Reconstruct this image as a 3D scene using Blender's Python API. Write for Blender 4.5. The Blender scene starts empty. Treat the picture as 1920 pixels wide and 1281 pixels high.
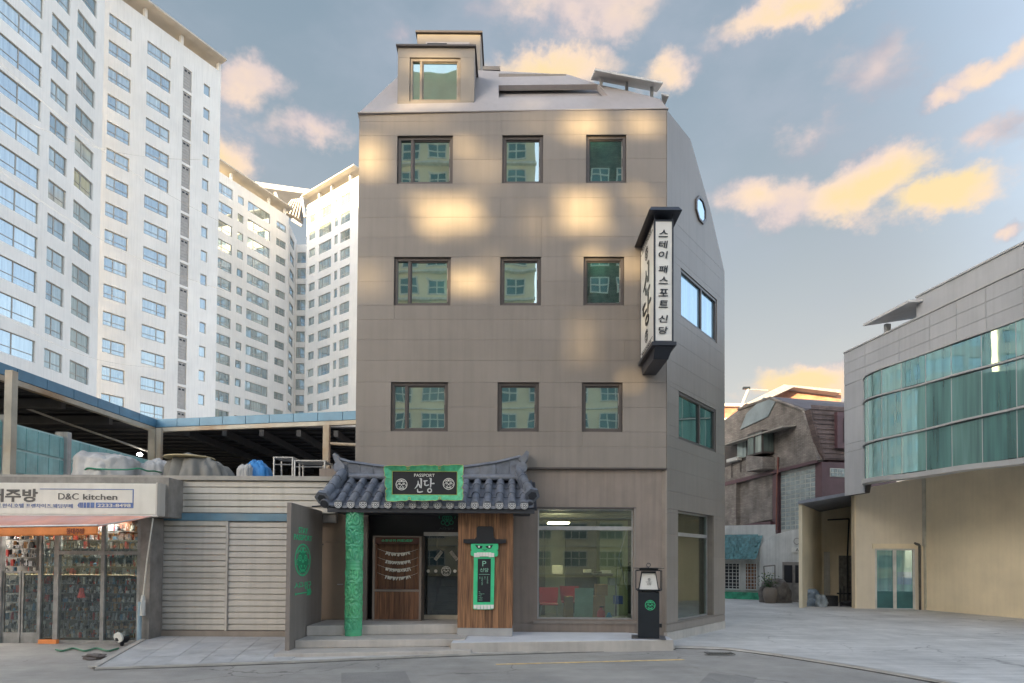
import bpy, math, random
from mathutils import Matrix, Vector
random.seed(7)
R = math.radians
scene = bpy.context.scene
COL = scene.collection
# ------------------------------------------------------------------ camera
FPX, CXP, CYP, PITCH, ROLL, EYE = 1150.0, 960.0, 1024.0, R(1.3), 0.0065, 1.88
cam_d = bpy.data.cameras.new('camera')
cam = bpy.data.objects.new('camera', cam_d)
COL.objects.link(cam)
CR = Matrix.Rotation(R(90) + PITCH, 3, 'X') @ Matrix.Rotation(ROLL, 3, 'Z')
cam.matrix_world = Matrix.Translation((0, 0, EYE)) @ CR.to_4x4()
cam_d.sensor_width = 36
cam_d.lens = 36 * FPX / 1920
cam_d.shift_y = (CYP - 640.5) / 1920
cam_d.clip_start = .1
cam_d.clip_end = 3000
scene.camera = cam
CAMP = Vector((0, 0, EYE))
# ------------------------------------------------------------------ world
SUN_EL = R(11)
SUN_AZ = math.atan2(-.6, -.8)
SD = Vector((math.sin(SUN_AZ) * math.cos(SUN_EL), math.cos(SUN_AZ) * math.cos(SUN_EL), math.sin(SUN_EL)))
world = bpy.data.worlds.new('World')
scene.world = world
world.use_nodes = True
WN, WL = world.node_tree.nodes, world.node_tree.links
WN.clear()
def wn(t, **k):
    n = WN.new(t)
    for a, b in k.items():
        setattr(n, a, b)
    return n
def wmath(op, a, b=None, c=None, clamp=False):
    n = wn('ShaderNodeMath', operation=op, use_clamp=clamp)
    for i, s in enumerate((a, b, c)):
        if s is None: continue
        if isinstance(s, (int, float)): n.inputs[i].default_value = s
        else: WL.new(s, n.inputs[i])
    return n.outputs[0]
sky = wn('ShaderNodeTexSky', sky_type='NISHITA')
sky.sun_disc = False
sky.sun_elevation = SUN_EL
sky.sun_rotation = SUN_AZ
sky.air_density = 1.0
sky.dust_density = 2.4
sky.ozone_density = 1.6
tc = wn('ShaderNodeTexCoord')
sep = wn('ShaderNodeSeparateXYZ')
WL.new(tc.outputs['Generated'], sep.inputs[0])
az = wmath('ARCTAN2', sep.outputs[0], sep.outputs[1])
el = wmath('ARCSINE', sep.outputs[2])
comb = wn('ShaderNodeCombineXYZ')
WL.new(az, comb.inputs[0]); WL.new(el, comb.inputs[1])
def noise(scale, detail, rough=.55, vec=None, seed=0):
    n = wn('ShaderNodeTexNoise')
    n.inputs['Scale'].default_value = scale
    n.inputs['Detail'].default_value = detail
    n.inputs['Roughness'].default_value = rough
    mp = wn('ShaderNodeMapping')
    mp.inputs['Scale'].default_value = (1, 1, 1.9)
    mp.inputs['Location'].default_value = (seed, seed * .7, 0)
    WL.new(vec or tc.outputs['Generated'], mp.inputs[0])
    WL.new(mp.outputs[0], n.inputs['Vector'])
    return n.outputs['Fac']
def azel(px, py):
    d = (CR @ Vector(((px - CXP) / FPX, -(py - CYP) / FPX, -1))).normalized()
    return math.atan2(d.x, d.y), math.asin(d.z)
# clouds: centre, radii (image pixels turned into angles), density, warmth
CL = [(1640, 345, 200, 62, 1.0, 1.0), (1440, 372, 105, 66, .95, .75), (1770, 368, 175, 50, 1.0, 1.0),
      (1040, 125, 150, 50, 1.0, .9), (1240, 118, 58, 58, .85, .7), (1085, 15, 190, 75, .9, .5),
      (1490, 12, 210, 50, 1.0, 1.0), (1850, 122, 120, 38, .9, .6), (1772, 172, 75, 34, .9, .6),
      (1640, 125, 120, 80, .62, .15), (1530, 232, 110, 48, .66, .2), (1850, 258, 120, 46, .66, .3),
      (450, 148, 85, 52, .8, .5), (430, 290, 80, 70, .95, .8), (585, 245, 105, 42, .82, .5),
      (1500, 715, 150, 34, 1.05, 1.3), (1885, 432, 40, 22, .8, .5), (755, 90, 50, 32, .66, .2),
      (330, 130, 200, 60, .6, .4), (2150, 300, 200, 60, .9, .8), (-250, 330, 220, 60, .9, .7), (1350, -180, 300, 90, .9, .8)]
warpn = wn('ShaderNodeTexNoise'); warpn.inputs['Scale'].default_value = 9; warpn.inputs['Detail'].default_value = 6
warpn.inputs['Roughness'].default_value = .62
WL.new(tc.outputs['Generated'], warpn.inputs['Vector'])
wsub = wn('ShaderNodeVectorMath', operation='MULTIPLY_ADD')
WL.new(warpn.outputs['Color'], wsub.inputs[0])
wsub.inputs[1].default_value = (.13, .10, 0); wsub.inputs[2].default_value = (-.065, -.05, 0)
wadd = wn('ShaderNodeVectorMath', operation='ADD')
WL.new(comb.outputs[0], wadd.inputs[0]); WL.new(wsub.outputs[0], wadd.inputs[1])
dens = None; warm = None; shade = None
for (cx, cy, rx, ry, k, wm) in CL:
    a0, e0 = azel(cx, cy)
    a1, _ = azel(cx + rx, cy); _, e1 = azel(cx, cy - ry)
    ra, re = abs(a1 - a0) * 1.22, abs(e1 - e0) * 1.3
    mp = wn('ShaderNodeMapping', vector_type='TEXTURE')
    mp.inputs['Location'].default_value = (a0, e0, 0)
    mp.inputs['Scale'].default_value = (ra, re, 1)
    WL.new(wadd.outputs[0], mp.inputs[0])
    ln = wn('ShaderNodeVectorMath', operation='LENGTH'); WL.new(mp.outputs[0], ln.inputs[0])
    b = wmath('MULTIPLY', wmath('SUBTRACT', 1.0, ln.outputs['Value'], clamp=True), k)
    bw = wmath('MULTIPLY', b, wm)
    dens = b if dens is None else wmath('MAXIMUM', dens, b)
    warm = bw if warm is None else wmath('MAXIMUM', warm, bw)
n1 = noise(11, 8, .6)
n2 = noise(2.6, 9, .6, seed=3.1)
d1 = wmath('ADD', wmath('MULTIPLY', dens, 1.5), wmath('MULTIPLY', wmath('SUBTRACT', n1, .5), 2.1))
dmask = wn('ShaderNodeMapRange', interpolation_type='SMOOTHSTEP')
dmask.inputs['From Min'].default_value = .18; dmask.inputs['From Max'].default_value = .95
WL.new(d1, dmask.inputs['Value'])
gate = wmath('MULTIPLY', dens, 9, clamp=True)
dm = wmath('MULTIPLY', dmask.outputs[0], gate)
# thin veils everywhere
veil = wn('ShaderNodeMapRange', interpolation_type='SMOOTHSTEP')
veil.inputs['From Min'].default_value = .46; veil.inputs['From Max'].default_value = .78
WL.new(n2, veil.inputs['Value'])
up = wmath('GREATER_THAN', sep.outputs[2], 0.0)
bg = wn('ShaderNodeMixRGB'); bg.inputs[0].default_value = 0.0
# sky base tint: mute the sky in view towards a pale grey and a cream horizon
SKYK = .10
hz = wmath('MULTIPLY', wmath('POWER', wmath('SUBTRACT', 1.0, wmath('ABSOLUTE', sep.outputs[2]), clamp=True), 2.7), 1.45, clamp=True)
sdot = wn('ShaderNodeVectorMath', operation='DOT_PRODUCT'); WL.new(tc.outputs['Generated'], sdot.inputs[0]); sdot.inputs[1].default_value = (.50, -.86, .10)
away = wn('ShaderNodeMapRange', interpolation_type='SMOOTHSTEP')   # mutes the sky in view; unseen sky behind and right stays brighter to light the scene
away.inputs['From Min'].default_value = -.44; away.inputs['From Max'].default_value = .15; away.inputs['To Min'].default_value = .93; away.inputs['To Max'].default_value = .0
WL.new(sdot.outputs['Value'], away.inputs['Value'])
mute = wn('ShaderNodeMixRGB'); WL.new(away.outputs[0], mute.inputs[0])
hs = wn('ShaderNodeHueSaturation'); hs.inputs['Saturation'].default_value = .58; WL.new(sky.outputs[0], hs.inputs['Color'])
WL.new(hs.outputs[0], mute.inputs[1]); mute.inputs[2].default_value = (.285, .425, .55, 1)
hmix = wn('ShaderNodeMixRGB')
WL.new(wmath('MULTIPLY', wmath('MULTIPLY', hz, .95), away.outputs[0]), hmix.inputs[0]); WL.new(mute.outputs[0], hmix.inputs[1]); hmix.inputs[2].default_value = (1.22, 1.14, 1.0, 1)
lowg = wmath('POWER', wmath('SUBTRACT', 1.0, wmath('ABSOLUTE', sep.outputs[2]), clamp=True), 9.0)
gmix = wn('ShaderNodeMixRGB'); WL.new(wmath('MULTIPLY', wmath('MULTIPLY', lowg, .8), away.outputs[0]), gmix.inputs[0]); WL.new(hmix.outputs[0], gmix.inputs[1]); gmix.inputs[2].default_value = (1.5, 1.3, 1.02, 1)
vmix = wn('ShaderNodeMixRGB')
WL.new(wmath('MULTIPLY', wmath('MULTIPLY', veil.outputs[0], .6), away.outputs[0]), vmix.inputs[0]); WL.new(gmix.outputs[0], vmix.inputs[1]); vmix.inputs[2].default_value = (.69, .76, .90, 1)
ccol = wn('ShaderNodeValToRGB')
cr = ccol.color_ramp
cr.elements[0].position = 0.0; cr.elements[0].color = (.45, .45, .52, 1)
cr.elements[1].position = 1.0; cr.elements[1].color = (1.0, .78, .42, 1)
e = cr.elements.new(.25); e.color = (.80, .66, .62, 1)
e = cr.elements.new(.55); e.color = (1.0, .77, .58, 1)
wv = wmath('ADD', wmath('MULTIPLY', warm, 1.15), wmath('MULTIPLY', wmath('SUBTRACT', noise(7, 5, .5, seed=8), .5), 1.5), clamp=True)
WL.new(wv, ccol.inputs[0])
cs = wn('ShaderNodeVectorMath', operation='SCALE'); WL.new(ccol.outputs[0], cs.inputs[0]); cs.inputs['Scale'].default_value = 1.5
cmix = wn('ShaderNodeMixRGB')
WL.new(wmath('MULTIPLY', dm, .93), cmix.inputs[0]); WL.new(vmix.outputs[0], cmix.inputs[1]); WL.new(cs.outputs[0], cmix.inputs[2])
bgn = wn('ShaderNodeBackground'); bgn.inputs['Strength'].default_value = SKYK
WL.new(cmix.outputs[0], bgn.inputs['Color'])
wo = wn('ShaderNodeOutputWorld'); WL.new(bgn.outputs[0], wo.inputs[0])
# ------------------------------------------------------------------ sun
sl = bpy.data.lights.new('sun', 'SUN'); sl.energy = 2.5; sl.angle = R(.5); sl.color = (1.0, .73, .35)
so = bpy.data.objects.new('sun', sl); COL.objects.link(so)
so.location = (-30, -40, 60)
so.rotation_mode = 'QUATERNION'
so.rotation_quaternion = SD.to_track_quat('Z', 'Y')
scene.view_settings.view_transform = 'Standard'
scene.view_settings.look = 'None'
scene.view_settings.exposure = 2.8
scene.view_settings.gamma = 1
scene.view_settings.use_curve_mapping = False
scene.render.engine = 'CYCLES'
scene.cycles.max_bounces = 8
scene.cycles.transparent_max_bounces = 12

# ------------------------------------------------------------------ helpers
def lin(c):
    return tuple((x / 12.92 if x <= .04045 else ((x + .055) / 1.055) ** 2.4) for x in c)
def hexc(s):
    return lin(tuple(int(s[i:i + 2], 16) / 255 for i in (0, 2, 4)))
MATS = {}
def mat(name, col, rough=.6, var=.12, scale=2.5, bump=.05, bscale=40, metal=0, spec=.5, streak=0, tint=None, tintv=.0, objvar=0):
    """procedural surface: base colour broken up by two noises, optional vertical rain streaks, fine bump"""
    m = bpy.data.materials.new(name); m.use_nodes = True
    N, L = m.node_tree.nodes, m.node_tree.links
    p = N['Principled BSDF']
    geo = N.new('ShaderNodeNewGeometry')
    n1 = N.new('ShaderNodeTexNoise'); n1.inputs['Scale'].default_value = scale; n1.inputs['Detail'].default_value = 6
    n1.inputs['Roughness'].default_value = .6
    L.new(geo.outputs['Position'], n1.inputs['Vector'])
    cr = N.new('ShaderNodeValToRGB')
    lo = tuple(max(0, x * (1 - var * 1.6)) for x in col); hi = tuple(min(1, x * (1 + var * 1.3)) for x in col)
    cr.color_ramp.elements[0].position = .3; cr.color_ramp.elements[0].color = (*lo, 1)
    cr.color_ramp.elements[1].position = .7; cr.color_ramp.elements[1].color = (*hi, 1)
    L.new(n1.outputs['Fac'], cr.inputs[0])
    out = cr.outputs[0]
    if tint:
        n3 = N.new('ShaderNodeTexNoise'); n3.inputs['Scale'].default_value = scale * .37; n3.inputs['Detail'].default_value = 5
        L.new(geo.outputs['Position'], n3.inputs['Vector'])
        mr = N.new('ShaderNodeMapRange'); mr.inputs['From Min'].default_value = .45; mr.inputs['From Max'].default_value = .72
        mr.inputs['To Max'].default_value = tintv
        L.new(n3.outputs['Fac'], mr.inputs['Value'])
        mx = N.new('ShaderNodeMixRGB'); L.new(mr.outputs[0], mx.inputs[0]); L.new(out, mx.inputs[1]); mx.inputs[2].default_value = (*tint, 1)
        out = mx.outputs[0]
    if streak:
        mp = N.new('ShaderNodeMapping'); mp.inputs['Scale'].default_value = (7, 7, .35)
        L.new(geo.outputs['Position'], mp.inputs[0])
        n2 = N.new('ShaderNodeTexNoise'); n2.inputs['Scale'].default_value = 1.2; n2.inputs['Detail'].default_value = 7
        L.new(mp.outputs[0], n2.inputs['Vector'])
        mr = N.new('ShaderNodeMapRange'); mr.inputs['From Min'].default_value = .42; mr.inputs['From Max'].default_value = .75
        mr.inputs['To Min'].default_value = 1; mr.inputs['To Max'].default_value = 1 - streak
        L.new(n2.outputs['Fac'], mr.inputs['Value'])
        mx = N.new('ShaderNodeVectorMath'); mx.operation = 'SCALE'
        L.new(out, mx.inputs[0]); L.new(mr.outputs[0], mx.inputs['Scale']); out = mx.outputs[0]
    if objvar:
        oi = N.new('ShaderNodeObjectInfo')
        mr = N.new('ShaderNodeMapRange'); mr.inputs['To Min'].default_value = 1 - objvar; mr.inputs['To Max'].default_value = 1 + objvar
        L.new(oi.outputs['Random'], mr.inputs['Value'])
        mx = N.new('ShaderNodeVectorMath'); mx.operation = 'SCALE'
        L.new(out, mx.inputs[0]); L.new(mr.outputs[0], mx.inputs['Scale']); out = mx.outputs[0]
    L.new(out, p.inputs['Base Color'])
    p.inputs['Roughness'].default_value = rough; p.inputs['Metallic'].default_value = metal
    p.inputs['Specular IOR Level'].default_value = spec
    if bump:
        nb = N.new('ShaderNodeTexNoise'); nb.inputs['Scale'].default_value = bscale; nb.inputs['Detail'].default_value = 4
        L.new(geo.outputs['Position'], nb.inputs['Vector'])
        bp = N.new('ShaderNodeBump'); bp.inputs['Strength'].default_value = bump; bp.inputs['Distance'].default_value = .02
        L.new(nb.outputs['Fac'], bp.inputs['Height']); L.new(bp.outputs[0], p.inputs['Normal'])
    return m
def ground_mat(name, col, stain, streakk=.25, crack=.6, grain=.3):
    m = bpy.data.materials.new(name); m.use_nodes = True
    N, L = m.node_tree.nodes, m.node_tree.links
    p = N['Principled BSDF']; geo = N.new('ShaderNodeNewGeometry')
    def nz(scale, detail, sc=(1, 1, 1), rough=.6):
        mp = N.new('ShaderNodeMapping'); mp.inputs['Scale'].default_value = sc; L.new(geo.outputs['Position'], mp.inputs[0])
        n = N.new('ShaderNodeTexNoise'); n.inputs['Scale'].default_value = scale; n.inputs['Detail'].default_value = detail; n.inputs['Roughness'].default_value = rough
        L.new(mp.outputs[0], n.inputs['Vector']); return n.outputs['Fac']
    def mr(v, a, b, c, d):
        r = N.new('ShaderNodeMapRange'); r.inputs['From Min'].default_value = a; r.inputs['From Max'].default_value = b; r.inputs['To Min'].default_value = c; r.inputs['To Max'].default_value = d
        L.new(v, r.inputs['Value']); return r.outputs[0]
    def mul(a, b):
        r = N.new('ShaderNodeMath'); r.operation = 'MULTIPLY'; L.new(a, r.inputs[0]); L.new(b, r.inputs[1]); return r.outputs[0]
    k = mr(nz(.55, 8), .32, .68, .80, 1.14)
    k = mul(k, mr(nz(3.1, 6), .3, .7, .93, 1.07))
    k = mul(k, mr(nz(1.0, 7, (.5, 6, 1)), .3, .7, 1 - streakk * .5, 1 + streakk * .35))
    k = mul(k, mr(nz(170, 2), .3, .7, 1 - grain, 1 + grain))
    k = mul(k, mr(nz(1.7, 3, rough=.8), .66, .78, 1, .72))
    v = N.new('ShaderNodeTexVoronoi'); v.feature = 'DISTANCE_TO_EDGE'; v.inputs['Scale'].default_value = .55
    wp = N.new('ShaderNodeTexNoise'); wp.inputs['Scale'].default_value = 2.2; wp.inputs['Detail'].default_value = 6; L.new(geo.outputs['Position'], wp.inputs['Vector'])
    sc = N.new('ShaderNodeVectorMath'); sc.operation = 'MULTIPLY_ADD'; L.new(wp.outputs['Color'], sc.inputs[0]); sc.inputs[1].default_value = (.7, .7, 0); L.new(geo.outputs['Position'], sc.inputs[2])
    L.new(sc.outputs[0], v.inputs['Vector'])
    cm = mul(mr(v.outputs['Distance'], 0, .012, 1, 0), mr(nz(.35, 3), .48, .60, 0, 1))
    ck = mr(cm, 0, 1, 1, 1 - crack); k = mul(k, ck)
    c = N.new('ShaderNodeMixRGB'); L.new(mr(nz(.8, 5), .5, .72, 0, .8), c.inputs[0]); c.inputs[1].default_value = (*col, 1); c.inputs[2].default_value = (*stain, 1)
    s = N.new('ShaderNodeVectorMath'); s.operation = 'SCALE'; L.new(c.outputs[0], s.inputs[0]); L.new(k, s.inputs['Scale'])
    L.new(s.outputs[0], p.inputs['Base Color']); p.inputs['Roughness'].default_value = .8
    bp = N.new('ShaderNodeBump'); bp.inputs['Strength'].default_value = .5; bp.inputs['Distance'].default_value = .01
    L.new(k, bp.inputs['Height']); L.new(bp.outputs[0], p.inputs['Normal'])
    return m
def wood(name, c0, c1, vertical=True):
    m = bpy.data.materials.new(name); m.use_nodes = True
    N, L = m.node_tree.nodes, m.node_tree.links
    p = N['Principled BSDF']; geo = N.new('ShaderNodeNewGeometry'); oi = N.new('ShaderNodeObjectInfo')
    ad = N.new('ShaderNodeVectorMath'); ad.operation = 'ADD'
    sc = N.new('ShaderNodeVectorMath'); sc.operation = 'SCALE'; sc.inputs['Scale'].default_value = 37
    L.new(oi.outputs['Random'], sc.inputs[0]); L.new(geo.outputs['Position'], ad.inputs[0]); L.new(sc.outputs[0], ad.inputs[1])
    mp = N.new('ShaderNodeMapping'); mp.inputs['Scale'].default_value = (26, 26, 1.1) if vertical else (1.1, 26, 26)
    L.new(ad.outputs[0], mp.inputs[0])
    n = N.new('ShaderNodeTexNoise'); n.inputs['Scale'].default_value = 1.3; n.inputs['Detail'].default_value = 8; n.inputs['Distortion'].default_value = .6
    L.new(mp.outputs[0], n.inputs['Vector'])
    cr = N.new('ShaderNodeValToRGB'); cr.color_ramp.elements[0].position = .3; cr.color_ramp.elements[0].color = (*c0, 1)
    cr.color_ramp.elements[1].position = .72; cr.color_ramp.elements[1].color = (*c1, 1)
    L.new(n.outputs['Fac'], cr.inputs[0])
    mr = N.new('ShaderNodeMapRange'); mr.inputs['To Min'].default_value = .72; mr.inputs['To Max'].default_value = 1.25
    L.new(oi.outputs['Random'], mr.inputs['Value'])
    s2 = N.new('ShaderNodeVectorMath'); s2.operation = 'SCALE'; L.new(cr.outputs[0], s2.inputs[0]); L.new(mr.outputs[0], s2.inputs['Scale'])
    L.new(s2.outputs[0], p.inputs['Base Color']); p.inputs['Roughness'].default_value = .55
    bp = N.new('ShaderNodeBump'); bp.inputs['Strength'].default_value = .25; bp.inputs['Distance'].default_value = .004
    L.new(n.outputs['Fac'], bp.inputs['Height']); L.new(bp.outputs[0], p.inputs['Normal'])
    return m
def brick(name, c1, c2, mortar, sx=.22, sz=.07, bump=.5):
    m = bpy.data.materials.new(name); m.use_nodes = True
    N, L = m.node_tree.nodes, m.node_tree.links
    p = N['Principled BSDF']
    geo = N.new('ShaderNodeNewGeometry'); sp = N.new('ShaderNodeSeparateXYZ'); L.new(geo.outputs['Position'], sp.inputs[0])
    ad = N.new('ShaderNodeMath'); ad.operation = 'ADD'; L.new(sp.outputs[0], ad.inputs[0]); L.new(sp.outputs[1], ad.inputs[1])
    cb = N.new('ShaderNodeCombineXYZ'); L.new(ad.outputs[0], cb.inputs[0]); L.new(sp.outputs[2], cb.inputs[1])
    b = N.new('ShaderNodeTexBrick'); b.inputs['Scale'].default_value = 1
    b.inputs['Brick Width'].default_value = sx; b.inputs['Row Height'].default_value = sz; b.inputs['Mortar Size'].default_value = .008
    b.inputs['Color1'].default_value = (*c1, 1); b.inputs['Color2'].default_value = (*c2, 1); b.inputs['Mortar'].default_value = (*mortar, 1)
    L.new(cb.outputs[0], b.inputs['Vector'])
    n = N.new('ShaderNodeTexNoise'); n.inputs['Scale'].default_value = 1.4; n.inputs['Detail'].default_value = 7
    L.new(geo.outputs['Position'], n.inputs['Vector'])
    mr = N.new('ShaderNodeMapRange'); mr.inputs['From Min'].default_value = .3; mr.inputs['From Max'].default_value = .7
    mr.inputs['To Min'].default_value = .6; mr.inputs['To Max'].default_value = 1.3
    L.new(n.outputs['Fac'], mr.inputs['Value'])
    s = N.new('ShaderNodeVectorMath'); s.operation = 'SCALE'; L.new(b.outputs['Color'], s.inputs[0]); L.new(mr.outputs[0], s.inputs['Scale'])
    L.new(s.outputs[0], p.inputs['Base Color']); p.inputs['Roughness'].default_value = .85
    bp = N.new('ShaderNodeBump'); bp.inputs['Strength'].default_value = bump; bp.inputs['Distance'].default_value = .02; bp.invert = True
    L.new(b.outputs['Fac'], bp.inputs['Height']); L.new(bp.outputs[0], p.inputs['Normal'])
    return m
def coated(name, dark, refl, k, objvar=.5, alt=None):
    """mirror coated pane: the room or blind behind it (dark / alt, by object) under a glossy layer"""
    m = bpy.data.materials.new(name); m.use_nodes = True
    N, L = m.node_tree.nodes, m.node_tree.links
    N.remove(N['Principled BSDF'])
    oi = N.new('ShaderNodeObjectInfo'); geo = N.new('ShaderNodeNewGeometry')
    cr = N.new('ShaderNodeValToRGB'); cr.color_ramp.interpolation = 'LINEAR'
    cr.color_ramp.elements[0].color = (*dark, 1); cr.color_ramp.elements[1].color = (*(alt or tuple(x * 2.2 for x in dark)), 1)
    L.new(oi.outputs['Random'], cr.inputs[0])
    # blinds and curtains: soft vertical folds
    mp = N.new('ShaderNodeMapping'); mp.inputs['Scale'].default_value = (5, 5, .25); L.new(geo.outputs['Position'], mp.inputs[0])
    n = N.new('ShaderNodeTexNoise'); n.inputs['Scale'].default_value = 1.0; n.inputs['Detail'].default_value = 5; L.new(mp.outputs[0], n.inputs['Vector'])
    mr = N.new('ShaderNodeMapRange'); mr.inputs['From Min'].default_value = .3; mr.inputs['From Max'].default_value = .7
    mr.inputs['To Min'].default_value = .55; mr.inputs['To Max'].default_value = 1.35; L.new(n.outputs['Fac'], mr.inputs['Value'])
    s = N.new('ShaderNodeVectorMath'); s.operation = 'SCALE'; L.new(cr.outputs[0], s.inputs[0]); L.new(mr.outputs[0], s.inputs['Scale'])
    d = N.new('ShaderNodeBsdfDiffuse'); L.new(s.outputs[0], d.inputs['Color'])
    g = N.new('ShaderNodeBsdfGlossy'); g.inputs['Color'].default_value = (*refl, 1); g.inputs['Roughness'].default_value = .015
    nb = N.new('ShaderNodeTexNoise'); nb.inputs['Scale'].default_value = 1.1; nb.inputs['Detail'].default_value = 1; L.new(geo.outputs['Position'], nb.inputs['Vector'])
    bp = N.new('ShaderNodeBump'); bp.inputs['Strength'].default_value = .05; bp.inputs['Distance'].default_value = .04
    L.new(nb.outputs['Fac'], bp.inputs['Height']); L.new(bp.outputs[0], g.inputs['Normal'])
    lw = N.new('ShaderNodeLayerWeight'); lw.inputs['Blend'].default_value = .35
    mr2 = N.new('ShaderNodeMapRange'); mr2.inputs['To Min'].default_value = k; mr2.inputs['To Max'].default_value = 1
    L.new(lw.outputs['Fresnel'], mr2.inputs['Value'])
    mx = N.new('ShaderNodeMixShader'); L.new(mr2.outputs[0], mx.inputs[0]); L.new(d.outputs[0], mx.inputs[1]); L.new(g.outputs[0], mx.inputs[2])
    L.new(mx.outputs[0], N['Material Output'].inputs[0])
    return m
def clear_glass(name, tint=(.85, .92, .9), k=.1):
    m = bpy.data.materials.new(name); m.use_nodes = True
    N, L = m.node_tree.nodes, m.node_tree.links
    N.remove(N['Principled BSDF'])
    t = N.new('ShaderNodeBsdfTransparent'); t.inputs['Color'].default_value = (*tint, 1)
    g = N.new('ShaderNodeBsdfGlossy'); g.inputs['Roughness'].default_value = .01; g.inputs['Color'].default_value = (.9, .95, .95, 1)
    lw = N.new('ShaderNodeLayerWeight'); lw.inputs['Blend'].default_value = .3
    mr2 = N.new('ShaderNodeMapRange'); mr2.inputs['To Min'].default_value = k; mr2.inputs['To Max'].default_value = .9
    L.new(lw.outputs['Fresnel'], mr2.inputs['Value'])
    mx = N.new('ShaderNodeMixShader'); L.new(mr2.outputs[0], mx.inputs[0]); L.new(t.outputs[0], mx.inputs[1]); L.new(g.outputs[0], mx.inputs[2])
    L.new(mx.outputs[0], N['Material Output'].inputs[0])
    return m
def lamp_mat(name, col, s):
    m = bpy.data.materials.new(name); m.use_nodes = True
    p = m.node_tree.nodes['Principled BSDF']
    p.inputs['Base Color'].default_value = (*col, 1); p.inputs['Emission Color'].default_value = (*col, 1); p.inputs['Emission Strength'].default_value = s
    return m

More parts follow.
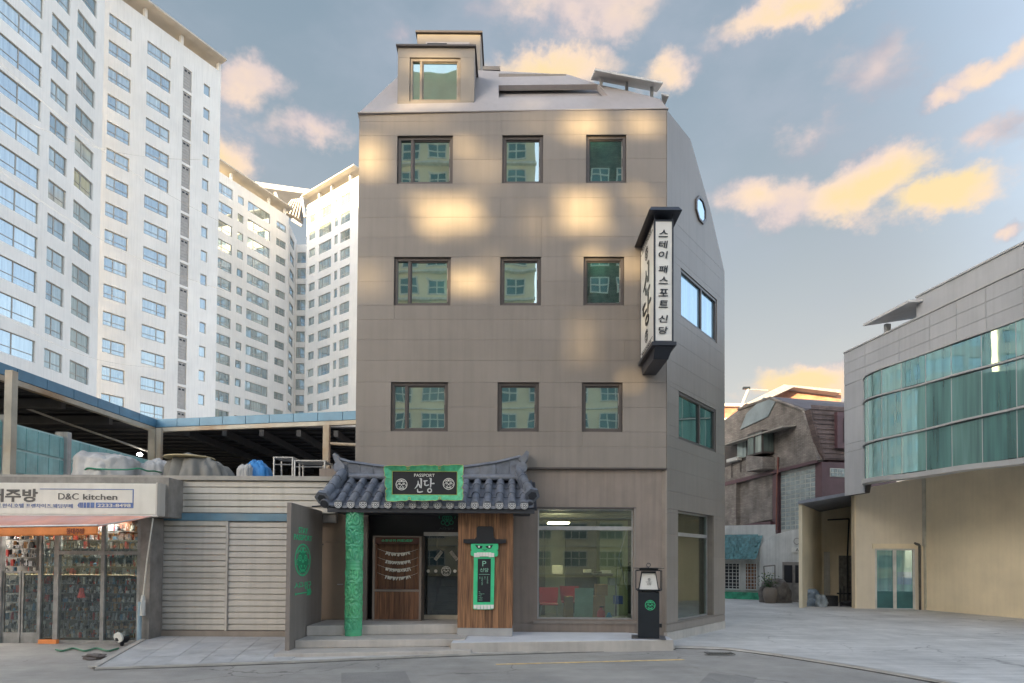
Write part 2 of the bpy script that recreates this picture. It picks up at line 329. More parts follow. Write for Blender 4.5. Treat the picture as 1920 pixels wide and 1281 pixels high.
I4 = Matrix.Identity(4)
WM = {}
class MB:
    def __init__(s, M=I4): s.v = []; s.f = []; s.M = M.copy()
    def add(s, pts, faces):
        b = len(s.v); s.v += [s.M @ Vector(p) for p in pts]; s.f += [tuple(b + i for i in q) for q in faces]; return s
    def box(s, x0, x1, y0, y1, z0, z1):
        if x0 > x1: x0, x1 = x1, x0
        if y0 > y1: y0, y1 = y1, y0
        if z0 > z1: z0, z1 = z1, z0
        return s.add([(x0, y0, z0), (x1, y0, z0), (x1, y1, z0), (x0, y1, z0), (x0, y0, z1), (x1, y0, z1), (x1, y1, z1), (x0, y1, z1)],
                     [(0, 3, 2, 1), (4, 5, 6, 7), (0, 1, 5, 4), (1, 2, 6, 5), (2, 3, 7, 6), (3, 0, 4, 7)])
    def bbox(s, x0, x1, y0, y1, z0, z1, b=.01):
        """box with its front (low y) edges chamfered"""
        if x0 > x1: x0, x1 = x1, x0
        if z0 > z1: z0, z1 = z1, z0
        return s.add([(x0 + b, y0, z0 + b), (x1 - b, y0, z0 + b), (x1 - b, y0, z1 - b), (x0 + b, y0, z1 - b),
                      (x0, y0 + b, z0), (x1, y0 + b, z0), (x1, y0 + b, z1), (x0, y0 + b, z1),
                      (x0, y1, z0), (x1, y1, z0), (x1, y1, z1), (x0, y1, z1)],
                     [(0, 1, 2, 3), (4, 5, 1, 0), (5, 6, 2, 1), (6, 7, 3, 2), (7, 4, 0, 3), (8, 9, 5, 4), (9, 10, 6, 5), (10, 11, 7, 6), (11, 8, 4, 7), (11, 10, 9, 8)])
    def prism(s, pts, vec):
        n = len(pts); vec = Vector(vec); P = [Vector(p) for p in pts]
        return s.add(P + [p + vec for p in P], [tuple(range(n))[::-1], tuple(range(n, 2 * n))] + [(i, (i + 1) % n, n + (i + 1) % n, n + i) for i in range(n)])
    def plate(s, xz, y0, y1):
        return s.prism([(x, y0, z) for x, z in xz], (0, y1 - y0, 0))
    def cyl(s, p0, p1, r0, r1=None, n=12, caps=True):
        r1 = r0 if r1 is None else r1
        p0, p1 = Vector(p0), Vector(p1); d = (p1 - p0).normalized()
        a = d.orthogonal().normalized(); b = d.cross(a)
        P = []
        for p, r in ((p0, r0), (p1, r1)):
            for i in range(n):
                t = 2 * math.pi * i / n; P.append(p + a * (math.cos(t) * r) + b * (math.sin(t) * r))
        F = [(i, (i + 1) % n, n + (i + 1) % n, n + i) for i in range(n)]
        if caps: F += [tuple(range(n))[::-1], tuple(range(n, 2 * n))]
        return s.add(P, F)
    def tube(s, pts, r, n=6):
        for a, b in zip(pts, pts[1:]): s.cyl(a, b, r, r, n)
        return s
    def lathe(s, prof, c=(0, 0, 0), n=20):
        c = Vector(c); P = []
        for r, z in prof:
            for i in range(n):
                t = 2 * math.pi * i / n; P.append(c + Vector((math.cos(t) * r, math.sin(t) * r, z)))
        F = []
        for k in range(len(prof) - 1):
            for i in range(n): F.append((k * n + i, k * n + (i + 1) % n, (k + 1) * n + (i + 1) % n, (k + 1) * n + i))
        F += [tuple(range(n))[::-1], tuple(range((len(prof) - 1) * n, len(prof) * n))]
        return s.add(P, F)
    # flat shapes standing in local xz, facing -y
    def disc(s, cx, cz, rx, rz, y, n=20, th=.004, a0=0, a1=360):
        full = abs(a1 - a0) >= 360
        pts = [(cx + rx * math.cos(R(a0 + (a1 - a0) * i / n)), cz + rz * math.sin(R(a0 + (a1 - a0) * i / n))) for i in range(n + (0 if full else 1))]
        return s.plate(pts, y, y + th)
    def arc(s, cx, cz, r, w, y, a0, a1, n=16, th=.004, sx=1):
        for i in range(n):
            t0, t1 = R(a0 + (a1 - a0) * i / n), R(a0 + (a1 - a0) * (i + 1) / n)
            q = [(cx + sx * rr * math.cos(t), cz + rr * math.sin(t)) for rr, t in ((r, t0), (r, t1), (r - w, t1), (r - w, t0))]
            s.plate(q, y, y + th)
        return s
    def build(s, name, m, parent=None, M=None, smooth=False, **props):
        if M is None:
            n = len(s.v); c = Vector((0, 0, 0))
            lo = Vector([min(v[i] for v in s.v) for i in range(3)]); hi = Vector([max(v[i] for v in s.v) for i in range(3)])
            c = Vector(((lo.x + hi.x) / 2, (lo.y + hi.y) / 2, lo.z)); M = Matrix.Translation(c)
        inv = M.inverted()
        me = bpy.data.meshes.new(name)
        me.from_pydata([inv @ v for v in s.v], [], s.f)
        if m is not None: me.materials.append(m)
        if smooth:
            me.polygons.foreach_set('use_smooth', [True] * len(me.polygons))
            try: me.set_sharp_from_angle(angle=R(40))
            except Exception: pass
        me.update()
        return put(name, me, parent, M, **props)
def put(name, me, parent, M, **props):
    o = bpy.data.objects.new(name, me)
    COL.objects.link(o)
    WM[o.name] = M.copy()
    if parent is not None:
        o.parent = parent; o.matrix_basis = WM[parent.name].inverted() @ M
    else: o.matrix_basis = M
    for k, v in props.items():
        if v: o[k] = v
    return o
def thing(name, loc, label, cat, group=None, rz=0):
    return put(name, None, None, Matrix.Translation(loc) @ Matrix.Rotation(rz, 4, 'Z'), label=label, category=cat, group=group)
def tag(o, label, cat, group=None):
    o['label'] = label; o['category'] = cat
    if group: o['group'] = group
    return o
def struct(o): o['kind'] = 'structure'; return o
def stuff(o): o['kind'] = 'stuff'; return o
def bev(o, w, seg=2):
    b = o.modifiers.new('bevel', 'BEVEL'); b.width = w; b.segments = seg; b.limit_method = 'ANGLE'; b.angle_limit = R(40); return o
def copy_tree(o, Mnew):
    """copy a thing with its parts and their sub-parts, no operators"""
    c = o.copy(); COL.objects.link(c); M0 = WM[o.name]; WM[c.name] = Mnew
    c.matrix_basis = Mnew
    def rec(src, dst):
        for ch in list(src.children):
            if ch.name not in WM: continue
            k = ch.copy(); COL.objects.link(k); k.parent = dst; WM[k.name] = WM[dst.name] @ (WM[src.name].inverted() @ WM[ch.name])
            rec(ch, k)
    rec(o, c)
    return c

def ray(px, py):
    return CR @ Vector(((px - CXP) / FPX, -(py - CYP) / FPX, -1))
def ground(px, py, z=0.0):
    d = ray(px, py); t = (z - EYE) / d.z; return CAMP + d * t
def atY(px, py, Y):
    d = ray(px, py); return CAMP + d * (Y / d.y)
class Plane:
    """vertical wall plane: local x along it (left to right as seen), local y into it, z up"""
    def __init__(s, A, B):
        s.A = Vector((A[0], A[1], 0)); u = Vector((B[0] - A[0], B[1] - A[1], 0)); s.len = u.length; s.u = u.normalized()
        s.n = Vector((0, 0, 1)).cross(s.u)
        s.M = Matrix((( s.u.x, s.n.x, 0, s.A.x), (s.u.y, s.n.y, 0, s.A.y), (0, 0, 1, 0), (0, 0, 0, 1)))
    def loc(s, px, py, off=0.0):
        d = ray(px, py); n = s.n; t = (n.dot(s.A + n * off) - n.dot(CAMP)) / n.dot(d); p = CAMP + d * t
        q = p - s.A; return q.dot(s.u), p.z
    def rect(s, x0, y0, x1, y1, off=0.0):
        a = s.loc(x0, (y0 + y1) / 2, off)[0]; b = s.loc(x1, (y0 + y1) / 2, off)[0]
        t = s.loc((x0 + x1) / 2, y0, off)[1]; bt = s.loc((x0 + x1) / 2, y1, off)[1]
        return a, b, bt, t
    def pt(s, x, y, z): return s.M @ Vector((x, y, z))
_tc = bpy.data.curves.new('lettering', 'FONT'); _to = bpy.data.objects.new('lettering', _tc); COL.objects.link(_to)
def text(body, M, h, m, parent, w=None, bold=0, th=.006, name='lettering', line=1.0, align='CENTER', shear=0, valign='CENTER', **props):
    """real lettering as thin geometry; M: local x right, local y into the wall, z up; centred; h = line height of a capital"""
    _tc.body = body; _tc.size = 1; _tc.extrude = 0; _tc.offset = bold; _tc.align_x = align; _tc.space_line = line; _tc.shear = shear
    _tc.resolution_u = 3
    bpy.context.view_layer.update()
    me0 = bpy.data.meshes.new_from_object(_to.evaluated_get(bpy.context.evaluated_depsgraph_get()))
    xs = [v.co.x for v in me0.vertices]; ys = [v.co.y for v in me0.vertices]
    if not xs: return None
    W, H = max(xs) - min(xs), max(ys) - min(ys); cx = (max(xs) + min(xs)) / 2; cy = (max(ys) + min(ys)) / 2
    if align == 'LEFT': cx = min(xs)
    sy = h / H; sx = (w / W) if w else sy
    me = bpy.data.meshes.new(name)
    V = [((v.co.x - cx) * sx, 0.0, (v.co.y - cy) * sy) for v in me0.vertices]
    F = [tuple(p.vertices) for p in me0.polygons]
    n = len(V); V += [(a, th, c) for a, b, c in V]
    ec = {}
    for f in F:
        for a, b in zip(f, f[1:] + f[:1]): ec[(a, b)] = 1
    side = [(b, a, a + n, b + n) for (a, b) in ec if (b, a) not in ec]
    me.from_pydata(V, [], F + side)
    me.materials.append(m); me.update(); bpy.data.meshes.remove(me0)
    return put(name, me, parent, M, **props)
def off(P, x, y, z): return P.M @ Matrix.Translation((x, y, z))
def emblem(M, r, m, parent, sx=1.0, name='emblem'):
    """round goblin face crest"""
    b = MB(M @ Matrix.Diagonal((sx, 1, 1, 1)))
    b.arc(0, 0, r, r * .1, 0, 0, 360, 32)
    for s in (-1, 1):
        b.arc(s * r * .36, r * .12, r * .2, r * .07, 0, 0, 360, 14)
        b.disc(s * r * .36, r * .12, r * .065, r * .065, 0, 8)
        b.arc(s * r * .42, r * .3, r * .3, r * .09, 0, 20 if s > 0 else 160, 150 if s > 0 else 30, 8)
        b.arc(s * r * .62, -r * .12, r * .2, r * .07, 0, -90 if s > 0 else 270, 80 if s > 0 else 100, 8)
        b.arc(s * r * .2, r * .62, r * .17, r * .07, 0, 0, 300, 8)
        b.plate([(s * r * .1, -r * .32), (s * r * .3, -r * .3), (s * r * .2, -r * .5)], 0, .004)
        b.arc(s * r * .3, -r * .62, r * .16, r * .06, 0, 180, 360, 6)
    b.plate([(0, r * .84), (r * .13, r * .55), (0, r * .4), (-r * .13, r * .55)], 0, .004)
    b.disc(0, -r * .08, r * .15, r * .11, 0, 12)
    b.arc(0, -r * .2, r * .52, r * .08, 0, 200, 340, 12)
    b.plate([(-r * .3, -r * .58), (r * .3, -r * .58), (r * .22, -r * .66), (-r * .22, -r * .66)], 0, .004)
    return b.build(name, m, parent)
def bands(x0, x1, z0, z1, holes, zcuts=(), xcuts=()):
    """split a rectangle minus rectangular holes into bands of cells"""
    zs = sorted(set([z0, z1] + [h[2] for h in holes if z0 < h[2] < z1] + [h[3] for h in holes if z0 < h[3] < z1] + [z for z in zcuts if z0 < z < z1]))
    out = []
    for a, b in zip(zs, zs[1:]):
        mid = (a + b) / 2
        hs = sorted((h[0], h[1]) for h in holes if h[2] < mid < h[3])
        x = x0
        iv = []
        for h0, h1 in hs:
            if h0 > x + 1e-4: iv.append((x, min(h0, x1)))
            x = max(x, h1)
        if x < x1 - 1e-4: iv.append((x, x1))
        for p, q in iv:
            cs = [p] + [c for c in xcuts if p + .25 < c < q - .25] + [q]
            for c, d in zip(cs, cs[1:]): out.append((c, d, a, b))
    return out
def wall_mb(M, x0, x1, z0, z1, holes, y0, y1):
    b = MB(M)
    for c in bands(x0, x1, z0, z1, holes): b.box(c[0], c[1], y0, y1, c[2], c[3])
    return b
# ------------------------------------------------------------------ materials
m_panel = mat('brown_grey_panel', (.228, .198, .174), .42, .05, .9, .03, 60, streak=.11, objvar=.05)
m_panel_side = m_panel
m_lower_s = mat('brown_grey_backing', (.20, .17, .145), .6)
m_joint = mat('joint_dark', (.07, .062, .055), .8)
m_frame = mat('dark_window_frame', (.085, .072, .068), .35, .06, 5, .02)
m_sash = mat('sash_metal', (.32, .31, .29), .35, .1, 5, .02)
m_glass_main = coated('teal_coated_glass', (.010, .045, .042), (.66, .80, .80), .50)
m_glass_pale = coated('pale_side_glass', (.22, .34, .42), (.50, .62, .70), .5)
m_glass_sky = coated('tower_glass', (.17, .23, .24), (.66, .76, .84), .36, alt=(.42, .47, .42))
m_glass_teal = coated('teal_curtain_glass', (.08, .21, .20), (.58, .78, .76), .34, alt=(.20, .38, .35))
m_white = mat('white_render', (.86, .835, .80), .75, .05, .25, .02, streak=.10, objvar=.0)
m_white2 = mat('pale_concrete_band', (.60, .58, .55), .8, .07, .5, .02, streak=.2)
m_towerframe = mat('tower_window_frame', (.36, .34, .31), .5, .08)
m_louver = mat('grey_louver', (.42, .40, .385), .6, .1)
m_slab = mat('beige_soffit', (.54, .49, .42), .8, .08, .4)
m_asphalt = ground_mat('asphalt', (.36, .335, .305), (.29, .275, .255), .15, .6, .30)
m_paving = ground_mat('pale_paving', (.56, .54, .515), (.47, .455, .44), .30, .45, .16)
m_concrete = mat('concrete_step', (.46, .42, .38), .75, .10, 1.6, .25, 60, streak=.12)
m_kerb = mat('kerb_stone', (.40, .375, .34), .8, .15, 2.5, .3, 60)
m_gutter = mat('gutter_dirt', (.10, .095, .085), .9, .3, 3)
m_yellow = mat('worn_yellow_paint', (.80, .54, .24), .8, .25, 8, .2, 120, tint=(.4, .36, .3), tintv=.7)
m_black = mat('black_metal', (.012, .016, .022), .35, .1, 5, .02)
m_alu = mat('brushed_aluminium', (.42, .42, .42), .38, .1, 6, .03, metal=.6)
m_cream = mat('cream_wall', (.80, .69, .50), .8, .08, .5, .1, 30, streak=.05)

# ------------------------------------------------------------------ ground
struct(MB().add([(-400, -200, -.06), (400, -200, -.06), (400, 700, -.06), (-400, 700, -.06)], [(0, 1, 2, 3)]).build('ground', m_asphalt, M=I4))
struct(MB().add([(-60, -8, -.03), (60, -8, -.03), (60, 60, -.03), (-60, 60, -.03)], [(0, 1, 2, 3)]).build('road', m_asphalt, M=I4))
kl = [(515, 1241), (850, 1227), (1265, 1213), (1360, 1216), (1450, 1227), (1600, 1250), (1750, 1276), (2100, 1340), (2600, 1440)]
KP = [ground(*p) for p in kl]
# the plaza: one sheet right of and behind the kerb line
pl = MB()
q = [Vector((p.x, p.y, 0)) for p in KP]
pl.prism([Vector((v.x, v.y, 0)) for v in q] + [Vector((60, q[-1].y, 0)), Vector((60, 60, 0)), Vector((-4.7, 60, 0))], (0, 0, -.05))
struct(pl.build('plaza_paving', m_paving, M=I4))
def strip(pts, w, z0, z1, name, m, side=1):
    b = MB()
    P = [Vector((p.x, p.y, 0)) for p in pts]
    N = []
    for i, p in enumerate(P):
        t = (P[min(i + 1, len(P) - 1)] - P[max(i - 1, 0)]).normalized(); N.append(Vector((-t.y, t.x, 0)) * side)
    for i in range(len(P) - 1):
        a, c = P[i], P[i + 1]; d, e = P[i + 1] + N[i + 1] * w, P[i] + N[i] * w
        b.prism([Vector((v.x, v.y, z0)) for v in (a, c, d, e)], (0, 0, z1 - z0))
    return struct(b.build(name, m, M=I4))
# fine polyline for smoothness
def sub(P, k=6):
    out = []
    n = len(P)
    for i in range(n - 1):
        p0, p1, p2, p3 = P[max(i - 1, 0)], P[i], P[i + 1], P[min(i + 2, n - 1)]
        for j in range(k):
            t = j / k
            out.append(.5 * ((2 * p1) + (p2 - p0) * t + (2 * p0 - 5 * p1 + 4 * p2 - p3) * t * t + (3 * p1 - p0 - 3 * p2 + p3) * t ** 3))
    out.append(P[-1]); return out
KS = sub([ground(x, y) for x, y in kl[2:]])
strip(KS, .13, -.05, .012, 'kerb', m_kerb)
strip(KS, -.07, -.05, -.018, 'gutter', m_gutter)
KL = sub([ground(178, 1253), ground(515, 1242), ground(850, 1228), ground(1265, 1215)])
strip(KL, .10, -.05, .006, 'kerb', m_kerb)
strip([Vector((p.x, p.y - .001, 0)) for p in KL], -.06, -.05, -.022, 'gutter', m_gutter)
ya, yb = ground(930, 1246, -.026), ground(1282, 1237, -.026)
u = (yb - ya).normalized(); nn = Vector((-u.y, u.x, 0)) * .045
struct(MB().prism([ya - nn, yb - nn, yb + nn, ya + nn], (0, 0, .004)).build('yellow_line', m_yellow, M=I4))

# ------------------------------------------------------------------ main building
XL, XR = -3.72, 3.60
FP = Plane((XL, 14.4 - .0164 * XL), (XR, 14.4 - .0164 * XR))
SP = Plane((XR, 14.4 - .0164 * XR), (5.97, 17.25))
bld = thing('guesthouse_building', (0, 14.4, 0), 'tall narrow brown-grey panelled guesthouse with sloping roof and nine square front windows', 'building')
ztop = FP.loc(960, 209)[1]; zbot = FP.loc(1110, 877)[1]
wins = [(745, 258, 849, 347, 'L'), (942, 254, 1018, 345, 'S'), (1099, 251, 1174, 342, 'S'),
        (739, 485, 845, 575, 'L'), (938, 482, 1014, 573, 'S'), (1094, 480, 1170, 572, 'S'),
        (733, 720, 840, 811, 'L'), (933, 717, 1010, 809, 'S'), (1091, 715, 1167, 809, 'S')]
WR = [FP.rect(*w[:4]) for w in wins]
for r in range(3):      # level the three of each storey
    zt = sum(WR[r * 3 + i][3] for i in range(3)) / 3; zb = sum(WR[r * 3 + i][2] for i in range(3)) / 3
    for i in range(3): WR[r * 3 + i] = (WR[r * 3 + i][0], WR[r * 3 + i][1], zb, zt)
zc = [FP.loc(960, y)[1] for y in (228, 300, 372, 408, 445, 528, 600, 638, 677, 764, 838)]
xc = [FP.loc(x, 500)[0] for x in (741, 846, 938, 1015, 1094, 1171)]
rnd = random.Random(3)
W = FP.len
for (a, b, c, d) in bands(0, W, zbot, ztop, WR, zc):
    inwin = any(h[2] - .01 < (c + d) / 2 < h[3] + .01 for h in WR)
    cuts = [] if inwin else rnd.sample(xc, 1)
    for (p, q, _, _) in bands(a, b, c, d, [], (), sorted(cuts)):
        g = .0019
        MB(FP.M).box(p + g, q - g, -.02 + rnd.uniform(-.0012, .0012), .015, c + g, d - g).build('wall_panel', m_panel, bld)
wall_mb(FP.M, 0.004, W - .004, zbot + .004, ztop - .004, WR, .016, .3).build('wall', m_joint, bld)
def window(P, r, kind, parent, mf, mg, depth=.035, fw=.075, mull=.26, bar=None, nest=True, sash=True):
    x0, x1, z0, z1 = r; M = P.M @ Matrix.Translation(((x0 + x1) / 2, depth, (z0 + z1) / 2)); w, h = (x1 - x0) / 2, (z1 - z0) / 2
    b = MB(M); b.bbox(-w, -w + fw, 0, .14, -h, h, .008); b.bbox(w - fw, w, 0, .14, -h, h, .008)
    b.bbox(-w + fw, w - fw, .002, .14, -h, -h + fw, .008); b.bbox(-w + fw, w - fw, .002, .14, h - fw, h, .008)
    gx = [(-w + fw, w - fw)]
    if kind == 'L':
        mx = -w + 2 * w * mull; b.bbox(mx - fw * .4, mx + fw * .5, .004, .14, -h + fw, h - fw, .008); gx = [(-w + fw, mx - fw * .4), (mx + fw * .5, w - fw)]
    f = b.build('window', mf, parent, M=M)
    for i, (g0, g1) in enumerate(gx):
        MB(M).box(g0 + .002, g1 - .002, .055, .07, -h + fw + .002, h - fw - .002).build('pane', mg, f, M=M @ Matrix.Translation(((g0 + g1) / 2, .06, 0)))
    if sash:
        g0, g1 = gx[-1]
        s = MB(M); t = .022
        s.box(g0, g0 + t, .035, .054, -h + fw, h - fw); s.box(g1 - t, g1, .03, .054, -h + fw, h - fw)
        s.box(g0 + t, g1 - t, .035, .054, -h + fw, -h + fw + t); s.box(g0 + t, g1 - t, .035, .054, h - fw - t, h - fw)
        s.build('sash', mf, f, M=M)
        MB(M).box(g1 - t * .7, g1 - t * .2, .022, .0295, -h * .8, -h * .25).box(g1 - t * .7, g1 - t * .2, .022, .0295, h * .1, h * .6).build('hinge', m_sash, f, M=M)
    return f
for r, w in zip(WR, wins): window(FP, r, w[4], bld, m_frame, m_glass_main)
# bottom edge of the upper volume
MB(FP.M).box(-.02, W + .02, -.03, .3, zbot - .035, zbot).build('drip_edge', m_frame, bld)

# side wall (plane turned away to the right)
sp = [SP.loc(1253, 205), SP.loc(1293, 262), SP.loc(1330, 392), SP.loc(1361, 515)]
SL = SP.len
sp[0] = (0.0, ztop); sp[3] = (SL, sp[3][1])
sw = [SP.loc(x, y) for x, y in ((1275, 500), (1342, 556), (1342, 641), (1275, 600))]
def avg_rect(P, a, b, c, d):
    a, b, c, d = P.loc(*a), P.loc(*b), P.loc(*c), P.loc(*d)
    return ((a[0] + d[0]) / 2, (b[0] + c[0]) / 2, (c[1] + d[1]) / 2, (a[1] + b[1]) / 2)
S1 = avg_rect(SP, (1275, 503), (1343, 562), (1343, 641), (1275, 598))
S2 = avg_rect(SP, (1271, 734), (1341, 768), (1341, 845), (1271, 827))
S3 = avg_rect(SP, (1270, 958), (1337, 966), (1337, 1148), (1270, 1172))
zside_top = min(p[1] for p in sp)
zr = [zbot + i * .52 for i in range(-7, 30)]
sideholes = [S1, S2, S3]
zS = sp[3][1]
for (a, b, c, d) in bands(0, SL, S3[2] - .02, zS, sideholes, [z for z in zr if z < zS - .1 and z > 1]):
    MB(SP.M).box(a + .002, b - .002, -.02, .015, c + .0018, d - .0018).build('wall_panel', m_panel_side, bld)
wall_mb(SP.M, .004, SL - .004, -.02, zS, sideholes, .016, .3).build('wall', m_lower_s, bld)
MB(SP.M).box(0, SL, -.018, .015, .22, S3[2] - .03).build('plinth', m_panel, bld)
MB(SP.M).box(0, SL, -.03, .05, 0, .21).build('base_stone', m_concrete, bld)
up_poly = [(0, zS + .004), (SL, zS + .004), sp[2], sp[1], (0, ztop)]
ov = SP.loc(1313, 396)
MB(SP.M).plate(up_poly, -.02, .3).build('gable_wall', m_panel, bld)
# small oval window in the gable
def ellipse(cx, cz, rx, rz, n=8): return [(cx + rx * math.cos(2 * math.pi * (i + .5) / n), cz + rz * math.sin(2 * math.pi * (i + .5) / n)) for i in range(n)]
oc = SP.loc(1312, 395); orx = abs(SP.loc(1323, 395)[0] - SP.loc(1302, 395)[0]) / 2; orz = (SP.loc(1312, 371)[1] - SP.loc(1312, 420)[1]) / 2
fr = MB(SP.M); E0 = ellipse(oc[0], oc[1], orx, orz); E1 = ellipse(oc[0], oc[1], orx * .8, orz * .82)
for i in range(8): fr.plate([E0[i], E0[(i + 1) % 8], E1[(i + 1) % 8], E1[i]], -.06, .0)
fo = fr.build('window', m_frame, bld, label='small eight sided window high in the side gable')
MB(SP.M).plate(E1, -.035, -.025).build('pane', m_glass_pale, fo)
window(SP, S1, 'L', bld, m_frame, m_glass_pale, depth=.0, mull=.56, sash=False)
window(SP, S2, 'L', bld, m_frame, m_glass_main, depth=.0, mull=.56, sash=False)
# body behind (upper floors)
bc = MB()
zl = ztop - .01
fl = FP.pt(0.02, .301, 0); frr = FP.pt(W - .35, .301, 0)
se = SP.pt(SL - .02, .301, 0)
bc.prism([(fl.x, fl.y, zbot + .1), (frr.x, frr.y, zbot + .1), (se.x - .3, se.y, zbot + .1), (se.x - .3, 25, zbot + .1), (fl.x, 25, zbot + .1)], (0, 0, zS - zbot - .1))
bc.prism([(fl.x, fl.y, zS + .003), (frr.x, frr.y, zS + .003), SP.pt(1.2, .301, zS + .003), (4.2, 24, zS + .003), (fl.x, 24, zS + .003)], (0, 0, ztop - zS - .02))
bc.build('core_wall', m_panel, bld)
# left flank wall
MB().box(XL + .0, XL + .3, 14.47 + .3, 25, 0, ztop - .02).build('flank_wall', m_panel, bld)
# ---- roof: front slope with a cut-out terrace
SLOPE = R(56)
def slp(px, py, back=0.0):
    A = FP.A + Vector((0, 0, ztop)); n = Vector((0, 0, 1)) * math.cos(SLOPE) - FP.n * math.sin(SLOPE)
    A = A - n * back
    d = ray(px, py); t = n.dot(A - CAMP) / n.dot(d); return CAMP + d * t
rn = Vector((0, 0, 1)) * math.cos(SLOPE) - FP.n * math.sin(SLOPE)
m_roof = mat('pale_metal_roof', (.36, .33, .33), .4, .05, .9, .03, streak=.08)
rf = MB()
pcs = [[(671, 213), (1253, 205), (1238, 186), (1140, 180), (935, 183), (703, 184)],
       [(703, 184), (935, 183), (935, 160), (728, 160)],
       [(728, 160), (935, 160), (1120, 158), (1065, 140), (905, 132), (760, 132), (745, 145)],
       [(1120, 158), (1140, 180), (1238, 186), (1180, 171)]]
for pc in pcs: rf.prism([slp(*p) for p in pc], -rn * .12)
roof = rf.build('roof', m_roof, bld)
MB().prism([slp(x, y, .121) + Vector((0, .55, 0)) for x, y in ((925, 150), (1135, 150), (1160, 186), (925, 190))], (0, .1, 0)).build('terrace_wall', m_panel, roof)
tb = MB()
tb.prism([slp(x, y, .14) + Vector((0, .25, 0)) for x, y in ((934, 174), (1128, 172), (1134, 182), (934, 185))], (0, .1, -.0)).build('terrace_dark_slot', m_frame, roof)  # dark strip low in the terrace recess
a, b2 = slp(671, 213), slp(1253, 205)
MB().tube([a + Vector((0, -.02, .0)), b2 + Vector((0, -.02, 0))], .018, 6).build('eave_trim', m_roof, roof)
rc = MB(); rc.prism([slp(745, 150, .2), slp(905, 136, .2), slp(1060, 144, .2), slp(1180, 174, .2), slp(1230, 196, .2), slp(700, 200, .2)], (0, 6, 0)); rc.build('roof_core', m_roof, roof)
# ridge bits seen over the slope
for x0, x1, yy, dy in ((905, 938, 124, 4), (935, 1062, 138, 3)):
    p, q_ = slp(x0, yy, -.05), slp(x1, yy + 1, -.05); MB().box(p.x, q_.x, p.y, p.y + .5, p.z - .06 - dy * .01, p.z).build('ridge_cap', m_panel, roof)
# ---- dormer
def fbox(px0, py0, px1, py1, Y, dep, name, m, parent, b=.015):
    A, B = atY(px0, py1, Y), atY(px1, py0, Y)
    return MB().bbox(A.x, B.x, Y, Y + dep, A.z, B.z, b).build(name, m, parent)
m_dorm = mat('dormer_panel', (.26, .225, .19), .45, .05, 1, .03)
YD = 14.72
A, B = atY(745, 192, YD), atY(890, 90, YD)
DP = Plane((A.x, YD), (B.x, YD)); dw = B.x - A.x
dr = DP.rect(768, 108, 863, 190)
for c in bands(0, dw, A.z - .15, B.z, [dr]): MB(DP.M).box(c[0] + .002, c[1] - .002, 0, .25, c[2] + .002, c[3] - .002).build('dormer_wall', m_dorm, bld)
MB(DP.M).box(.01, dw - .01, .252, 1.9, A.z - .3, B.z - .01).build('dormer_body', m_panel, bld)
MB(DP.M).box(-.04, dw + .04, -.06, 1.95, B.z, B.z + .04).build('dormer_cap', m_frame, bld)
window(DP, dr, 'L', bld, mat('bronze_window_frame', (.26, .215, .17), .4), m_glass_main, depth=.03, fw=.07, mull=.22)
YE = 16.1
A, B = atY(781, 190, YE), atY(902, 64, YE)
MB().bbox(A.x, B.x, YE, YE + 2.2, A.z - .3, B.z, .02).build('stair_tower', m_dorm, bld)
MB().box(A.x - .04, B.x + .04, YE - .05, YE + 2.25, B.z, B.z + .05).build('stair_tower_cap', m_frame, bld)
v = MB(); p0, p1 = atY(798, 87, YE - .03), atY(880, 79, YE - .03); v.box(p0.x, p1.x, YE - .03, YE - .002, p0.z, p1.z); vo = v.build('vent_frame', m_roof, bld)
p0, p1 = atY(801, 85, YE - .04), atY(838, 81, YE - .04); MB().box(p0.x, p1.x, YE - .04, YE - .031, p0.z, p1.z).build('vent_opening', m_black, vo)
# ---- slanted rooftop canopies on the right
def canopy(pts, Y0, dY, th, posts, name_posts):
    b = MB(); P = [atY(x, y, Y) for (x, y), Y in zip(pts, (Y0, Y0, Y0 + dY, Y0 + dY))]
    b.prism(P, (0, 0, th)); c = b.build('rooftop_canopy', m_roofw, bld)
    for (x, y0, y1) in posts:
        p, q_ = atY(x, y0, Y0 + dY * .4), atY(x, y1, Y0 + dY * .4); MB().box(p.x - .035, p.x + .035, p.y - .04, p.y + .04, q_.z, p.z).build('post', m_roofw, c)
    return c
m_roofw = mat('white_painted_steel', (.50, .49, .48), .5, .06)
canopy([(1108, 150), (1232, 173), (1243, 157), (1116, 132)], 15.6, -.8, .05, [(1127, 140, 162), (1175, 150, 172), (1222, 162, 186)], 'post')
canopy([(1241, 195), (1246, 199), (1254, 181), (1240, 177)], 15.2, -.6, .04, [], '')
for (x0, y0, x1, y1, z) in ((1090, 160, 1165, 176, 15.7), (1160, 170, 1215, 186, 15.4), (1205, 180, 1246, 196, 15.1)):
    p, q_ = atY(x0, y1, z), atY(x1, y0, z); MB().prism([(p.x, z, p.z), (q_.x, z, p.z - .2), (q_.x, z, q_.z - .13), (p.x, z, q_.z)], (0, 1.2, 0)).build('roof_parapet', m_roofw, bld)

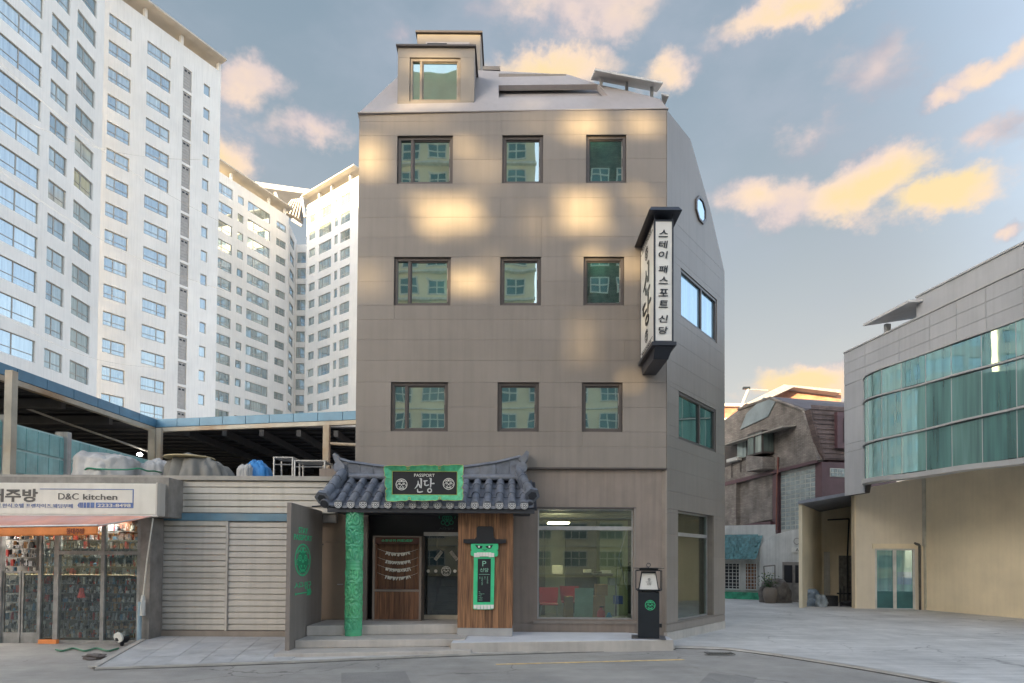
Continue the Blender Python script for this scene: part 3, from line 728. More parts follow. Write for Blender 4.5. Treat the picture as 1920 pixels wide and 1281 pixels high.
# ---- ground floor front
GZ = zbot - .036
sh = FP.rect(1008, 953, 1189, 1162)         # shop window
LZ = .2
ent0, ent1 = FP.loc(600, 1000)[0], FP.loc(960, 1000)[0]
m_lower = mat('brown_grey_lower_wall', (.245, .20, .17), .5, .09, 1.2, .05, streak=.2)
ez = FP.loc(760, 948)[1]
xd0 = FP.loc(678, 1080)[0]; xd1 = FP.loc(960, 1080)[0]
recess = (xd0, xd1, .44, ez)
shh = (sh[0], sh[1], sh[2], sh[3])
lw_ = MB(FP.M)
for c in bands(ent0 - .06, W, 0, GZ, [shh, recess]): lw_.box(c[0], c[1], .07, .3, c[2], c[3])
lw_.build('lower_wall', m_lower, bld)
MB(FP.M).box(sh[0] - .1, sh[1] + .06, .0, .069, sh[2] - .1, sh[2] - .04).build('sill', m_panel, bld)
MB(FP.M).box(xd1 + .02, sh[1] + .02, .03, .069, LZ - .02, sh[2] - .102).build('plinth', m_lower, bld)
# pier edges
MB(FP.M).box(sh[1] + .004, sh[1] + .05, .05, .069, sh[2], sh[3]).build('reveal_trim', m_panel, bld)
MB(FP.M).box(sh[0] - .05, sh[1] + .05, .05, .069, sh[3] + .003, sh[3] + .03).build('reveal_trim', m_frame, bld)
# shop glazing
def shopwin(P, r, tr, depth, parent, doorlines=()):
    x0, x1, z0, z1 = r; M = P.M
    b = MB(M); f = .035
    b.box(x0, x0 + f, depth, depth + .06, z0, z1); b.box(x1 - f, x1, depth, depth + .06, z0, z1)
    b.box(x0 + f, x1 - f, depth, depth + .06, z0, z0 + f); b.box(x0 + f, x1 - f, depth, depth + .06, z1 - f, z1)
    zt = z0 + (z1 - z0) * tr; b.box(x0 + f, x1 - f, depth - .005, depth + .06, zt - .045, zt + .045)
    o = b.build('shop_window', m_alu, parent)
    MB(M).box(x0 + f, x1 - f, depth + .025, depth + .035, z0 + f, zt - .046).build('pane', m_clear, o)
    MB(M).box(x0 + f, x1 - f, depth + .025, depth + .035, zt + .046, z1 - f).build('pane', m_clear, o)
    return o
m_clear = clear_glass('shop_glass', (.80, .88, .85), .09)
shopwin(FP, sh, 1 - (990 - 953) / 209, .16, bld)
shopwin(SP, S3, .79, .16, bld)
# room behind
m_roomwall = mat('room_wall', (.36, .36, .30), .8, .2, 1)
m_roomdark = mat('room_dark_wall', (.13, .125, .115), .8, .3, 1)
m_roomgreen = mat('room_green_column', (.32, .34, .20), .8, .1, 1)
rx0, rx1 = .45, 5.5
rm = MB(); rm.box(rx0 - .1, rx0, 14.73, 19.5, 0, 3.6); rm.box(rx0, rx1, 19.5, 19.6, 0, 3.6); rm.box(5.5, 5.6, 17.6, 19.6, 0, 3.6); rm.build('room_wall', m_roomwall, bld)
rp_ = [(rx0, 14.74, 0), (3.3, 14.74, 0), tuple(SP.pt(SL - .3, .31, 0)), (5.4, 19.5, 0), (rx0, 19.5, 0)]
MB().prism([Vector((x, y, 3.25)) for x, y, _ in rp_], (0, 0, .1)).build('room_ceiling', m_roomwall, bld)
MB().prism([Vector((x, y, .1)) for x, y, _ in rp_], (0, 0, .2)).build('room_floor', m_concrete, bld)
for x0, x1, mm in ((rx0, 1.6, m_roomwall), (1.6, 2.55, m_roomdark), (3.4, 4.3, m_roomdark)): MB().box(x0 + .01, x1 - .01, 18.4, 18.6, .3, 3.24).build('partition', mm, bld)
MB().box(2.57, 3.38, 17.9, 18.6, .3, 3.24).build('column', m_roomgreen, bld)
for k in range(3): MB().box(rx0, 3.9 + k * .75, 15.3 + k * 1.2, 15.55 + k * 1.2, 3.05, 3.249).build('ceiling_beam', m_roomdark, bld)
# steps and platform
def tread(pts, z0, z1, name='step'):
    return struct(MB().prism([Vector((x, y, z0)) for x, y in pts], (0, 0, z1 - z0)).build(name, m_concrete))
g = ground
a1, a2 = g(513, 1226, .075), g(850, 1219, .075)
st1 = tread([(a1.x, a1.y), (a2.x + .35, a2.y - .0), (a2.x + .35, 14.45), (-4.7, 14.45)], -.04, .075)
a1, a2 = g(560, 1201, .235), g(845, 1198, .235)
st2 = tread([(-4.35, a1.y), (a2.x + .3, a2.y), (a2.x + .3, 14.46), (-4.35, 14.46)], .079, .235)
a1, a2 = g(588, 1174, .448), g(855, 1170, .448)
st3 = tread([(-4.36, a1.y), (a2.x + .15, a2.y), (a2.x + .15, 15.2), (-4.36, 15.2)], .239, .448)
for s_ in (st1, st2, st3): bev(s_, .012)
m_plat = mat('pale_stone_platform', (.60, .60, .62), .7, .09, 1.5, .2, 60)
a1, a2 = g(845, 1206, .2), g(1263, 1200, .2)
pf = struct(MB().prism([(a1.x, a1.y, -.04), (a2.x, a2.y, -.04), (a2.x + .0, a2.y + .55, -.04), (a2.x - .75, 14.35, -.04), (a1.x, 14.35, -.04)], (0, 0, .24)).build('platform', m_concrete)); bev(pf, .012)
struct(MB().prism([(a1.x + .015, a1.y + .015, .2), (a2.x - .015, a2.y + .015, .2), (a2.x - .015, a2.y + .54, .2), (a2.x - .77, 14.34, .2), (a1.x + .015, 14.34, .2)], (0, 0, .006)).build('platform_top', m_plat))
mc = g(1258, 1189); o = MB().cyl((mc.x, mc.y, 0), (mc.x, mc.y, .02), .36, .36, 28).build('manhole_cover', mat('worn_iron_cover', (.24, .225, .2), .7, .2, 6, .4)); tag(o, 'round flat manhole cover in the paving beside the lantern post', 'manhole cover')

# ------------------------------------------------------------------ apartment towers
_cache = {}
def twindow(P, x, z, w, h, kind, parent, depth=.12):
    """window unit at local (x centre, z centre) of plane P; meshes shared"""
    key = (round(w, 1), round(h, 1), kind); w, h = key[0], key[1]
    M = P.M @ Matrix.Translation((x, depth, z))
    if key not in _cache:
        f = .07; W2, H2 = w / 2, h / 2; b = MB(); t = .07
        b.box(-W2, -W2 + f, 0, t, -H2, H2); b.box(W2 - f, W2, 0, t, -H2, H2); b.box(-W2 + f, W2 - f, 0, t, -H2, -H2 + f); b.box(-W2 + f, W2 - f, 0, t, H2 - f, H2)
        panes = []
        if kind in 'AB':
            mx = -W2 + w * (.40 if kind == 'A' else .62); zz = -H2 + h * .34
            b.box(mx - .045, mx + .045, .002, t, -H2 + f, H2 - f)
            b.box(-W2 + f, mx - .045, .004, t, zz - .03, zz + .03); b.box(mx + .045, W2 - f, .004, t, zz - .03, zz + .03)
            panes = [(-W2 + f, mx - .045), (mx + .045, W2 - f)]
        elif kind == 'C':
            m1, m2 = -W2 + w * .27, -W2 + w * .75; zz = -H2 + h * .34
            for mx in (m1, m2): b.box(mx - .035, mx + .035, .002, t, -H2 + f, H2 - f)
            b.box(m1 + .035, m2 - .035, .004, t, zz - .03, zz + .03)
            panes = [(-W2 + f, m1 - .035), (m1 + .035, m2 - .035), (m2 + .035, W2 - f)]
        else: panes = [(-W2 + f, W2 - f)]
        def mk(bb, nm, mm):
            me = bpy.data.meshes.new(nm); me.from_pydata([tuple(v) for v in bb.v], [], bb.f); me.materials.append(mm); return me
        _cache[key] = (mk(b, 'window', m_towerframe), [(mk(MB().box(p0 - (p0 + p1) / 2, p1 - (p0 + p1) / 2, .03, .045, -H2 + f, H2 - f), 'pane', m_glass_sky), (p0 + p1) / 2) for p0, p1 in panes])
    fm, ps = _cache[key]
    wo_ = put('window', fm, parent, M)
    for pm, px in ps: put('pane', pm, wo_, M @ Matrix.Translation((px, 0, 0)))
def tower(name_label, poly, cols, ztopw, zroof, parent_loc, zmin, step=2.82, label='', back=12, slab=True, zlow=0, slab_out=1.1, wtop=1.45):
    """poly: [(px, Y)...] face line; cols: (px0, px1, kind, dz, height)"""
    t = thing('apartment_tower', parent_loc, label, 'apartment building')
    P2 = [Vector(((ray(px, 450).x / ray(px, 450).y) * Y, Y, 0)) for px, Y in poly]
    def pt(px):
        k = ray(px, 450); k = k.x / k.y
        for i in range(len(P2) - 1):
            a, b = P2[i], P2[i + 1]
            den = (b.x - a.x) - k * (b.y - a.y)
            if abs(den) < 1e-9: continue
            s = (k * a.y - a.x) / den
            if -1e-6 <= s <= 1 + 1e-6 or (i == len(P2) - 2 and s > 1) or (i == 0 and s < 0 and px <= poly[0][0]): return a + (b - a) * s
        return P2[-1]
    wallb = MB(); edges = []
    xs = [poly[0][0]] + [c for cc in cols for c in cc[:2]] + [poly[-1][0]]
    xs = sorted(set(xs))
    kinds = {(c[0], c[1]): c for c in cols}
    for a, b in zip(xs, xs[1:]):
        A, B = pt(a), pt(b)
        if (B - A).length < .05: continue
        P = Plane((A.x, A.y), (B.x, B.y)); L = P.len
        edges.append((A, B, P))
        c = kinds.get((a, b))
        if not c:
            n = 1
            if (a < 190 and L > 3): n = 3
            wallb.M = P.M; wallb.box(0, L, 0, .3, zlow, zroof); continue
        kind, dz, h = c[2], c[3], c[4]
        wallb.M = P.M; prev = zroof; k = 0
        while True:
            zt = ztopw + dz - step * k; zb = zt - h
            if zb < zmin: break
            if zt < prev: wallb.box(0, L, 0, .3, zt, prev)
            if kind == 'L':
                lv = MB(P.M); lv.box(.04, L - .04, .1, .16, zb + .05, zt - .03)
                for q in range(6): lv.box(.06, L - .06, .07, .1, zb + .15 + q * (h - .5) / 6, zb + .2 + q * (h - .5) / 6)
                lo = lv.build('louver', m_louver, t)
                for fx in (.3, .7): MB(P.M).box(L * fx - .12, L * fx + .12, .05, .069, zt - .38, zt - .2).build('vent', m_black, lo)
            else: twindow(P, L / 2, (zt + zb) / 2, L - .01, h, kind, t)
            prev = zb; k += 1
        wallb.box(0, L, 0, .3, zlow, prev)
    wallb.M = I4
    # body behind
    ins = [(e[0] + e[2].n * .301) for e in edges] + [edges[-1][1] + edges[-1][2].n * .301]
    bk = [ins[-1] + edges[-1][2].n * back, ins[0] + edges[0][2].n * back]
    wallb.prism([Vector((v.x, v.y, zlow)) for v in ins + bk], (0, 0, zroof - zlow - .05))
    wallb.build('wall', m_white, t)
    if slab:
        sb = MB()
        for A, B, P in edges:
            sb.M = P.M; sb.box(-.02, P.len + .02, -slab_out, 2.5, zroof + 1.0, zroof + 1.20)
        sb.M = I4; so_ = sb.build('roof_slab', m_slab, t)
        tot = 0
        for A, B, P in edges:
            tot += P.len
            if tot > 3.2:
                tot = 0; MB(P.M).box(P.len - .35, P.len - .05, -.02, .4, zroof + .003, zroof + .998).build('post', m_white, t)
    return t, pt
L = [(-420, 36), (-60, 44), (0, 46), (50, 48.2), (110, 51.2), (150, 53.6), (187, 56.3)]
tower('', L, [(-330, -230, 'B', .3, 1.6), (-190, -90, 'B', .3, 1.6), (-50, 71, 'B', .3, 1.75), (88, 122, 'A', .1, 1.6), (136, 172, 'A', 0, 1.6)], 61.2 + .1, 63.0, (-38, 50, 0), 10, back=12,
      label='curved white apartment tower with slanting window rows at the far left edge', slab=True)
def dline(P0, d, px, t_sign=-1):
    k = ray(px, 450); k = k.x / k.y; s = (k * P0[1] - P0[0]) / (d[0] - k * d[1]); return (P0[0] + d[0] * s, P0[1] + d[1] * s)
kx = ray(409, 450); P0 = (kx.x / kx.y * 72, 72)
def Yat(px, P0, d): return dline(P0, d, px)[1]
md = (.62, 1)
tower('', [(187, Yat(187, P0, md)), (409, 72)], [(196, 239, 'A', 0, 1.45), (269, 314, 'B', -.1, 1.45), (338, 354, 'L', -.2, 2.5), (377, 389, 'S', -.5, 1.25)], 57.7, 59.9, (-38, 66, 0), 12,
      label='tall white apartment slab with blue windows and grey louvres', back=34, step=2.8)
kx = ray(541, 450); P0 = (kx.x / kx.y * 102, 102)
td = (.5, 1)
def yy(px): return Yat(px, P0, td)
tower('', [(388, yy(388)), (541, 102)], [(403, 435, 'A', 0, 1.6), (445, 456, 'S', -.2, 1.2), (464, 506, 'C', -.1, 1.6), (518, 536, 'A', -.4, 1.2)], 57.9, 59.4, (-42, 96, 0), 16,
      label='white apartment block behind the louvred slab, between it and the dark recess', back=10, step=2.83)
tower('', [(541, 102), (556, 107.5)], [(544, 552, 'S', 0, 1.6)], 57, 58.3, (-38, 104, 0), 18, label='narrow side face of white apartment block leading into the dark recess', back=5, step=2.83, slab=False)
tower('', [(556, 107.6), (577, 107.6)], [(558, 574, 'A', 0, 1.9)], 56.2, 57.6, (-37, 108, 0), 18, label='narrow recessed white stair block with balconies between two apartment wings', back=5, step=2.83, slab=False)
tower('', [(575, 100), (672, 92)], [(580, 591, 'S', 0, 1.3), (598, 621, 'C', 0.1, 1.7), (627, 633, 'S', .2, 1.4), (638, 656, 'A', .3, 1.7)], 58.2, 60.2, (-28, 96, 0), 18,
      label='white apartment wing rising right behind the left edge of the brown guesthouse', back=12, step=2.83)
# link roof over the recess
def link(px0, py0, px1, py1, Y0, Y1, th=.7, dep=4):
    A, B = atY(px0, py0, Y0), atY(px1, py1, Y1)
    return A, B
A, B = link(478, 350, 608, 368, 108, 112)
lr = MB().prism([A, B, B + Vector((0, 5, 0)), A + Vector((0, 5, 0))], (0, 0, .9)).build('skybridge_roof', m_white2)
tag(lr, 'thin white link roof spanning the gap between two apartment wings', 'roof')
m_truss = mat('grey_brown_truss', (.16, .145, .13), .6)
MB().prism([atY(x, y, 107.2) for x, y in ((528, 396), (546, 374), (566, 371), (563, 412), (548, 404))], (0, 1.5, 0)).build('slanted_canopy', m_truss, lr)
for k in range(6):
    A, B = atY(532 + k * 5.5, 396 + k * 2.6, 107.0), atY(548 + k * 3.6, 374 - k * .4, 107.0); MB().cyl(A, B, .11, .11, 5).build('rib', m_white2, lr)
for (x0, y0, x1, y1) in ((516, 362, 524, 380), (566, 370, 572, 408), (548, 412, 566, 424)):
    A, B = atY(x0, y0, 106.8), atY(x1, y1, 106.8); MB().cyl(A, B, .28, .22, 8).build('brace', m_white2, lr)

# opposite apartment building (behind the camera): unseen screen placed to shade the street; added openings throw the facade's sun patches
OY = -40.0
holes = []
patches = [(697, 300, 58, 72), (882, 290, 48, 48), (1098, 240, 92, 50), (1212, 236, 66, 34), (850, 408, 150, 74), (1098, 400, 96, 76), (1222, 395, 60, 50),
           (697, 525, 80, 62), (880, 528, 92, 44), (1118, 488, 50, 36), (1188, 502, 34, 40), (1098, 640, 60, 92), (1187, 718, 20, 24), (775, 228, 190, 34),
           (760, 182, 52, 22), (815, 178, 90, 14), (915, 318, 90, 70), (800, 100, 110, 26), (840, 512, 40, 20), (990, 178, 60, 10), (1200, 370, 30, 30), (880, 440, 60, 20), (1245, 625, 20, 24), (1010, 232, 90, 26), (930, 500, 60, 40), (1010, 420, 60, 60)]
DIM = {(915, 318), (775, 228), (1098, 640), (697, 525), (840, 512), (880, 440), (1010, 232), (930, 500), (1010, 420), (1222, 395)}
slats = []  # bars added across some openings to weaken their sun patches
for (px, py, w, h) in patches:  # trace each facade sun patch back along the sun to cut its opening
    x, z = FP.loc(px, py); p = FP.pt(x, 0, z); t = (p.y - OY) / -SD.y * 1.0
    q_ = p + SD * t; hw, hh = w / 2 / 79.5 * 1.0 + .07, h / 2 / 79.5
    nb = 4; cuts = [-1, -.5, .1, .55, 1]
    for j in range(nb):
        za, zb2 = q_.z + hh * cuts[j], q_.z + hh * cuts[j + 1]; f0, f1 = rnd.uniform(.62, 1.05), rnd.uniform(.62, 1.05)
        holes.append((q_.x - hw * f0 + 78, q_.x + hw * f1 + 78, za, zb2))
    if (px, py) in DIM:
        xx = q_.x + 78 - hw * 1.1
        while xx < q_.x + 78 + hw * 1.1: slats.append((xx, xx + .10, q_.z - hh, q_.z + hh)); xx += .19
OP = Plane((-78, OY), (27, OY))
ob = thing('apartment_building', (15, OY, 0), 'wide cream apartment building across the street, behind the camera, placed to shade it, with openings shaped for sun patches', 'building')
m_ocream = mat('opposite_cream_wall', (.85, .78, .60), .8, .08, .3, .05)
merged = holes
wb = MB(OP.M)
for s_ in slats: wb.box(s_[0], s_[1], .05, .12, s_[2], s_[3])
for c in bands(0, 105, 0, 29.5, merged): wb.box(c[0], c[1], 0, .2, c[2], c[3])
wb.build('wall', m_ocream, ob)
m_owhite = mat('opposite_window_frame', (.72, .72, .68), .6)
m_oglass = mat('opposite_glass', (.16, .26, .30), .15, .2, .3, 0, spec=.9)
fb, gb = MB(OP.M), MB(OP.M)
for i in range(26):
    for k in range(9):
        x0 = 2 + i * 4.0; z0 = 1.2 + k * 3.1; x1, z1 = x0 + 2.6, z0 + 1.7
        if any(h[0] < x1 + .1 and h[1] > x0 - .1 and h[2] < z1 + .1 and h[3] > z0 - .1 for h in holes): continue
        gb.box(x0, x1, .21, .27, z0, z1)
        for xx in (x0, x0 + .87, x0 + 1.74, x1): fb.box(xx - .06, xx + .06, .202, .32, z0, z1)
        for zz in (z0, z0 + .9, z1): fb.box(x0 - .06, x1 + .06, .203, .318, zz - .06, zz + .06)
    fb.box(0, 0, 0, 0, 0, 0)
for k in range(10): fb.box(.0, 105, .201, .40, .3 + k * 3.1, .42 + k * 3.1) if not any(h[2] < .45 + k * 3.1 and h[3] > .27 + k * 3.1 for h in holes) else None
for (X0, X1, Yb, Hh, mm, lab) in ((-25, .6, -42, 60, m_ocream, 'tall cream apartment tower across the street, mirrored in the left windows'), (6.5, 19, -42, 52, brick('dark_brick', (.10, .085, .075), (.16, .14, .12), (.2, .19, .17), .5, .16), 'tall dark brick block across the street, mirrored in the right windows')):
    tw = thing('apartment_building', ((X0 + X1) / 2, Yb, 0), lab, 'building'); MB().box(X0, X1, Yb - 8, Yb, 0, Hh).build('wall', mm, tw)
    f2, g2 = MB(), MB()
    for i in range(int((X1 - X0) / 3.1)):
        for k in range(int(Hh / 3.2) - 1):
            x0 = X0 + .6 + i * 3.1; z0 = 1.0 + k * 3.2; g2.box(x0, x0 + 2.1, Yb + .01, Yb + .05, z0, z0 + 1.8)
            for xx in (x0, x0 + 1.05, x0 + 2.1): f2.box(xx - .07, xx + .07, Yb + .0, Yb + .12, z0, z0 + 1.8)
            for zz in (z0, z0 + .9, z0 + 1.8): f2.box(x0 - .07, x0 + 2.17, Yb + .001, Yb + .11, zz - .07, zz + .07)
    if mm is m_ocream:
        for k in range(18): f2.box(X0 - .1, X1 + .1, Yb + .0, Yb + .5, k * 3.2 + .2, k * 3.2 + .42)
    stuff(g2.build('window_pane', m_oglass, tw)); stuff(f2.build('window_frame', m_owhite, tw))
gb.build('window_pane', m_oglass, ob)['kind'] = 'stuff'
fb.build('window_frame', m_owhite, ob)['kind'] = 'stuff'
# ------------------------------------------------------------------ materials 2
m_tile = mat('slate_blue_roof_tile', (.135, .15, .185), .42, .2, 7, .3, 50, tint=(.22, .22, .23), tintv=.5, objvar=.14)
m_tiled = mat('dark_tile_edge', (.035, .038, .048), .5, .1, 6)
m_ink = mat('ink_black', (.012, .013, .018), .45, .1, 5, 0)
m_pwhite = mat('lettering_white', (.72, .71, .66), .5, .05, 5, 0)
m_silver = mat('silver_lettering', (.55, .55, .55), .4, .05, 5, 0)
m_green = mat('sign_green', (.05, .52, .24), .45, .08, 6, .04)
m_green2 = mat('frame_green', (.07, .42, .23), .5, .25, 12, .15, 60, tint=(.16, .5, .22), tintv=.6)
m_gold = mat('gold_edge_paint', (.42, .42, .10), .5, .1, 5, 0)
m_wood = wood('stained_wood', (.08, .035, .018), (.36, .18, .085))
m_woodc = wood('case_wood', (.08, .034, .018), (.26, .115, .055))
m_brownm = mat('brown_metal_door', (.20, .145, .105), .4, .08, 1.5, .05)
m_casef = mat('case_frame_taupe', (.23, .18, .15), .45, .08, 2)
m_paperw = mat('white_paper', (.72, .68, .60), .8, .08, 30, .1)
# ------------------------------------------------------------------ tiled entrance canopy
cn = thing('tiled_canopy', (-1.8, 13.9, 3.0), 'slate blue tiled entrance canopy with upturned ridge ends over the doorway', 'roof')
YE0, YT0 = 12.98, 14.15
pe = [634.8, 658, 681.6, 704.5, 727.5, 751, 773.6, 797, 820.7, 844, 867.5, 891, 914.2, 937.3, 960.5, 983]
exs = [atY(x, 948, YE0).x for x in pe]; zE = atY(800, 948, YE0).z; zT = atY(800, 899, YT0).z
x_l, x_r = exs[0], exs[-1]; pitch_ = (x_r - x_l) / 15
sl_d = Vector((0, YT0 - YE0, zT - zE)); sl_len = sl_d.length; sl_u = sl_d.normalized(); sl_n = Vector((0, -sl_u.z, sl_u.y))
def slope_M(x, s): # frame on the slope: local x right, local y up-slope, local z normal
    o_ = Vector((x, YE0, zE)) + sl_u * s
    return Matrix(((1, 0, 0, o_.x), (0, sl_u.y, sl_n.y, o_.y), (0, sl_u.z, sl_n.z, o_.z), (0, 0, 0, 1)))
nrow = 3; tl = sl_len / nrow
rt, ft = MB(), MB()
n = 8
for s0, s1, r0, r1 in ((0, .03, .094, .094), (.03, tl + .02, .086, .078)):
    P = []
    for s_, r in ((s0, r0), (s1, r1)):
        for i in range(n + 1):
            t = math.pi * i / n; P.append((math.cos(t) * r, s_, math.sin(t) * r * 1.05))
    rt.add(P, [(i, i + 1, n + 2 + i, n + 1 + i) for i in range(n)] + ([tuple(range(n + 1))[::-1]] if s0 == 0 else []))
    if s0 > 0: rt.add([(math.cos(math.pi * i / n) * r_, .03, math.sin(math.pi * i / n) * r_ * 1.05) for r_ in (.094, .086) for i in range(n + 1)], [(i, i + 1, n + 2 + i, n + 1 + i) for i in range(n)])
hw = pitch_ / 2 - .05
P = []
for s_, dz in ((0, .022), (tl + .03, 0)):
    for i in range(7):
        a = -1 + i / 3; P.append((a * hw, s_, dz + .035 * a * a - .035))
for i in range(7): 
    a = -1 + i / 3; P.append((a * hw, 0, .022 + .035 * a * a - .07))
ft.add(P, [(i, i + 1, 8 + i, 7 + i) for i in range(6)] + [(i + 14, i + 15, i + 1, i) for i in range(6)])
def mk(bb, nm, mm, smooth=True):
    me = bpy.data.meshes.new(nm); me.from_pydata([tuple(v) for v in bb.v], [], bb.f); me.materials.append(mm)
    if smooth: me.polygons.foreach_set('use_smooth', [True] * len(me.polygons)); me.set_sharp_from_angle(angle=R(35))
    return me
me_rt, me_ft = mk(rt, 'round_tile', m_tile), mk(ft, 'flat_tile', m_tile)
for k in range(nrow):
    for i in range(16): put('round_tile', me_rt, cn, slope_M(x_l + pitch_ * i + rnd.uniform(-.003, .003), k * tl) @ Matrix.Translation((0, 0, .02 - .000 * k)))
    for i in range(15): put('flat_tile', me_ft, cn, slope_M(x_l + pitch_ * (i + .5), k * tl))
    for xx in (x_l - pitch_ * .5, x_r + pitch_ * .45): put('flat_tile', me_ft, cn, slope_M(xx, k * tl))
# near-black tile edges + deck
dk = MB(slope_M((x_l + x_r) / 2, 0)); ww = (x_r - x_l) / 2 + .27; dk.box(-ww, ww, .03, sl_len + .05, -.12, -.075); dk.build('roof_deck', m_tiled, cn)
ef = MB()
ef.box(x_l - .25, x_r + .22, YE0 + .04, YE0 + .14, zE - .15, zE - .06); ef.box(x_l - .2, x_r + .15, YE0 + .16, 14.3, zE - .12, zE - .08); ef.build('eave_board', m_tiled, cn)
for i in range(15):
    b = MB(); c = x_l + pitch_ * (i + .5)
    for j in range(8):
        t0, t1 = math.pi * (1 + j / 8), math.pi * (1 + (j + 1) / 8)
        b.prism([(c + math.cos(t0) * .075, YE0 - .01, zE - .02 + math.sin(t0) * .045), (c + math.cos(t1) * .075, YE0 - .01, zE - .02 + math.sin(t1) * .045), (c + math.cos(t1) * .075, YE0 - .01, zE - .005), (c + math.cos(t0) * .075, YE0 - .01, zE - .005)], (0, .03, 0))
    b.build('eave_lip', m_tile, cn)
# round end caps with a flower
cap = MB(); cap.cyl((0, -.028, 0), (0, .0, 0), .088, .088, 18)
fl_ = MB()
fl_.arc(0, 0, .08, .012, -.034, 0, 360, 20)
for j in range(8):
    a = 2 * math.pi * j / 8; fl_.disc(math.cos(a) * .045, math.sin(a) * .045, .0155, .0155, -.034, 7)
fl_.disc(0, 0, .018, .018, -.034, 8)
me_cap, me_fl = mk(cap, 'end_cap', m_tiled, False), mk(fl_, 'flower_motif', m_silver, False)
for i in range(16):
    M_ = Matrix.Translation((x_l + pitch_ * i, YE0 - .002, zE + .012)); c = put('end_cap', me_cap, cn, M_); put('flower_motif', me_fl, c, M_)
# ridge wall with sagging top
YR = YT0 + .0
def rp(px, py): p = atY(px, py, YR - .12); return p
prof_t = [(637, 862), (652, 867), (675, 870), (700, 873.5), (730, 877), (765, 879), (800, 879.5), (835, 879), (870, 876.5), (900, 872.5), (930, 868), (955, 862), (975, 857)]
segs = [(rp(x, y), rp(x, 899.5)) for x, y in prof_t]
for (t0, b0), (t1, b1) in zip(segs, segs[1:]):
    g_ = .004
    MB().prism([(b0.x + g_, YR - .1, b0.z), (b1.x - g_, YR - .1, b1.z), (t1.x - g_, YR - .1, t1.z), (t0.x + g_, YR - .1, t0.z)], (0, .3, 0)).build('ridge_block', m_tile, cn)
capb = MB()
for (t0, _), (t1, _) in zip(segs, segs[1:]):
    P = []; 
    for q_, dx in ((t0, -.0), (t1, .012)):
        for j in range(7):
            a = math.pi * j / 6; P.append((q_.x + dx, YR - .0 - math.cos(a) * .14, q_.z + math.sin(a) * .065))
    MB().add(P, [(j, j + 1, 8 + j, 7 + j) for j in range(6)] + [tuple(range(7)), tuple(range(7, 14))[::-1]]).build('ridge_cap', m_tile, cn, smooth=True)
# under-ridge roll
MB().cyl((x_l - .05, YR - .14, zT + .035), (x_r + .02, YR - .14, zT + .035), .07, .07, 12).build('ridge_roll', m_tile, cn, smooth=True)
# upturned ridge ends
for s_, bx, tip in ((-1, 637, [(640, 866), (634, 858), (628, 849), (624, 853), (627, 863), (632, 874)]), (1, 978, [(972, 860), (981, 853), (987, 845), (992, 848), (990, 860), (982, 872)])):
    MB().prism([rp(*q_) - Vector((0, .03, 0)) for q_ in tip], (0, .32, 0)).build('ridge_end', m_tile, cn)
    c0 = rp(bx, 877); bo = MB().cyl((c0.x, YR - .2, c0.z), (c0.x, YR + .2, c0.z), .13, .13, 14); bo.build('ridge_boss', m_tile, cn, smooth=True)
    # hip roll descending to the eave
    a = rp(643 if s_ < 0 else 974, 884) + Vector((0, -.02, 0)); e_ = atY(606 if s_ < 0 else 997, 932 if s_ < 0 else 927, YE0 + .1)
    hb = MB(); d = (e_ - a)
    hb.cyl(a, e_, .085, .105, 12); hb.build('hip_roll', m_tile, cn, smooth=True)
    side = Vector((1, 0, 0)); up_ = d.normalized().cross(side).normalized()
    if up_.z < 0: up_ = -up_
    hb = MB(); hb.prism([a - side * .1 - up_ * .16, a + side * .1 - up_ * .16, a + side * .1, a - side * .1], d * .97); hb.build('hip_wall', m_tile, cn)
    for q_ in (.3, .62): c = a + d * q_; hb = MB().cyl(c - d.normalized() * .014, c + d.normalized() * .014, .108, .112, 12); hb.build('hip_band', m_tile, cn, smooth=True)
    dn = d.normalized(); c = e_
    hb = MB(); hb.cyl(c - dn * .05, c + dn * .06, .16, .17, 6); hb.build('hip_end', m_tile, cn)
    hb = MB(); hb.cyl(c + dn * .061, c + dn * .075, .10, .10, 6); hb.build('hip_end_face', m_tiled, cn)
    c2 = atY(608 if s_ < 0 else 993, 945 if s_ < 0 else 948, YE0 + .05); c1 = c2 + Vector((-s_ * .13, .5, .3))
    hb = MB().cyl(c1, c2, .095, .105, 14); hb.build('corner_tile', m_tile, cn, smooth=True)
    dn2 = (c2 - c1).normalized(); MB().cyl(c2 + dn2 * .001, c2 + dn2 * .01, .085, .085, 14).build('corner_tile_face', m_tiled, cn)
# stay rod and small floodlight under the eaves
p = atY(585, 950, 13.2); q_ = atY(612, 948, 13.2)
MB().tube([p, q_], .015).build('stay_rod', m_black, cn)
for px_, py_ in ((688, 956), (733, 957), (781, 957)):
    p = atY(px_, py_, 13.3); b = MB().box(p.x - .06, p.x + .06, p.y, p.y + .12, p.z - .035, p.z + .05); tag(b.build('spotlight', m_black), ['small black spotlight under the eave beside the green column', 'small black spotlight under the eave, left of the goblin signboard centre', 'small black spotlight under the eave nearest the glass door'][[688, 733, 781].index(px_)], 'spotlight')
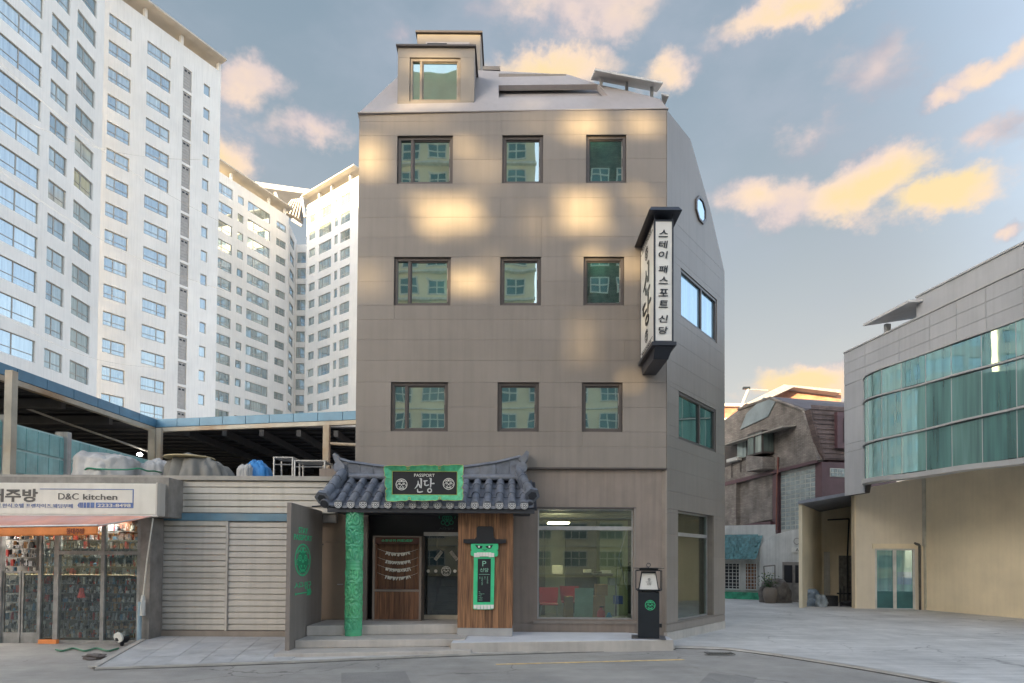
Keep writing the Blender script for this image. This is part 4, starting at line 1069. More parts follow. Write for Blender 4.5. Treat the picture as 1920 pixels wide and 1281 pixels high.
# ------------------------------------------------------------------ hanging signboard
SY = 12.86
A, B = atY(722, 938, SY), atY(868, 874, SY)
SB = Plane((A.x, SY), (B.x, SY + .02)); 
sb = thing('signboard', (A.x, SY, A.z), 'black entrance signboard with scalloped green frame, white lettering and two round crests', 'sign')
def sxy(px, py): return SB.loc(px, py)
tiltM = SB.M
i0, i1 = sxy(735, 927), sxy(857, 884.5)
MB(SB.M).box(i0[0], i1[0], .03, .07, i0[1], i1[1]).build('board', m_ink, sb)
def wavy(p, q, n_, amp, notch, sgn):
    out = []
    for i in range(n_ + 1):
        t = i / n_; x = p[0] + (q[0] - p[0]) * t; z = p[1] + (q[1] - p[1]) * t
        w_ = abs(math.sin(t * math.pi * 5)) * amp
        for c_ in notch: 
            dd = abs(t - c_) / .035
            if dd < 1: w_ -= amp * 3.2 * (1 - dd * dd)
        if horizontal: z += sgn * w_
        else: x += sgn * w_
        out.append((x, z))
    return out
o_tl, o_tr, o_br, o_bl = sxy(721.5, 875), sxy(868.5, 873), sxy(867.5, 938), sxy(725.5, 940)
k_tl, k_tr, k_br, k_bl = (i0[0], i1[1]), (i1[0], i1[1]), (i1[0], i0[1]), i0
for nm, a_, b_, ia, ib, hz_, sg, nt in (('top', o_tl, o_tr, k_tl, k_tr, True, 1, (.3, .7)), ('bottom', o_bl, o_br, k_bl, k_br, True, -1, (.3, .7)), ('left', o_bl, o_tl, k_bl, k_tl, False, -1, (.35, .68)), ('right', o_br, o_tr, k_br, k_tr, False, 1, (.35, .68))):
    horizontal = hz_
    W_ = wavy(a_, b_, 40, .012, nt, sg)
    fr = MB(SB.M); ed = MB(SB.M)
    for j in range(40):
        t0, t1 = j / 40, (j + 1) / 40
        q0 = (ia[0] + (ib[0] - ia[0]) * t0, ia[1] + (ib[1] - ia[1]) * t0); q1 = (ia[0] + (ib[0] - ia[0]) * t1, ia[1] + (ib[1] - ia[1]) * t1)
        w0, w1 = W_[j], W_[j + 1]
        # frame leans forward at its outer edge
        fr.add([(q0[0], .02, q0[1]), (q1[0], .02, q1[1]), (w1[0], -.06, w1[1]), (w0[0], -.06, w0[1]), (q0[0], .05, q0[1]), (q1[0], .05, q1[1]), (w1[0], -.035, w1[1]), (w0[0], -.035, w0[1])],
               [(0, 1, 2, 3), (7, 6, 5, 4), (3, 2, 6, 7), (4, 5, 1, 0)])
        ed.tube([(w0[0], -.064, w0[1]), (w1[0], -.064, w1[1])], .0055, 4)
    ed.tube([(ia[0], .014, ia[1]), (ib[0], .014, ib[1])], .006, 4)
    f_ = fr.build('frame_rail', m_green2, sb); ed.build('gold_edge', m_gold, f_)
    if hz_:
        sw_ = MB(SB.M)
        for c_ in nt:
            x = a_[0] + (b_[0] - a_[0]) * c_; z = (a_[1] + (b_[1] - a_[1]) * c_) - sg * .045; sw_.arc(x, z, .03, .012, -.05, 90 * sg, 90 * sg + 290, 12)
        sw_.build('scroll', m_gold, f_)
cx_ = (i0[0] + i1[0]) / 2
def sM(px, py, y=.022): x, z = sxy(px, py); return off(SB, x, y, z)
text('PASSPORT', sM(795.5, 891), .062, m_pwhite, sb, w=.43, th=.006)
# brush lettering 신당 built from strokes
def strokes(M, S, polys, m, parent, name='brush_lettering'):
    b = MB(M)
    for st in polys:
        n_ = len(st)
        for i in range(n_ - 1):
            (x0, z0, w0), (x1, z1, w1) = st[i], st[i + 1]
            dx, dz = x1 - x0, z1 - z0; L_ = math.hypot(dx, dz) or 1; nx, nz = -dz / L_, dx / L_
            b.plate([((x0 + nx * w0) * S, (z0 + nz * w0) * S), ((x0 - nx * w0) * S, (z0 - nz * w0) * S), ((x1 - nx * w1) * S, (z1 - nz * w1) * S), ((x1 + nx * w1) * S, (z1 + nz * w1) * S)], 0, .007)
        for x, z, w in st: b.disc(x * S, z * S, w * S, w * S, -.0005, 8, th=.0075)
    return b.build(name, m, parent)
BR = [[(-.62, .34, .035), (-.60, .12, .06), (-.74, -.16, .05), (-.9, -.34, .02)], [(-.62, .1, .05), (-.5, -.02, .06), (-.44, -.22, .05)],
      [(-.46, .58, .03), (-.34, .52, .07), (-.33, .1, .06), (-.34, -.26, .05)], [(-.66, -.42, .045), (-.64, -.64, .055), (-.44, -.66, .06), (-.22, -.6, .05)],
      [(.62 - .72, .34, .05), (.1, .36, .05), (.2, .38, .04)], [(0.0, .32, .05), (-.02, 0, .055), (.12, -.06, .05), (.34, 0, .04)],
      [(.42, .6, .035), (.53, .55, .07), (.52, .1, .06), (.50, -.2, .045)], [(.54, .14, .05), (.68, .12, .05), (.8, .14, .06)]]
RG = [(.42 + .17 * math.cos(a * math.pi / 8), -.5 + .17 * math.sin(a * math.pi / 8), .05) for a in range(17)]
strokes(sM(796.5, 909), .235, BR + [RG], m_silver, sb)
for ex in (752.5, 841): emblem(sM(ex, 908.2 if ex < 800 else 907.2), .122, m_pwhite, sb)

# ------------------------------------------------------------------ carved green totem column
cc = g(662, 1192, .235); ctop = zE - .09
tb_ = MB(); NA, NZ = 120, 420; rad = .178; pts = []
Hc = ctop - .237
def relief(a, t):
    # a: angle from the front (0 = facing the street), t: 0 bottom .. 1 top ; mirrored about the front
    x = abs(a); v = 0
    z = t * 7.0; cell = int(z); f = z - cell
    r_ = ((cell * 37) % 11) / 11
    if cell in (0,) and f < .35: return 0
    if .52 < t < .60: return .002 * math.sin(f * 30)
    u_ = x * 1.5
    v += .55 * math.tanh(3.5 * math.sin(7 * math.hypot(u_ - .5 - .4 * r_, (f - .5) * 1.9) * (1.6 + .5 * r_) + 1.5 * r_ * 3))
    v += .40 * math.tanh(3 * math.sin(4.5 * u_ + 9 * f * (1 if cell % 2 else .6) + 2.2 * math.sin(3 * u_ + cell)))
    v += .25 * math.sin(26 * f + 3 * math.cos(2.1 * u_ * 2))
    e_ = min(f, 1 - f) / .09
    if e_ < 1: v = v * e_ + .8 * (1 - e_)
    return .0125 * v
for k in range(NZ + 1):
    t = k / NZ
    for i in range(NA):
        a = 2 * math.pi * i / NA; aa = a if a <= math.pi else a - 2 * math.pi
        r_ = rad + relief(aa, t)
        pts.append((cc.x + math.sin(a) * r_, cc.y + .02 - math.cos(a) * r_, .237 + Hc * t))
tb_.add(pts, [(k * NA + i, k * NA + (i + 1) % NA, (k + 1) * NA + (i + 1) % NA, (k + 1) * NA + i) for k in range(NZ) for i in range(NA)])
m_totem = mat('glossy_carved_green', (.10, .42, .20), .22, .18, 4, .04, 40, tint=(.05, .36, .25), tintv=.7)
to = tb_.build('totem_column', m_totem, smooth=True); tag(to, 'carved glossy green totem column holding up the tiled canopy', 'column')

# ------------------------------------------------------------------ wing wall with green signs
wx = -4.35; 
WP = Plane((wx, 12.06), (wx - .06, 14.3))   # face seen from the right; local y points left
m_wing = mat('wing_wall_grey_brown', (.22, .19, .17), .5, .06, 1.2, .05, streak=.15)
ztw = WP.loc(549, 943)[1]
# from the camera the visible face runs away from us: u = away, n = left
wg = thing('wing_wall', (wx, 12.06, 0), 'free standing grey-brown wing wall with green STAY PASSPORT lettering left of the steps', 'wall')
WBm = MB(WP.M).box(0, 2.2, 0, .088, .076, ztw); bev(WBm.build('panel', m_wing, wg), .006)
# lettering must read from the street: mirror x so that left to right in view = near to far
def wM(px, py, y=-.008):
    x, z = WP.loc(px, py); return WP.M @ Matrix.Translation((x, y, z))
def wh(px, y0, y1): return abs(WP.loc(px, y0)[1] - WP.loc(px, y1)[1])
def ww_(x0, x1, py): return abs(WP.loc(x1, py)[0] - WP.loc(x0, py)[0])
m_greenl = m_green
text('STAY', wM(568.5, 995), wh(569, 990, 1001), m_greenl, wg, w=ww_(560.5, 577.5, 995), bold=.01)
text('PASSPORT', wM(568.5, 1008.5), wh(569, 1003.5, 1014), m_greenl, wg, w=ww_(552.5, 586, 1008), bold=.01)
ex_, ez_ = WP.loc(567.5, 1050); er = wh(567.5, 1020, 1081) / 2; ew = ww_(553, 582.5, 1050) / 2
emblem(WP.M @ Matrix.Translation((ex_, -.008, ez_)), er, m_greenl, wg, sx=ew / er)
MB(WP.M @ Matrix.Translation((ex_, -.0065, ez_)) @ Matrix.Diagonal((ew / er, 1, 1, 1))).disc(0, -.04, er * .66, er * .72, 0, 24, th=.0055).build('crest_disc', mat('dim_green_fill', (.03, .24, .12), .5), wg)
text('入口', wM(559.5, 1097), wh(560, 1092, 1102.5), m_greenl, wg, w=ww_(551.5, 567, 1097), bold=.01)
text('·입구', wM(576, 1097), wh(576, 1090, 1104), m_greenl, wg, w=ww_(569, 583, 1097), bold=.01)
ar = MB(WP.M); a_ = WP.loc(553.5, 1114.5); b_ = WP.loc(583, 1110.5); s_ = .018
ar.box(a_[0], a_[0] + (b_[0] - a_[0]) * .75, -.008, -.002, a_[1] - .012, a_[1] + .012)
dx = (b_[0] - a_[0]); ar.plate([(a_[0] + dx * .68, a_[1] - .06), (a_[0] + dx * .95, a_[1] - .075), (b_[0], a_[1]), (a_[0] + dx * .95, a_[1] + .075), (a_[0] + dx * .68, a_[1] + .06), (a_[0] + dx * .78, a_[1])], -.0082, -.0022)
ar.disc(a_[0], a_[1], .03, .03, -.0084, 8)
ar.build('arrow', m_greenl, wg)

# ------------------------------------------------------------------ entrance interior
MD = FP.M
b = MB(FP.M)
dz0 = .45
d_l, d_r = FP.loc(790, 1080)[0], xd1 - .02
dtop = FP.loc(825, 997)[1]
iw = MB(FP.M)
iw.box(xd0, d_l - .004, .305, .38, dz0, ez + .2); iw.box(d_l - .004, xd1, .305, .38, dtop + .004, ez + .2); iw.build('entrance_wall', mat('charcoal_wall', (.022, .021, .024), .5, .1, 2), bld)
MB(FP.M).box(xd0 - .0, xd0 + .14, -.05, .069, dz0 + .0, ez).build('jamb', m_lower, bld)
# glass door
gd = thing('sliding_door', FP.pt((d_l + d_r) / 2, .3, dz0), 'black framed glass entrance door with white round crest beside the wood-clad pillar', 'door')
db = MB(FP.M); db.box(d_l, d_l + .05, .3, .36, dz0 + .1, dtop - .1); db.box(d_r - .05, d_r, .3, .36, dz0 + .1, dtop - .1); db.build('door_frame', m_black, gd)
MB(FP.M).box(d_l, d_r, .295, .36, dz0, dz0 + .1).build('threshold', mat('pale_metal_rail', (.50, .45, .36), .4, .1, 4, .02), gd)
MB(FP.M).box(d_l, d_r, .295, .36, dtop - .09, dtop).build('head_rail', m_alu, gd)
MB(FP.M).box(d_l + .052, d_r - .052, .325, .335, dz0 + .102, dtop - .092).build('pane', clear_glass('door_glass', (.42, .46, .46), .06), gd)
def fM(px, py, y): x, z = FP.loc(px, py, y); return off(FP, x, y, z)
emblem(fM(836.5, 1071, .318), .118, m_pwhite, gd, name='crest')
for px_, py_ in ((803, 1071), (817, 1071), (853, 1071)):
    M_ = fM(px_, py_, .318); MB(M_).disc(0, 0, .04, .04, 0, 12).build('round_sticker', m_pwhite, gd)
for s_, px_, py_ in ((1, 822, 1042), (-1, 851, 1042)):
    M_ = fM(px_, py_, .318) @ Matrix.Rotation(-R(52) * s_, 4, 'Y'); st = MB(M_).box(-.13, .13, 0, .004, -.038, .038).build('paper_slip', m_paperw, gd, M=M_)
    text('입춘대길' if s_ > 0 else '건양다경', M_ @ Matrix.Translation((0, -.004, 0)), .05, m_ink, st, w=.22, th=.003)
# staircase inside the door
stb = mat('dim_stair', (.42, .42, .32), .7, .15, 3)
for k in range(6): MB(FP.M).box(d_l + .12 + k * .02, xd1 + .5, .9 + k * .3, 1.25 + k * .3 + .6, .45, .62 + k * .18).build('inner_step', stb, bld)
MB(FP.M).box(xd0, xd1 + .9, 3.2, 3.3, .3, 3.2).box(d_l - .2, d_l - .1, .4, 3.2, .3, 3.2).box(xd1 + .55, xd1 + .65, .4, 3.2, .3, 3.2).box(xd0, xd1 + .9, .4, 3.3, 3.21, 3.3).build('inner_wall', m_roomdark, bld)
# green mask emblem over the door
em = thing('mask_emblem', fM(838, 975, .29).translation, 'small green goblin crest on the dark wall above the glass door', 'emblem')
m_greend = mat('deep_green_relief', (.03, .25, .14), .5)
M_ = fM(838.5, 974, .28); eb = MB(M_)
for s_ in (-1, 1):
    eb.arc(s_ * .07, .03, .06, .022, 0, 0, 360, 12); eb.arc(s_ * .15, .06, .055, .02, 0, -60 if s_ > 0 else 240, 140 if s_ > 0 else 40, 8); eb.arc(s_ * .1, -.075, .055, .02, 0, 0, 360, 10); eb.disc(s_ * .07, .03, .018, .018, 0, 8)
eb.plate([(0, .15), (.04, .09), (0, .05), (-.04, .09)], 0, .01); eb.arc(0, -.1, .06, .02, 0, 0, 360, 12); eb.disc(0, -.02, .03, .03, 0, 8)
eb.build('relief', m_greend, em)
M_ = fM(837, 991, .285); MB(M_).box(-.27, .2, .004, .012, -.045, .045).build('plate', m_ink, em); text('入口·입구', M_, .05, mat('grey_green_letter', (.09, .13, .12), .5), em, w=.36)
# brown metal door on the left
ml, mr = FP.loc(600, 1080, -.05)[0], FP.loc(646, 1080, -.05)[0]
mdz = FP.loc(624, 1017, -.05)[1]
md_ = thing('metal_door', FP.pt((ml + mr) / 2, -.05, dz0), 'plain brown metal door between the wing wall and the green column', 'door')
MB(FP.M).bbox(ml + .02, mr + .3, -.05, .06, dz0 + .004, mdz, .004).build('door_leaf', m_brownm, md_)
MB(FP.M).box(ml - .1, xd0 + .0, -.03, .06, mdz + .012, ez + .05).build('overpanel', m_brownm, md_)
hx, hz_ = FP.loc(639, 1096, -.1)
h = MB(FP.M); h.cyl((hx + .03, -.05, hz_), (hx + .03, -.11, hz_), .012, n=8); h.cyl((hx + .03, -.11, hz_), (hx - .08, -.11, hz_), .011, n=8); h.build('handle', m_alu, md_, smooth=True)
for px_, py_ in ((603, 1021), (603, 1168)):
    x_, z_ = FP.loc(px_, py_, -.06); MB(FP.M).cyl((x_ + .03, -.075, z_), (x_ + .03, -.05, z_), .018, n=8).build('pivot', m_black, md_)
# ------------------------------------------------------------------ display case
CY0 = -.16
c0, c1, cz0, cz1 = FP.rect(698, 1005, 790, 1168, CY0); cz0 = dz0
dc = thing('display_case', FP.pt((c0 + c1) / 2, CY0, dz0), 'wooden display case with green lettering and strings of white paper knots', 'display case')
fw = .055
fb_ = MB(FP.M)
zmid = FP.loc(745, 1108, CY0)[1]
fb_.bbox(c0, c0 + fw, CY0, .3, cz0, cz1, .004); fb_.bbox(c1 - fw, c1, CY0, .3, cz0, cz1, .004); fb_.bbox(c0 + fw, c1 - fw, CY0 + .002, .3, cz1 - .03, cz1, .004); fb_.bbox(c0 + fw, c1 - fw, CY0 + .002, .3, zmid - .02, zmid + .03, .004); fb_.bbox(c0 + fw, c1 - fw, CY0 + .002, .3, cz0, cz0 + .03, .004)
fb_.build('frame', m_casef, dc)
n_ = 9; w_ = (c1 - c0 - 2 * fw) / n_
for i in range(n_): MB(FP.M).bbox(c0 + fw + i * w_ + .001, c0 + fw + (i + 1) * w_ - .001, CY0 + .02, CY0 + .05, cz0 + .032, zmid - .022, .003).build('plank', m_woodc, dc)
for i in range(n_): MB(FP.M).bbox(c0 + fw + i * w_ + .001, c0 + fw + (i + 1) * w_ - .001, CY0 + .16, CY0 + .19, zmid + .032, cz1 - .19, .002).build('plank', m_woodc, dc)
MB(FP.M).box(c0 + fw, c1 - fw, CY0 + .012, CY0 + .04, cz1 - .19, cz1 - .032).build('header', mat('red_brown_header', (.09, .032, .022), .5, .1, 5), dc)
MB(FP.M).box(c0 + fw, c0 + fw + .035, CY0 + .045, CY0 + .158, zmid + .032, cz1 - .192).build('inner_jamb', m_woodc, dc); MB(FP.M).box(c1 - fw - .035, c1 - fw, CY0 + .045, CY0 + .158, zmid + .032, cz1 - .192).build('inner_jamb', m_woodc, dc)
text('소원성취·所願成就', off(FP, (c0 + c1) / 2, CY0 + .005, cz1 - .108), .062, m_green, dc, w=.74, bold=.012)
zt0, zt1 = cz1 - .24, zmid
for k in range(4):
    py0 = (1033, 1049, 1063, 1078)[k]; zz = FP.loc(745, py0, CY0 + .1)[1]; xa, xb = c0 + fw + .04, c1 - fw - .04
    ps = [(xa + (xb - xa) * t / 14, CY0 + .1, zz + (2 * t / 14 - 1) ** 2 * .11 - .06) for t in range(15)]
    gs = thing('paper_string', FP.pt((xa + xb) / 2, CY0 + .1, zz - .06), ['topmost', 'second', 'third', 'lowest'][k] + ' string of white paper knots hanging inside the wooden display case', 'garland', 'strings of paper knots in the display case')
    MB(FP.M).tube(ps, .0035, 4).build('cord', m_paperw, gs)
    for j in range(24):
        t = 3 + j * 8 / 23 + rnd.uniform(-.1, .1); i_ = int(t); f_ = t - i_; x_ = ps[i_][0] * (1 - f_) + ps[i_ + 1][0] * f_; z_ = ps[i_][2] * (1 - f_) + ps[i_ + 1][2] * f_
        M_ = FP.M @ Matrix.Translation((x_, CY0 + .095, z_)) @ Matrix.Rotation(rnd.uniform(-1.0, 1.0), 4, 'Y')
        MB(M_).bbox(-.011, .011, -.008, .004, -.055 - rnd.uniform(0, .02), .012, .002).build('paper_knot', m_paperw, gs)
# ------------------------------------------------------------------ wood clad pillar + mask sign
PY0 = g(910, 1193, .206).y
PA, PB = atY(858, 1100, PY0), atY(961, 1100, PY0)
PP = Plane((PA.x, PY0), (PB.x, PY0 - .0164 * (PB.x - PA.x)))
pw = PP.len
pil = thing('wooden_pillar', ((PA.x + PB.x) / 2, PY0, .2), 'broad pillar clad in brown vertical boards on a concrete foot beside the glass door', 'pillar')
zf = PP.loc(910, 1178)[1]
bev(MB(PP.M).box(-.005, pw + .005, -.01, 14.4 - PY0 + .04, .207, zf).build('concrete_foot', mat('pillar_foot_concrete', (.34, .33, .32), .7, .08, 2), pil), .01)
ptop = zE - .08
MB(PP.M).box(.02, pw - .02, .03, 14.4 - PY0 + .04, zf + .002, ptop).build('core', m_joint, pil)
ws = [.17, .12, .17, .13, .18, .12, .16, .14]; tot = sum(ws); x_ = 0
for w_ in ws:
    w_ = w_ / tot * pw; MB(PP.M).bbox(x_ + .0015, x_ + w_ - .0015, rnd.uniform(-.004, .003), .028, zf + .003, ptop, .004).build('board', m_wood, pil); x_ += w_
for j in range(5): MB(PP.M).box(-.002, .019, .035 + j * .16, .19 + j * .16, zf + .003, ptop).build('board', m_wood, pil); MB(PP.M).box(pw - .019, pw + .002, .035 + j * .16, .19 + j * .16, zf + .003, ptop).build('board', m_wood, pil)
ms = thing('mask_sign', PP.pt(pw / 2, -.05, 1), 'green big-toothed mask sign in a black brimmed hat mounted on the wooden boards', 'sign')
def pl_(px, py, y=-.03): return PP.loc(px, py, y)
def poly_(pts, y0, y1, nm, m, parent): return MB(PP.M).plate([pl_(*p) for p in pts], y0, y1).build(nm, m, parent)
hat = poly_([(869, 1011), (890, 1011), (893.5, 1007), (894, 990), (897, 987), (922, 987), (925, 990), (926, 1007), (929, 1011), (949, 1011.5), (949, 1018), (941, 1019.5), (876, 1019.5), (869, 1018)], -.075, -.02, 'hat', m_ink, ms); bev(hat, .006)
face = poly_([(883, 1019), (934, 1019), (934.5, 1030), (932, 1031.5), (934, 1034), (934, 1041), (931, 1044), (927.5, 1044), (889, 1044), (883, 1041.5), (882.5, 1034), (884.5, 1031.5), (883, 1030)], -.055, -.019, 'face', m_green, ms); bev(face, .008)
for s_, ec in ((-1, 898.2), (1, 917.8)):
    o_ = poly_([(ec - 7.5 * 1, 1021.5 if s_ < 0 else 1024), (ec + 0, 1023.5), (ec + 7 * 1, 1024 if s_ < 0 else 1021.5), (ec + (5 if s_ < 0 else 3), 1028.5), (ec - 1, 1029.2), (ec - (4 if s_ < 0 else 6), 1027)], -.060, -.0555, 'eye_socket', m_ink, ms)
    x_, z_ = pl_(ec, 1025.4); MB(PP.M).disc(x_, z_, .022, .022, -.066, 12, th=.0055).build('eyeball', m_pwhite, ms)
poly_([(904, 1029.5), (906, 1031.5), (909, 1032.6), (912, 1031.5), (914, 1029.5), (911, 1031), (907, 1031)], -.060, -.0556, 'nose_line', m_ink, ms)
for i in range(7): poly_([(889 + i * 5.45, 1036 + (abs(i - 3) > 2)), (889 + i * 5.45 + 5.1, 1036 + (abs(i - 3) > 2)), (889 + i * 5.45 + 5.1, 1043.5 + (abs(i - 3) > 1) * 1.3), (889 + i * 5.45, 1043.5 + (abs(i - 3) > 1) * 1.3)], -.075, -.0556, 'tooth', m_pwhite, ms)
body = poly_([(888.5, 1044.5), (927.5, 1044.5), (926, 1141), (923, 1143), (890, 1143), (887, 1141)], -.045, -.018, 'body_board', m_green, ms); bev(body, .006)
for i in range(6): poly_([(888.2 + i * 6.35, 1134), (888.2 + i * 6.35 + 6, 1134), (888.2 + i * 6.35 + 5.6, 1141 + (1.2 if 0 < i < 5 else 0)), (888.2 + i * 6.35 + .5, 1141 + (1.2 if 0 < i < 5 else 0))], -.062, -.0456, 'tooth', m_pwhite, ms)
poly_([(896, 1048), (920.5, 1048), (919.5, 1129), (895, 1129)], -.0500, -.0455, 'black_panel', m_ink, ms)
def pM(px, py): x_, z_ = pl_(px, py, -.056); return off(PP, x_, -.056, z_)
m_mint = mat('mint_lettering', (.28, .55, .42), .5)
text('P', pM(908, 1057), .115, m_mint, ms, w=.085, th=.005)
text('신당', pM(908, 1069), .085, m_mint, ms, w=.19, th=.005, bold=.01)
x0_, z_ = pl_(898, 1077); x1_, _ = pl_(918.5, 1077); MB(PP.M).box(x0_, x1_, -.055, -.0505, z_ - .004, z_ + .004).build('rule_line', m_mint, ms)
for px_, s_, h_ in ((899.5, '입구', .06), (904, '스테이신당', .19), (909, '패스', .06), (914, '포트신당', .16)):
    x_, z_ = pl_(px_, 1081, -.056); text('\n'.join(s_), off(PP, x_, -.056, z_ - h_ / 2), h_, m_mint, ms, w=.028, th=.004, line=.9)
for i, s_ in enumerate(('44,', 'Toegye-ro', '83-gil,', 'Jung-gu,', 'Seoul')):
    text(s_, pM(897.5 if True else 0, 1110 + i * 3.7), .026, m_mint, ms, th=.004, align='LEFT')
# ------------------------------------------------------------------ blade sign on the corner
bs = thing('blade_sign', (2.97, 12.9, 4.6), 'tall white lantern box sign with black roof, Korean lettering, projecting from the corner', 'sign')
NY = 12.9
xa, xb = atY(1226, 500, NY).x, atY(1263, 500, NY).x
z1_, z0_ = atY(1245, 412, NY).z, atY(1245, 642, NY).z
FY = 14.28
m_signb = mat('dark_blue_black_steel', (.022, .026, .038), .4, .1, 5, .02)
m_signw = mat('white_sign_acrylic', (.66, .65, .62), .35, .03, 3, 0)
ft_ = MB(); e_ = .035
for x0, x1 in ((xa, xa + e_), (xb - e_, xb)):
    for y0, y1 in ((NY, NY + e_), (FY - e_, FY)): ft_.box(x0, x1, y0, y1, z0_, z1_)
for z0, z1 in ((z0_, z0_ + e_), (z1_ - e_, z1_)):
    ft_.box(xa + e_, xb - e_, NY + .001, NY + e_, z0, z1); ft_.box(xa + .001, xa + e_, NY + e_, FY - e_, z0, z1); ft_.box(xb - e_, xb - .001, NY + e_, FY - e_, z0, z1)
ft_.build('frame', m_signb, bs)
MB().box(xa + .008, xb - .008, NY + .01, FY - .01, z0_ + .01, z1_ - .01).build('light_box', m_signw, bs)
cz = z1_ + .12
rfb = MB(); rfb.add([(xa - .14, NY - .16, cz), (xb + .14, NY - .16, cz), (xb + .14, FY + .02, cz), (xa - .14, FY + .02, cz), (xa - .08, NY - .1, cz + .1), (xb + .08, NY - .1, cz + .1), (xb + .08, FY + .02, cz + .1), (xa - .08, FY + .02, cz + .1)], [(3, 2, 1, 0), (4, 5, 6, 7), (0, 1, 5, 4), (1, 2, 6, 5), (2, 3, 7, 6), (3, 0, 4, 7)])
rfb.build('sign_roof', m_signb, bs)
MB().box(xa + .01, xa + .03, NY + .01, NY + .03, z1_, cz).box(xb - .03, xb - .01, NY + .01, NY + .03, z1_, cz).box(xa + .01, xa + .03, FY - .2, FY - .17, z1_, cz).box(xa + .06, xb - .06, NY + .2, FY - .05, z1_ + .001, cz - .001).build('roof_post', m_signb, bs)
MB().box(xa - .05, xb + .05, NY - .05, FY, z0_ - .075, z0_ - .001).build('bottom_tray', m_signb, bs)
MB().add([(xa + .03, NY + .03, z0_ - .076), (xb - .0, NY + .03, z0_ - .076), (xb - .0, FY, z0_ - .076), (xa + .03, FY, z0_ - .076), (xa + .05, NY + .25, z0_ - .28), (xb - .05, NY + .25, z0_ - .28), (xb - .05, FY, z0_ - .28), (xa + .05, FY, z0_ - .28)], [(4, 5, 6, 7)[::-1], (0, 1, 5, 4), (1, 2, 6, 5), (3, 0, 4, 7)]).build('bottom_box', m_signb, bs)
for z_ in (6.9, 7.7, 8.5): MB().box(xa + .02, xb - .02, FY + .001, 14.34, z_, z_ + .12).build('bracket', m_signb, bs)
NP = Plane((xa, NY - .001), (xb, NY - .001))
def nM(px, py): x_, z_ = NP.loc(px, py); return off(NP, x_, -.008, z_)
for ch, py_ in zip('스테이패스포트신당', (438, 458.5, 478, 505, 526, 549, 570.5, 598, 619.5)):
    text(ch, nM(1243.5, py_), .155, m_ink, bs, w=.20, bold=.012, shear=.12)
LP_ = Plane((xa - .001, NY), (xa - .001, FY))
# left face: seen from the left, far edge on the left
LPm = Matrix(((0, 1, 0, xa - .001), (-1, 0, 0, FY), (0, 0, 1, 0), (0, 0, 0, 1)))   # local x toward camera, y into box, z up
LL = FY - NY; zc_ = (z0_ + z1_) / 2
def lM(fx, z_): return LPm @ Matrix.Translation((LL * fx, -.008, z_))
BR_a = [s_ for s_ in BR[:4]]; BR_b = BR[4:] + [RG]
strokes(lM(.5, zc_ + .38) @ Matrix.Translation((.55 * .9, 0, 0)), 1.5, [[(x * .60, z * .34, w * .46) for x, z, w in s_] for s_ in BR_a], m_ink, bs, 'brush_lettering')
strokes(lM(.5, zc_ - .33) @ Matrix.Translation((-.36 * .9, 0, 0)), 1.5, [[(x * .60, z * .34, w * .46) for x, z, w in s_] for s_ in BR_b], m_ink, bs, 'brush_lettering')
for z_ in (zc_ + .93, zc_ - .93): emblem(lM(.5, z_), .15, m_ink, bs)
MB(LPm).box(.1, LL - .1, -.006, -.001, zc_ - 1.16, zc_ - 1.15).box(.1, LL - .1, -.006, -.001, zc_ + 1.15, zc_ + 1.16).build('rule_line', m_ink, bs)
text('PASSPORT', lM(.5, zc_ - 1.21), .05, m_ink, bs, w=.9); text('PASSPORT', lM(.5, zc_ + 1.21), .05, m_ink, bs, w=.9)

# ------------------------------------------------------------------ lantern post
lp0 = g(1221, 1199, .206)
LX, LY = lp0.x, lp0.y + .27
lt = thing('lantern_post', (LX, LY, .2), 'black square lantern post with green crest standing at the corner of the pale platform', 'lantern', rz=R(-11))
LM = Matrix.Translation((LX, LY, 0)) @ Matrix.Rotation(R(-11), 4, 'Z')
hw = .225
bev(MB(LM).box(-.36, .36, -.3, .36, .207, .222).build('base_plate', mat('grey_steel_plate', (.10, .10, .11), .5), lt), .003)
zt_ = 1.21
bev(MB(LM).box(-hw, hw, -hw, hw, .224, zt_).build('pedestal', m_black, lt), .008)
emblem(LM @ Matrix.Translation((.03, -hw - .005, .93)), .108, m_green, lt)
MB(LM).box(-hw - .02, hw + .02, -hw - .02, hw + .02, zt_ + .02, zt_ + .045).box(-.15, .15, -.15, .15, zt_, zt_ + .02).build('lantern_floor', m_black, lt)
cg = MB(LM); c_ = .27; r_ = .008; ztl = zt_ + .46
for sx in (-1, 1):
    for sy in (-1, 1): cg.box(sx * c_ - r_, sx * c_ + r_, sy * c_ - r_, sy * c_ + r_, zt_ + .05, ztl)
for z_ in (zt_ + .05, ztl):
    for s_ in (-1, 1): cg.box(-c_ + r_, c_ - r_, s_ * c_ - r_, s_ * c_ + r_, z_ - r_, z_ + r_); cg.box(s_ * c_ - r_, s_ * c_ + r_, -c_ + r_, c_ - r_, z_ - r_, z_ + r_)
cg.build('cage', m_black, lt)
sh_ = MB(LM); sh_.add([(-.2, -.2, zt_ + .047), (.2, -.2, zt_ + .047), (.2, .2, zt_ + .047), (-.2, .2, zt_ + .047), (-.14, -.14, ztl - .06), (.14, -.14, ztl - .06), (.14, .14, ztl - .06), (-.14, .14, ztl - .06)], [(4, 5, 6, 7), (0, 1, 5, 4), (1, 2, 6, 5), (2, 3, 7, 6), (3, 0, 4, 7)])
sh_.build('lamp_shade', m_signw, lt)
ed = MB(LM)
for sx, sy in ((-1, -1), (1, -1), (1, 1), (-1, 1)): ed.cyl((sx * .203, sy * .203, zt_ + .05), (sx * .143, sy * .143, ztl - .02), .009, n=5)
ed.box(-.15, .15, -.15, .15, ztl - .058, ztl - .02); ed.build('shade_frame', m_black, lt)
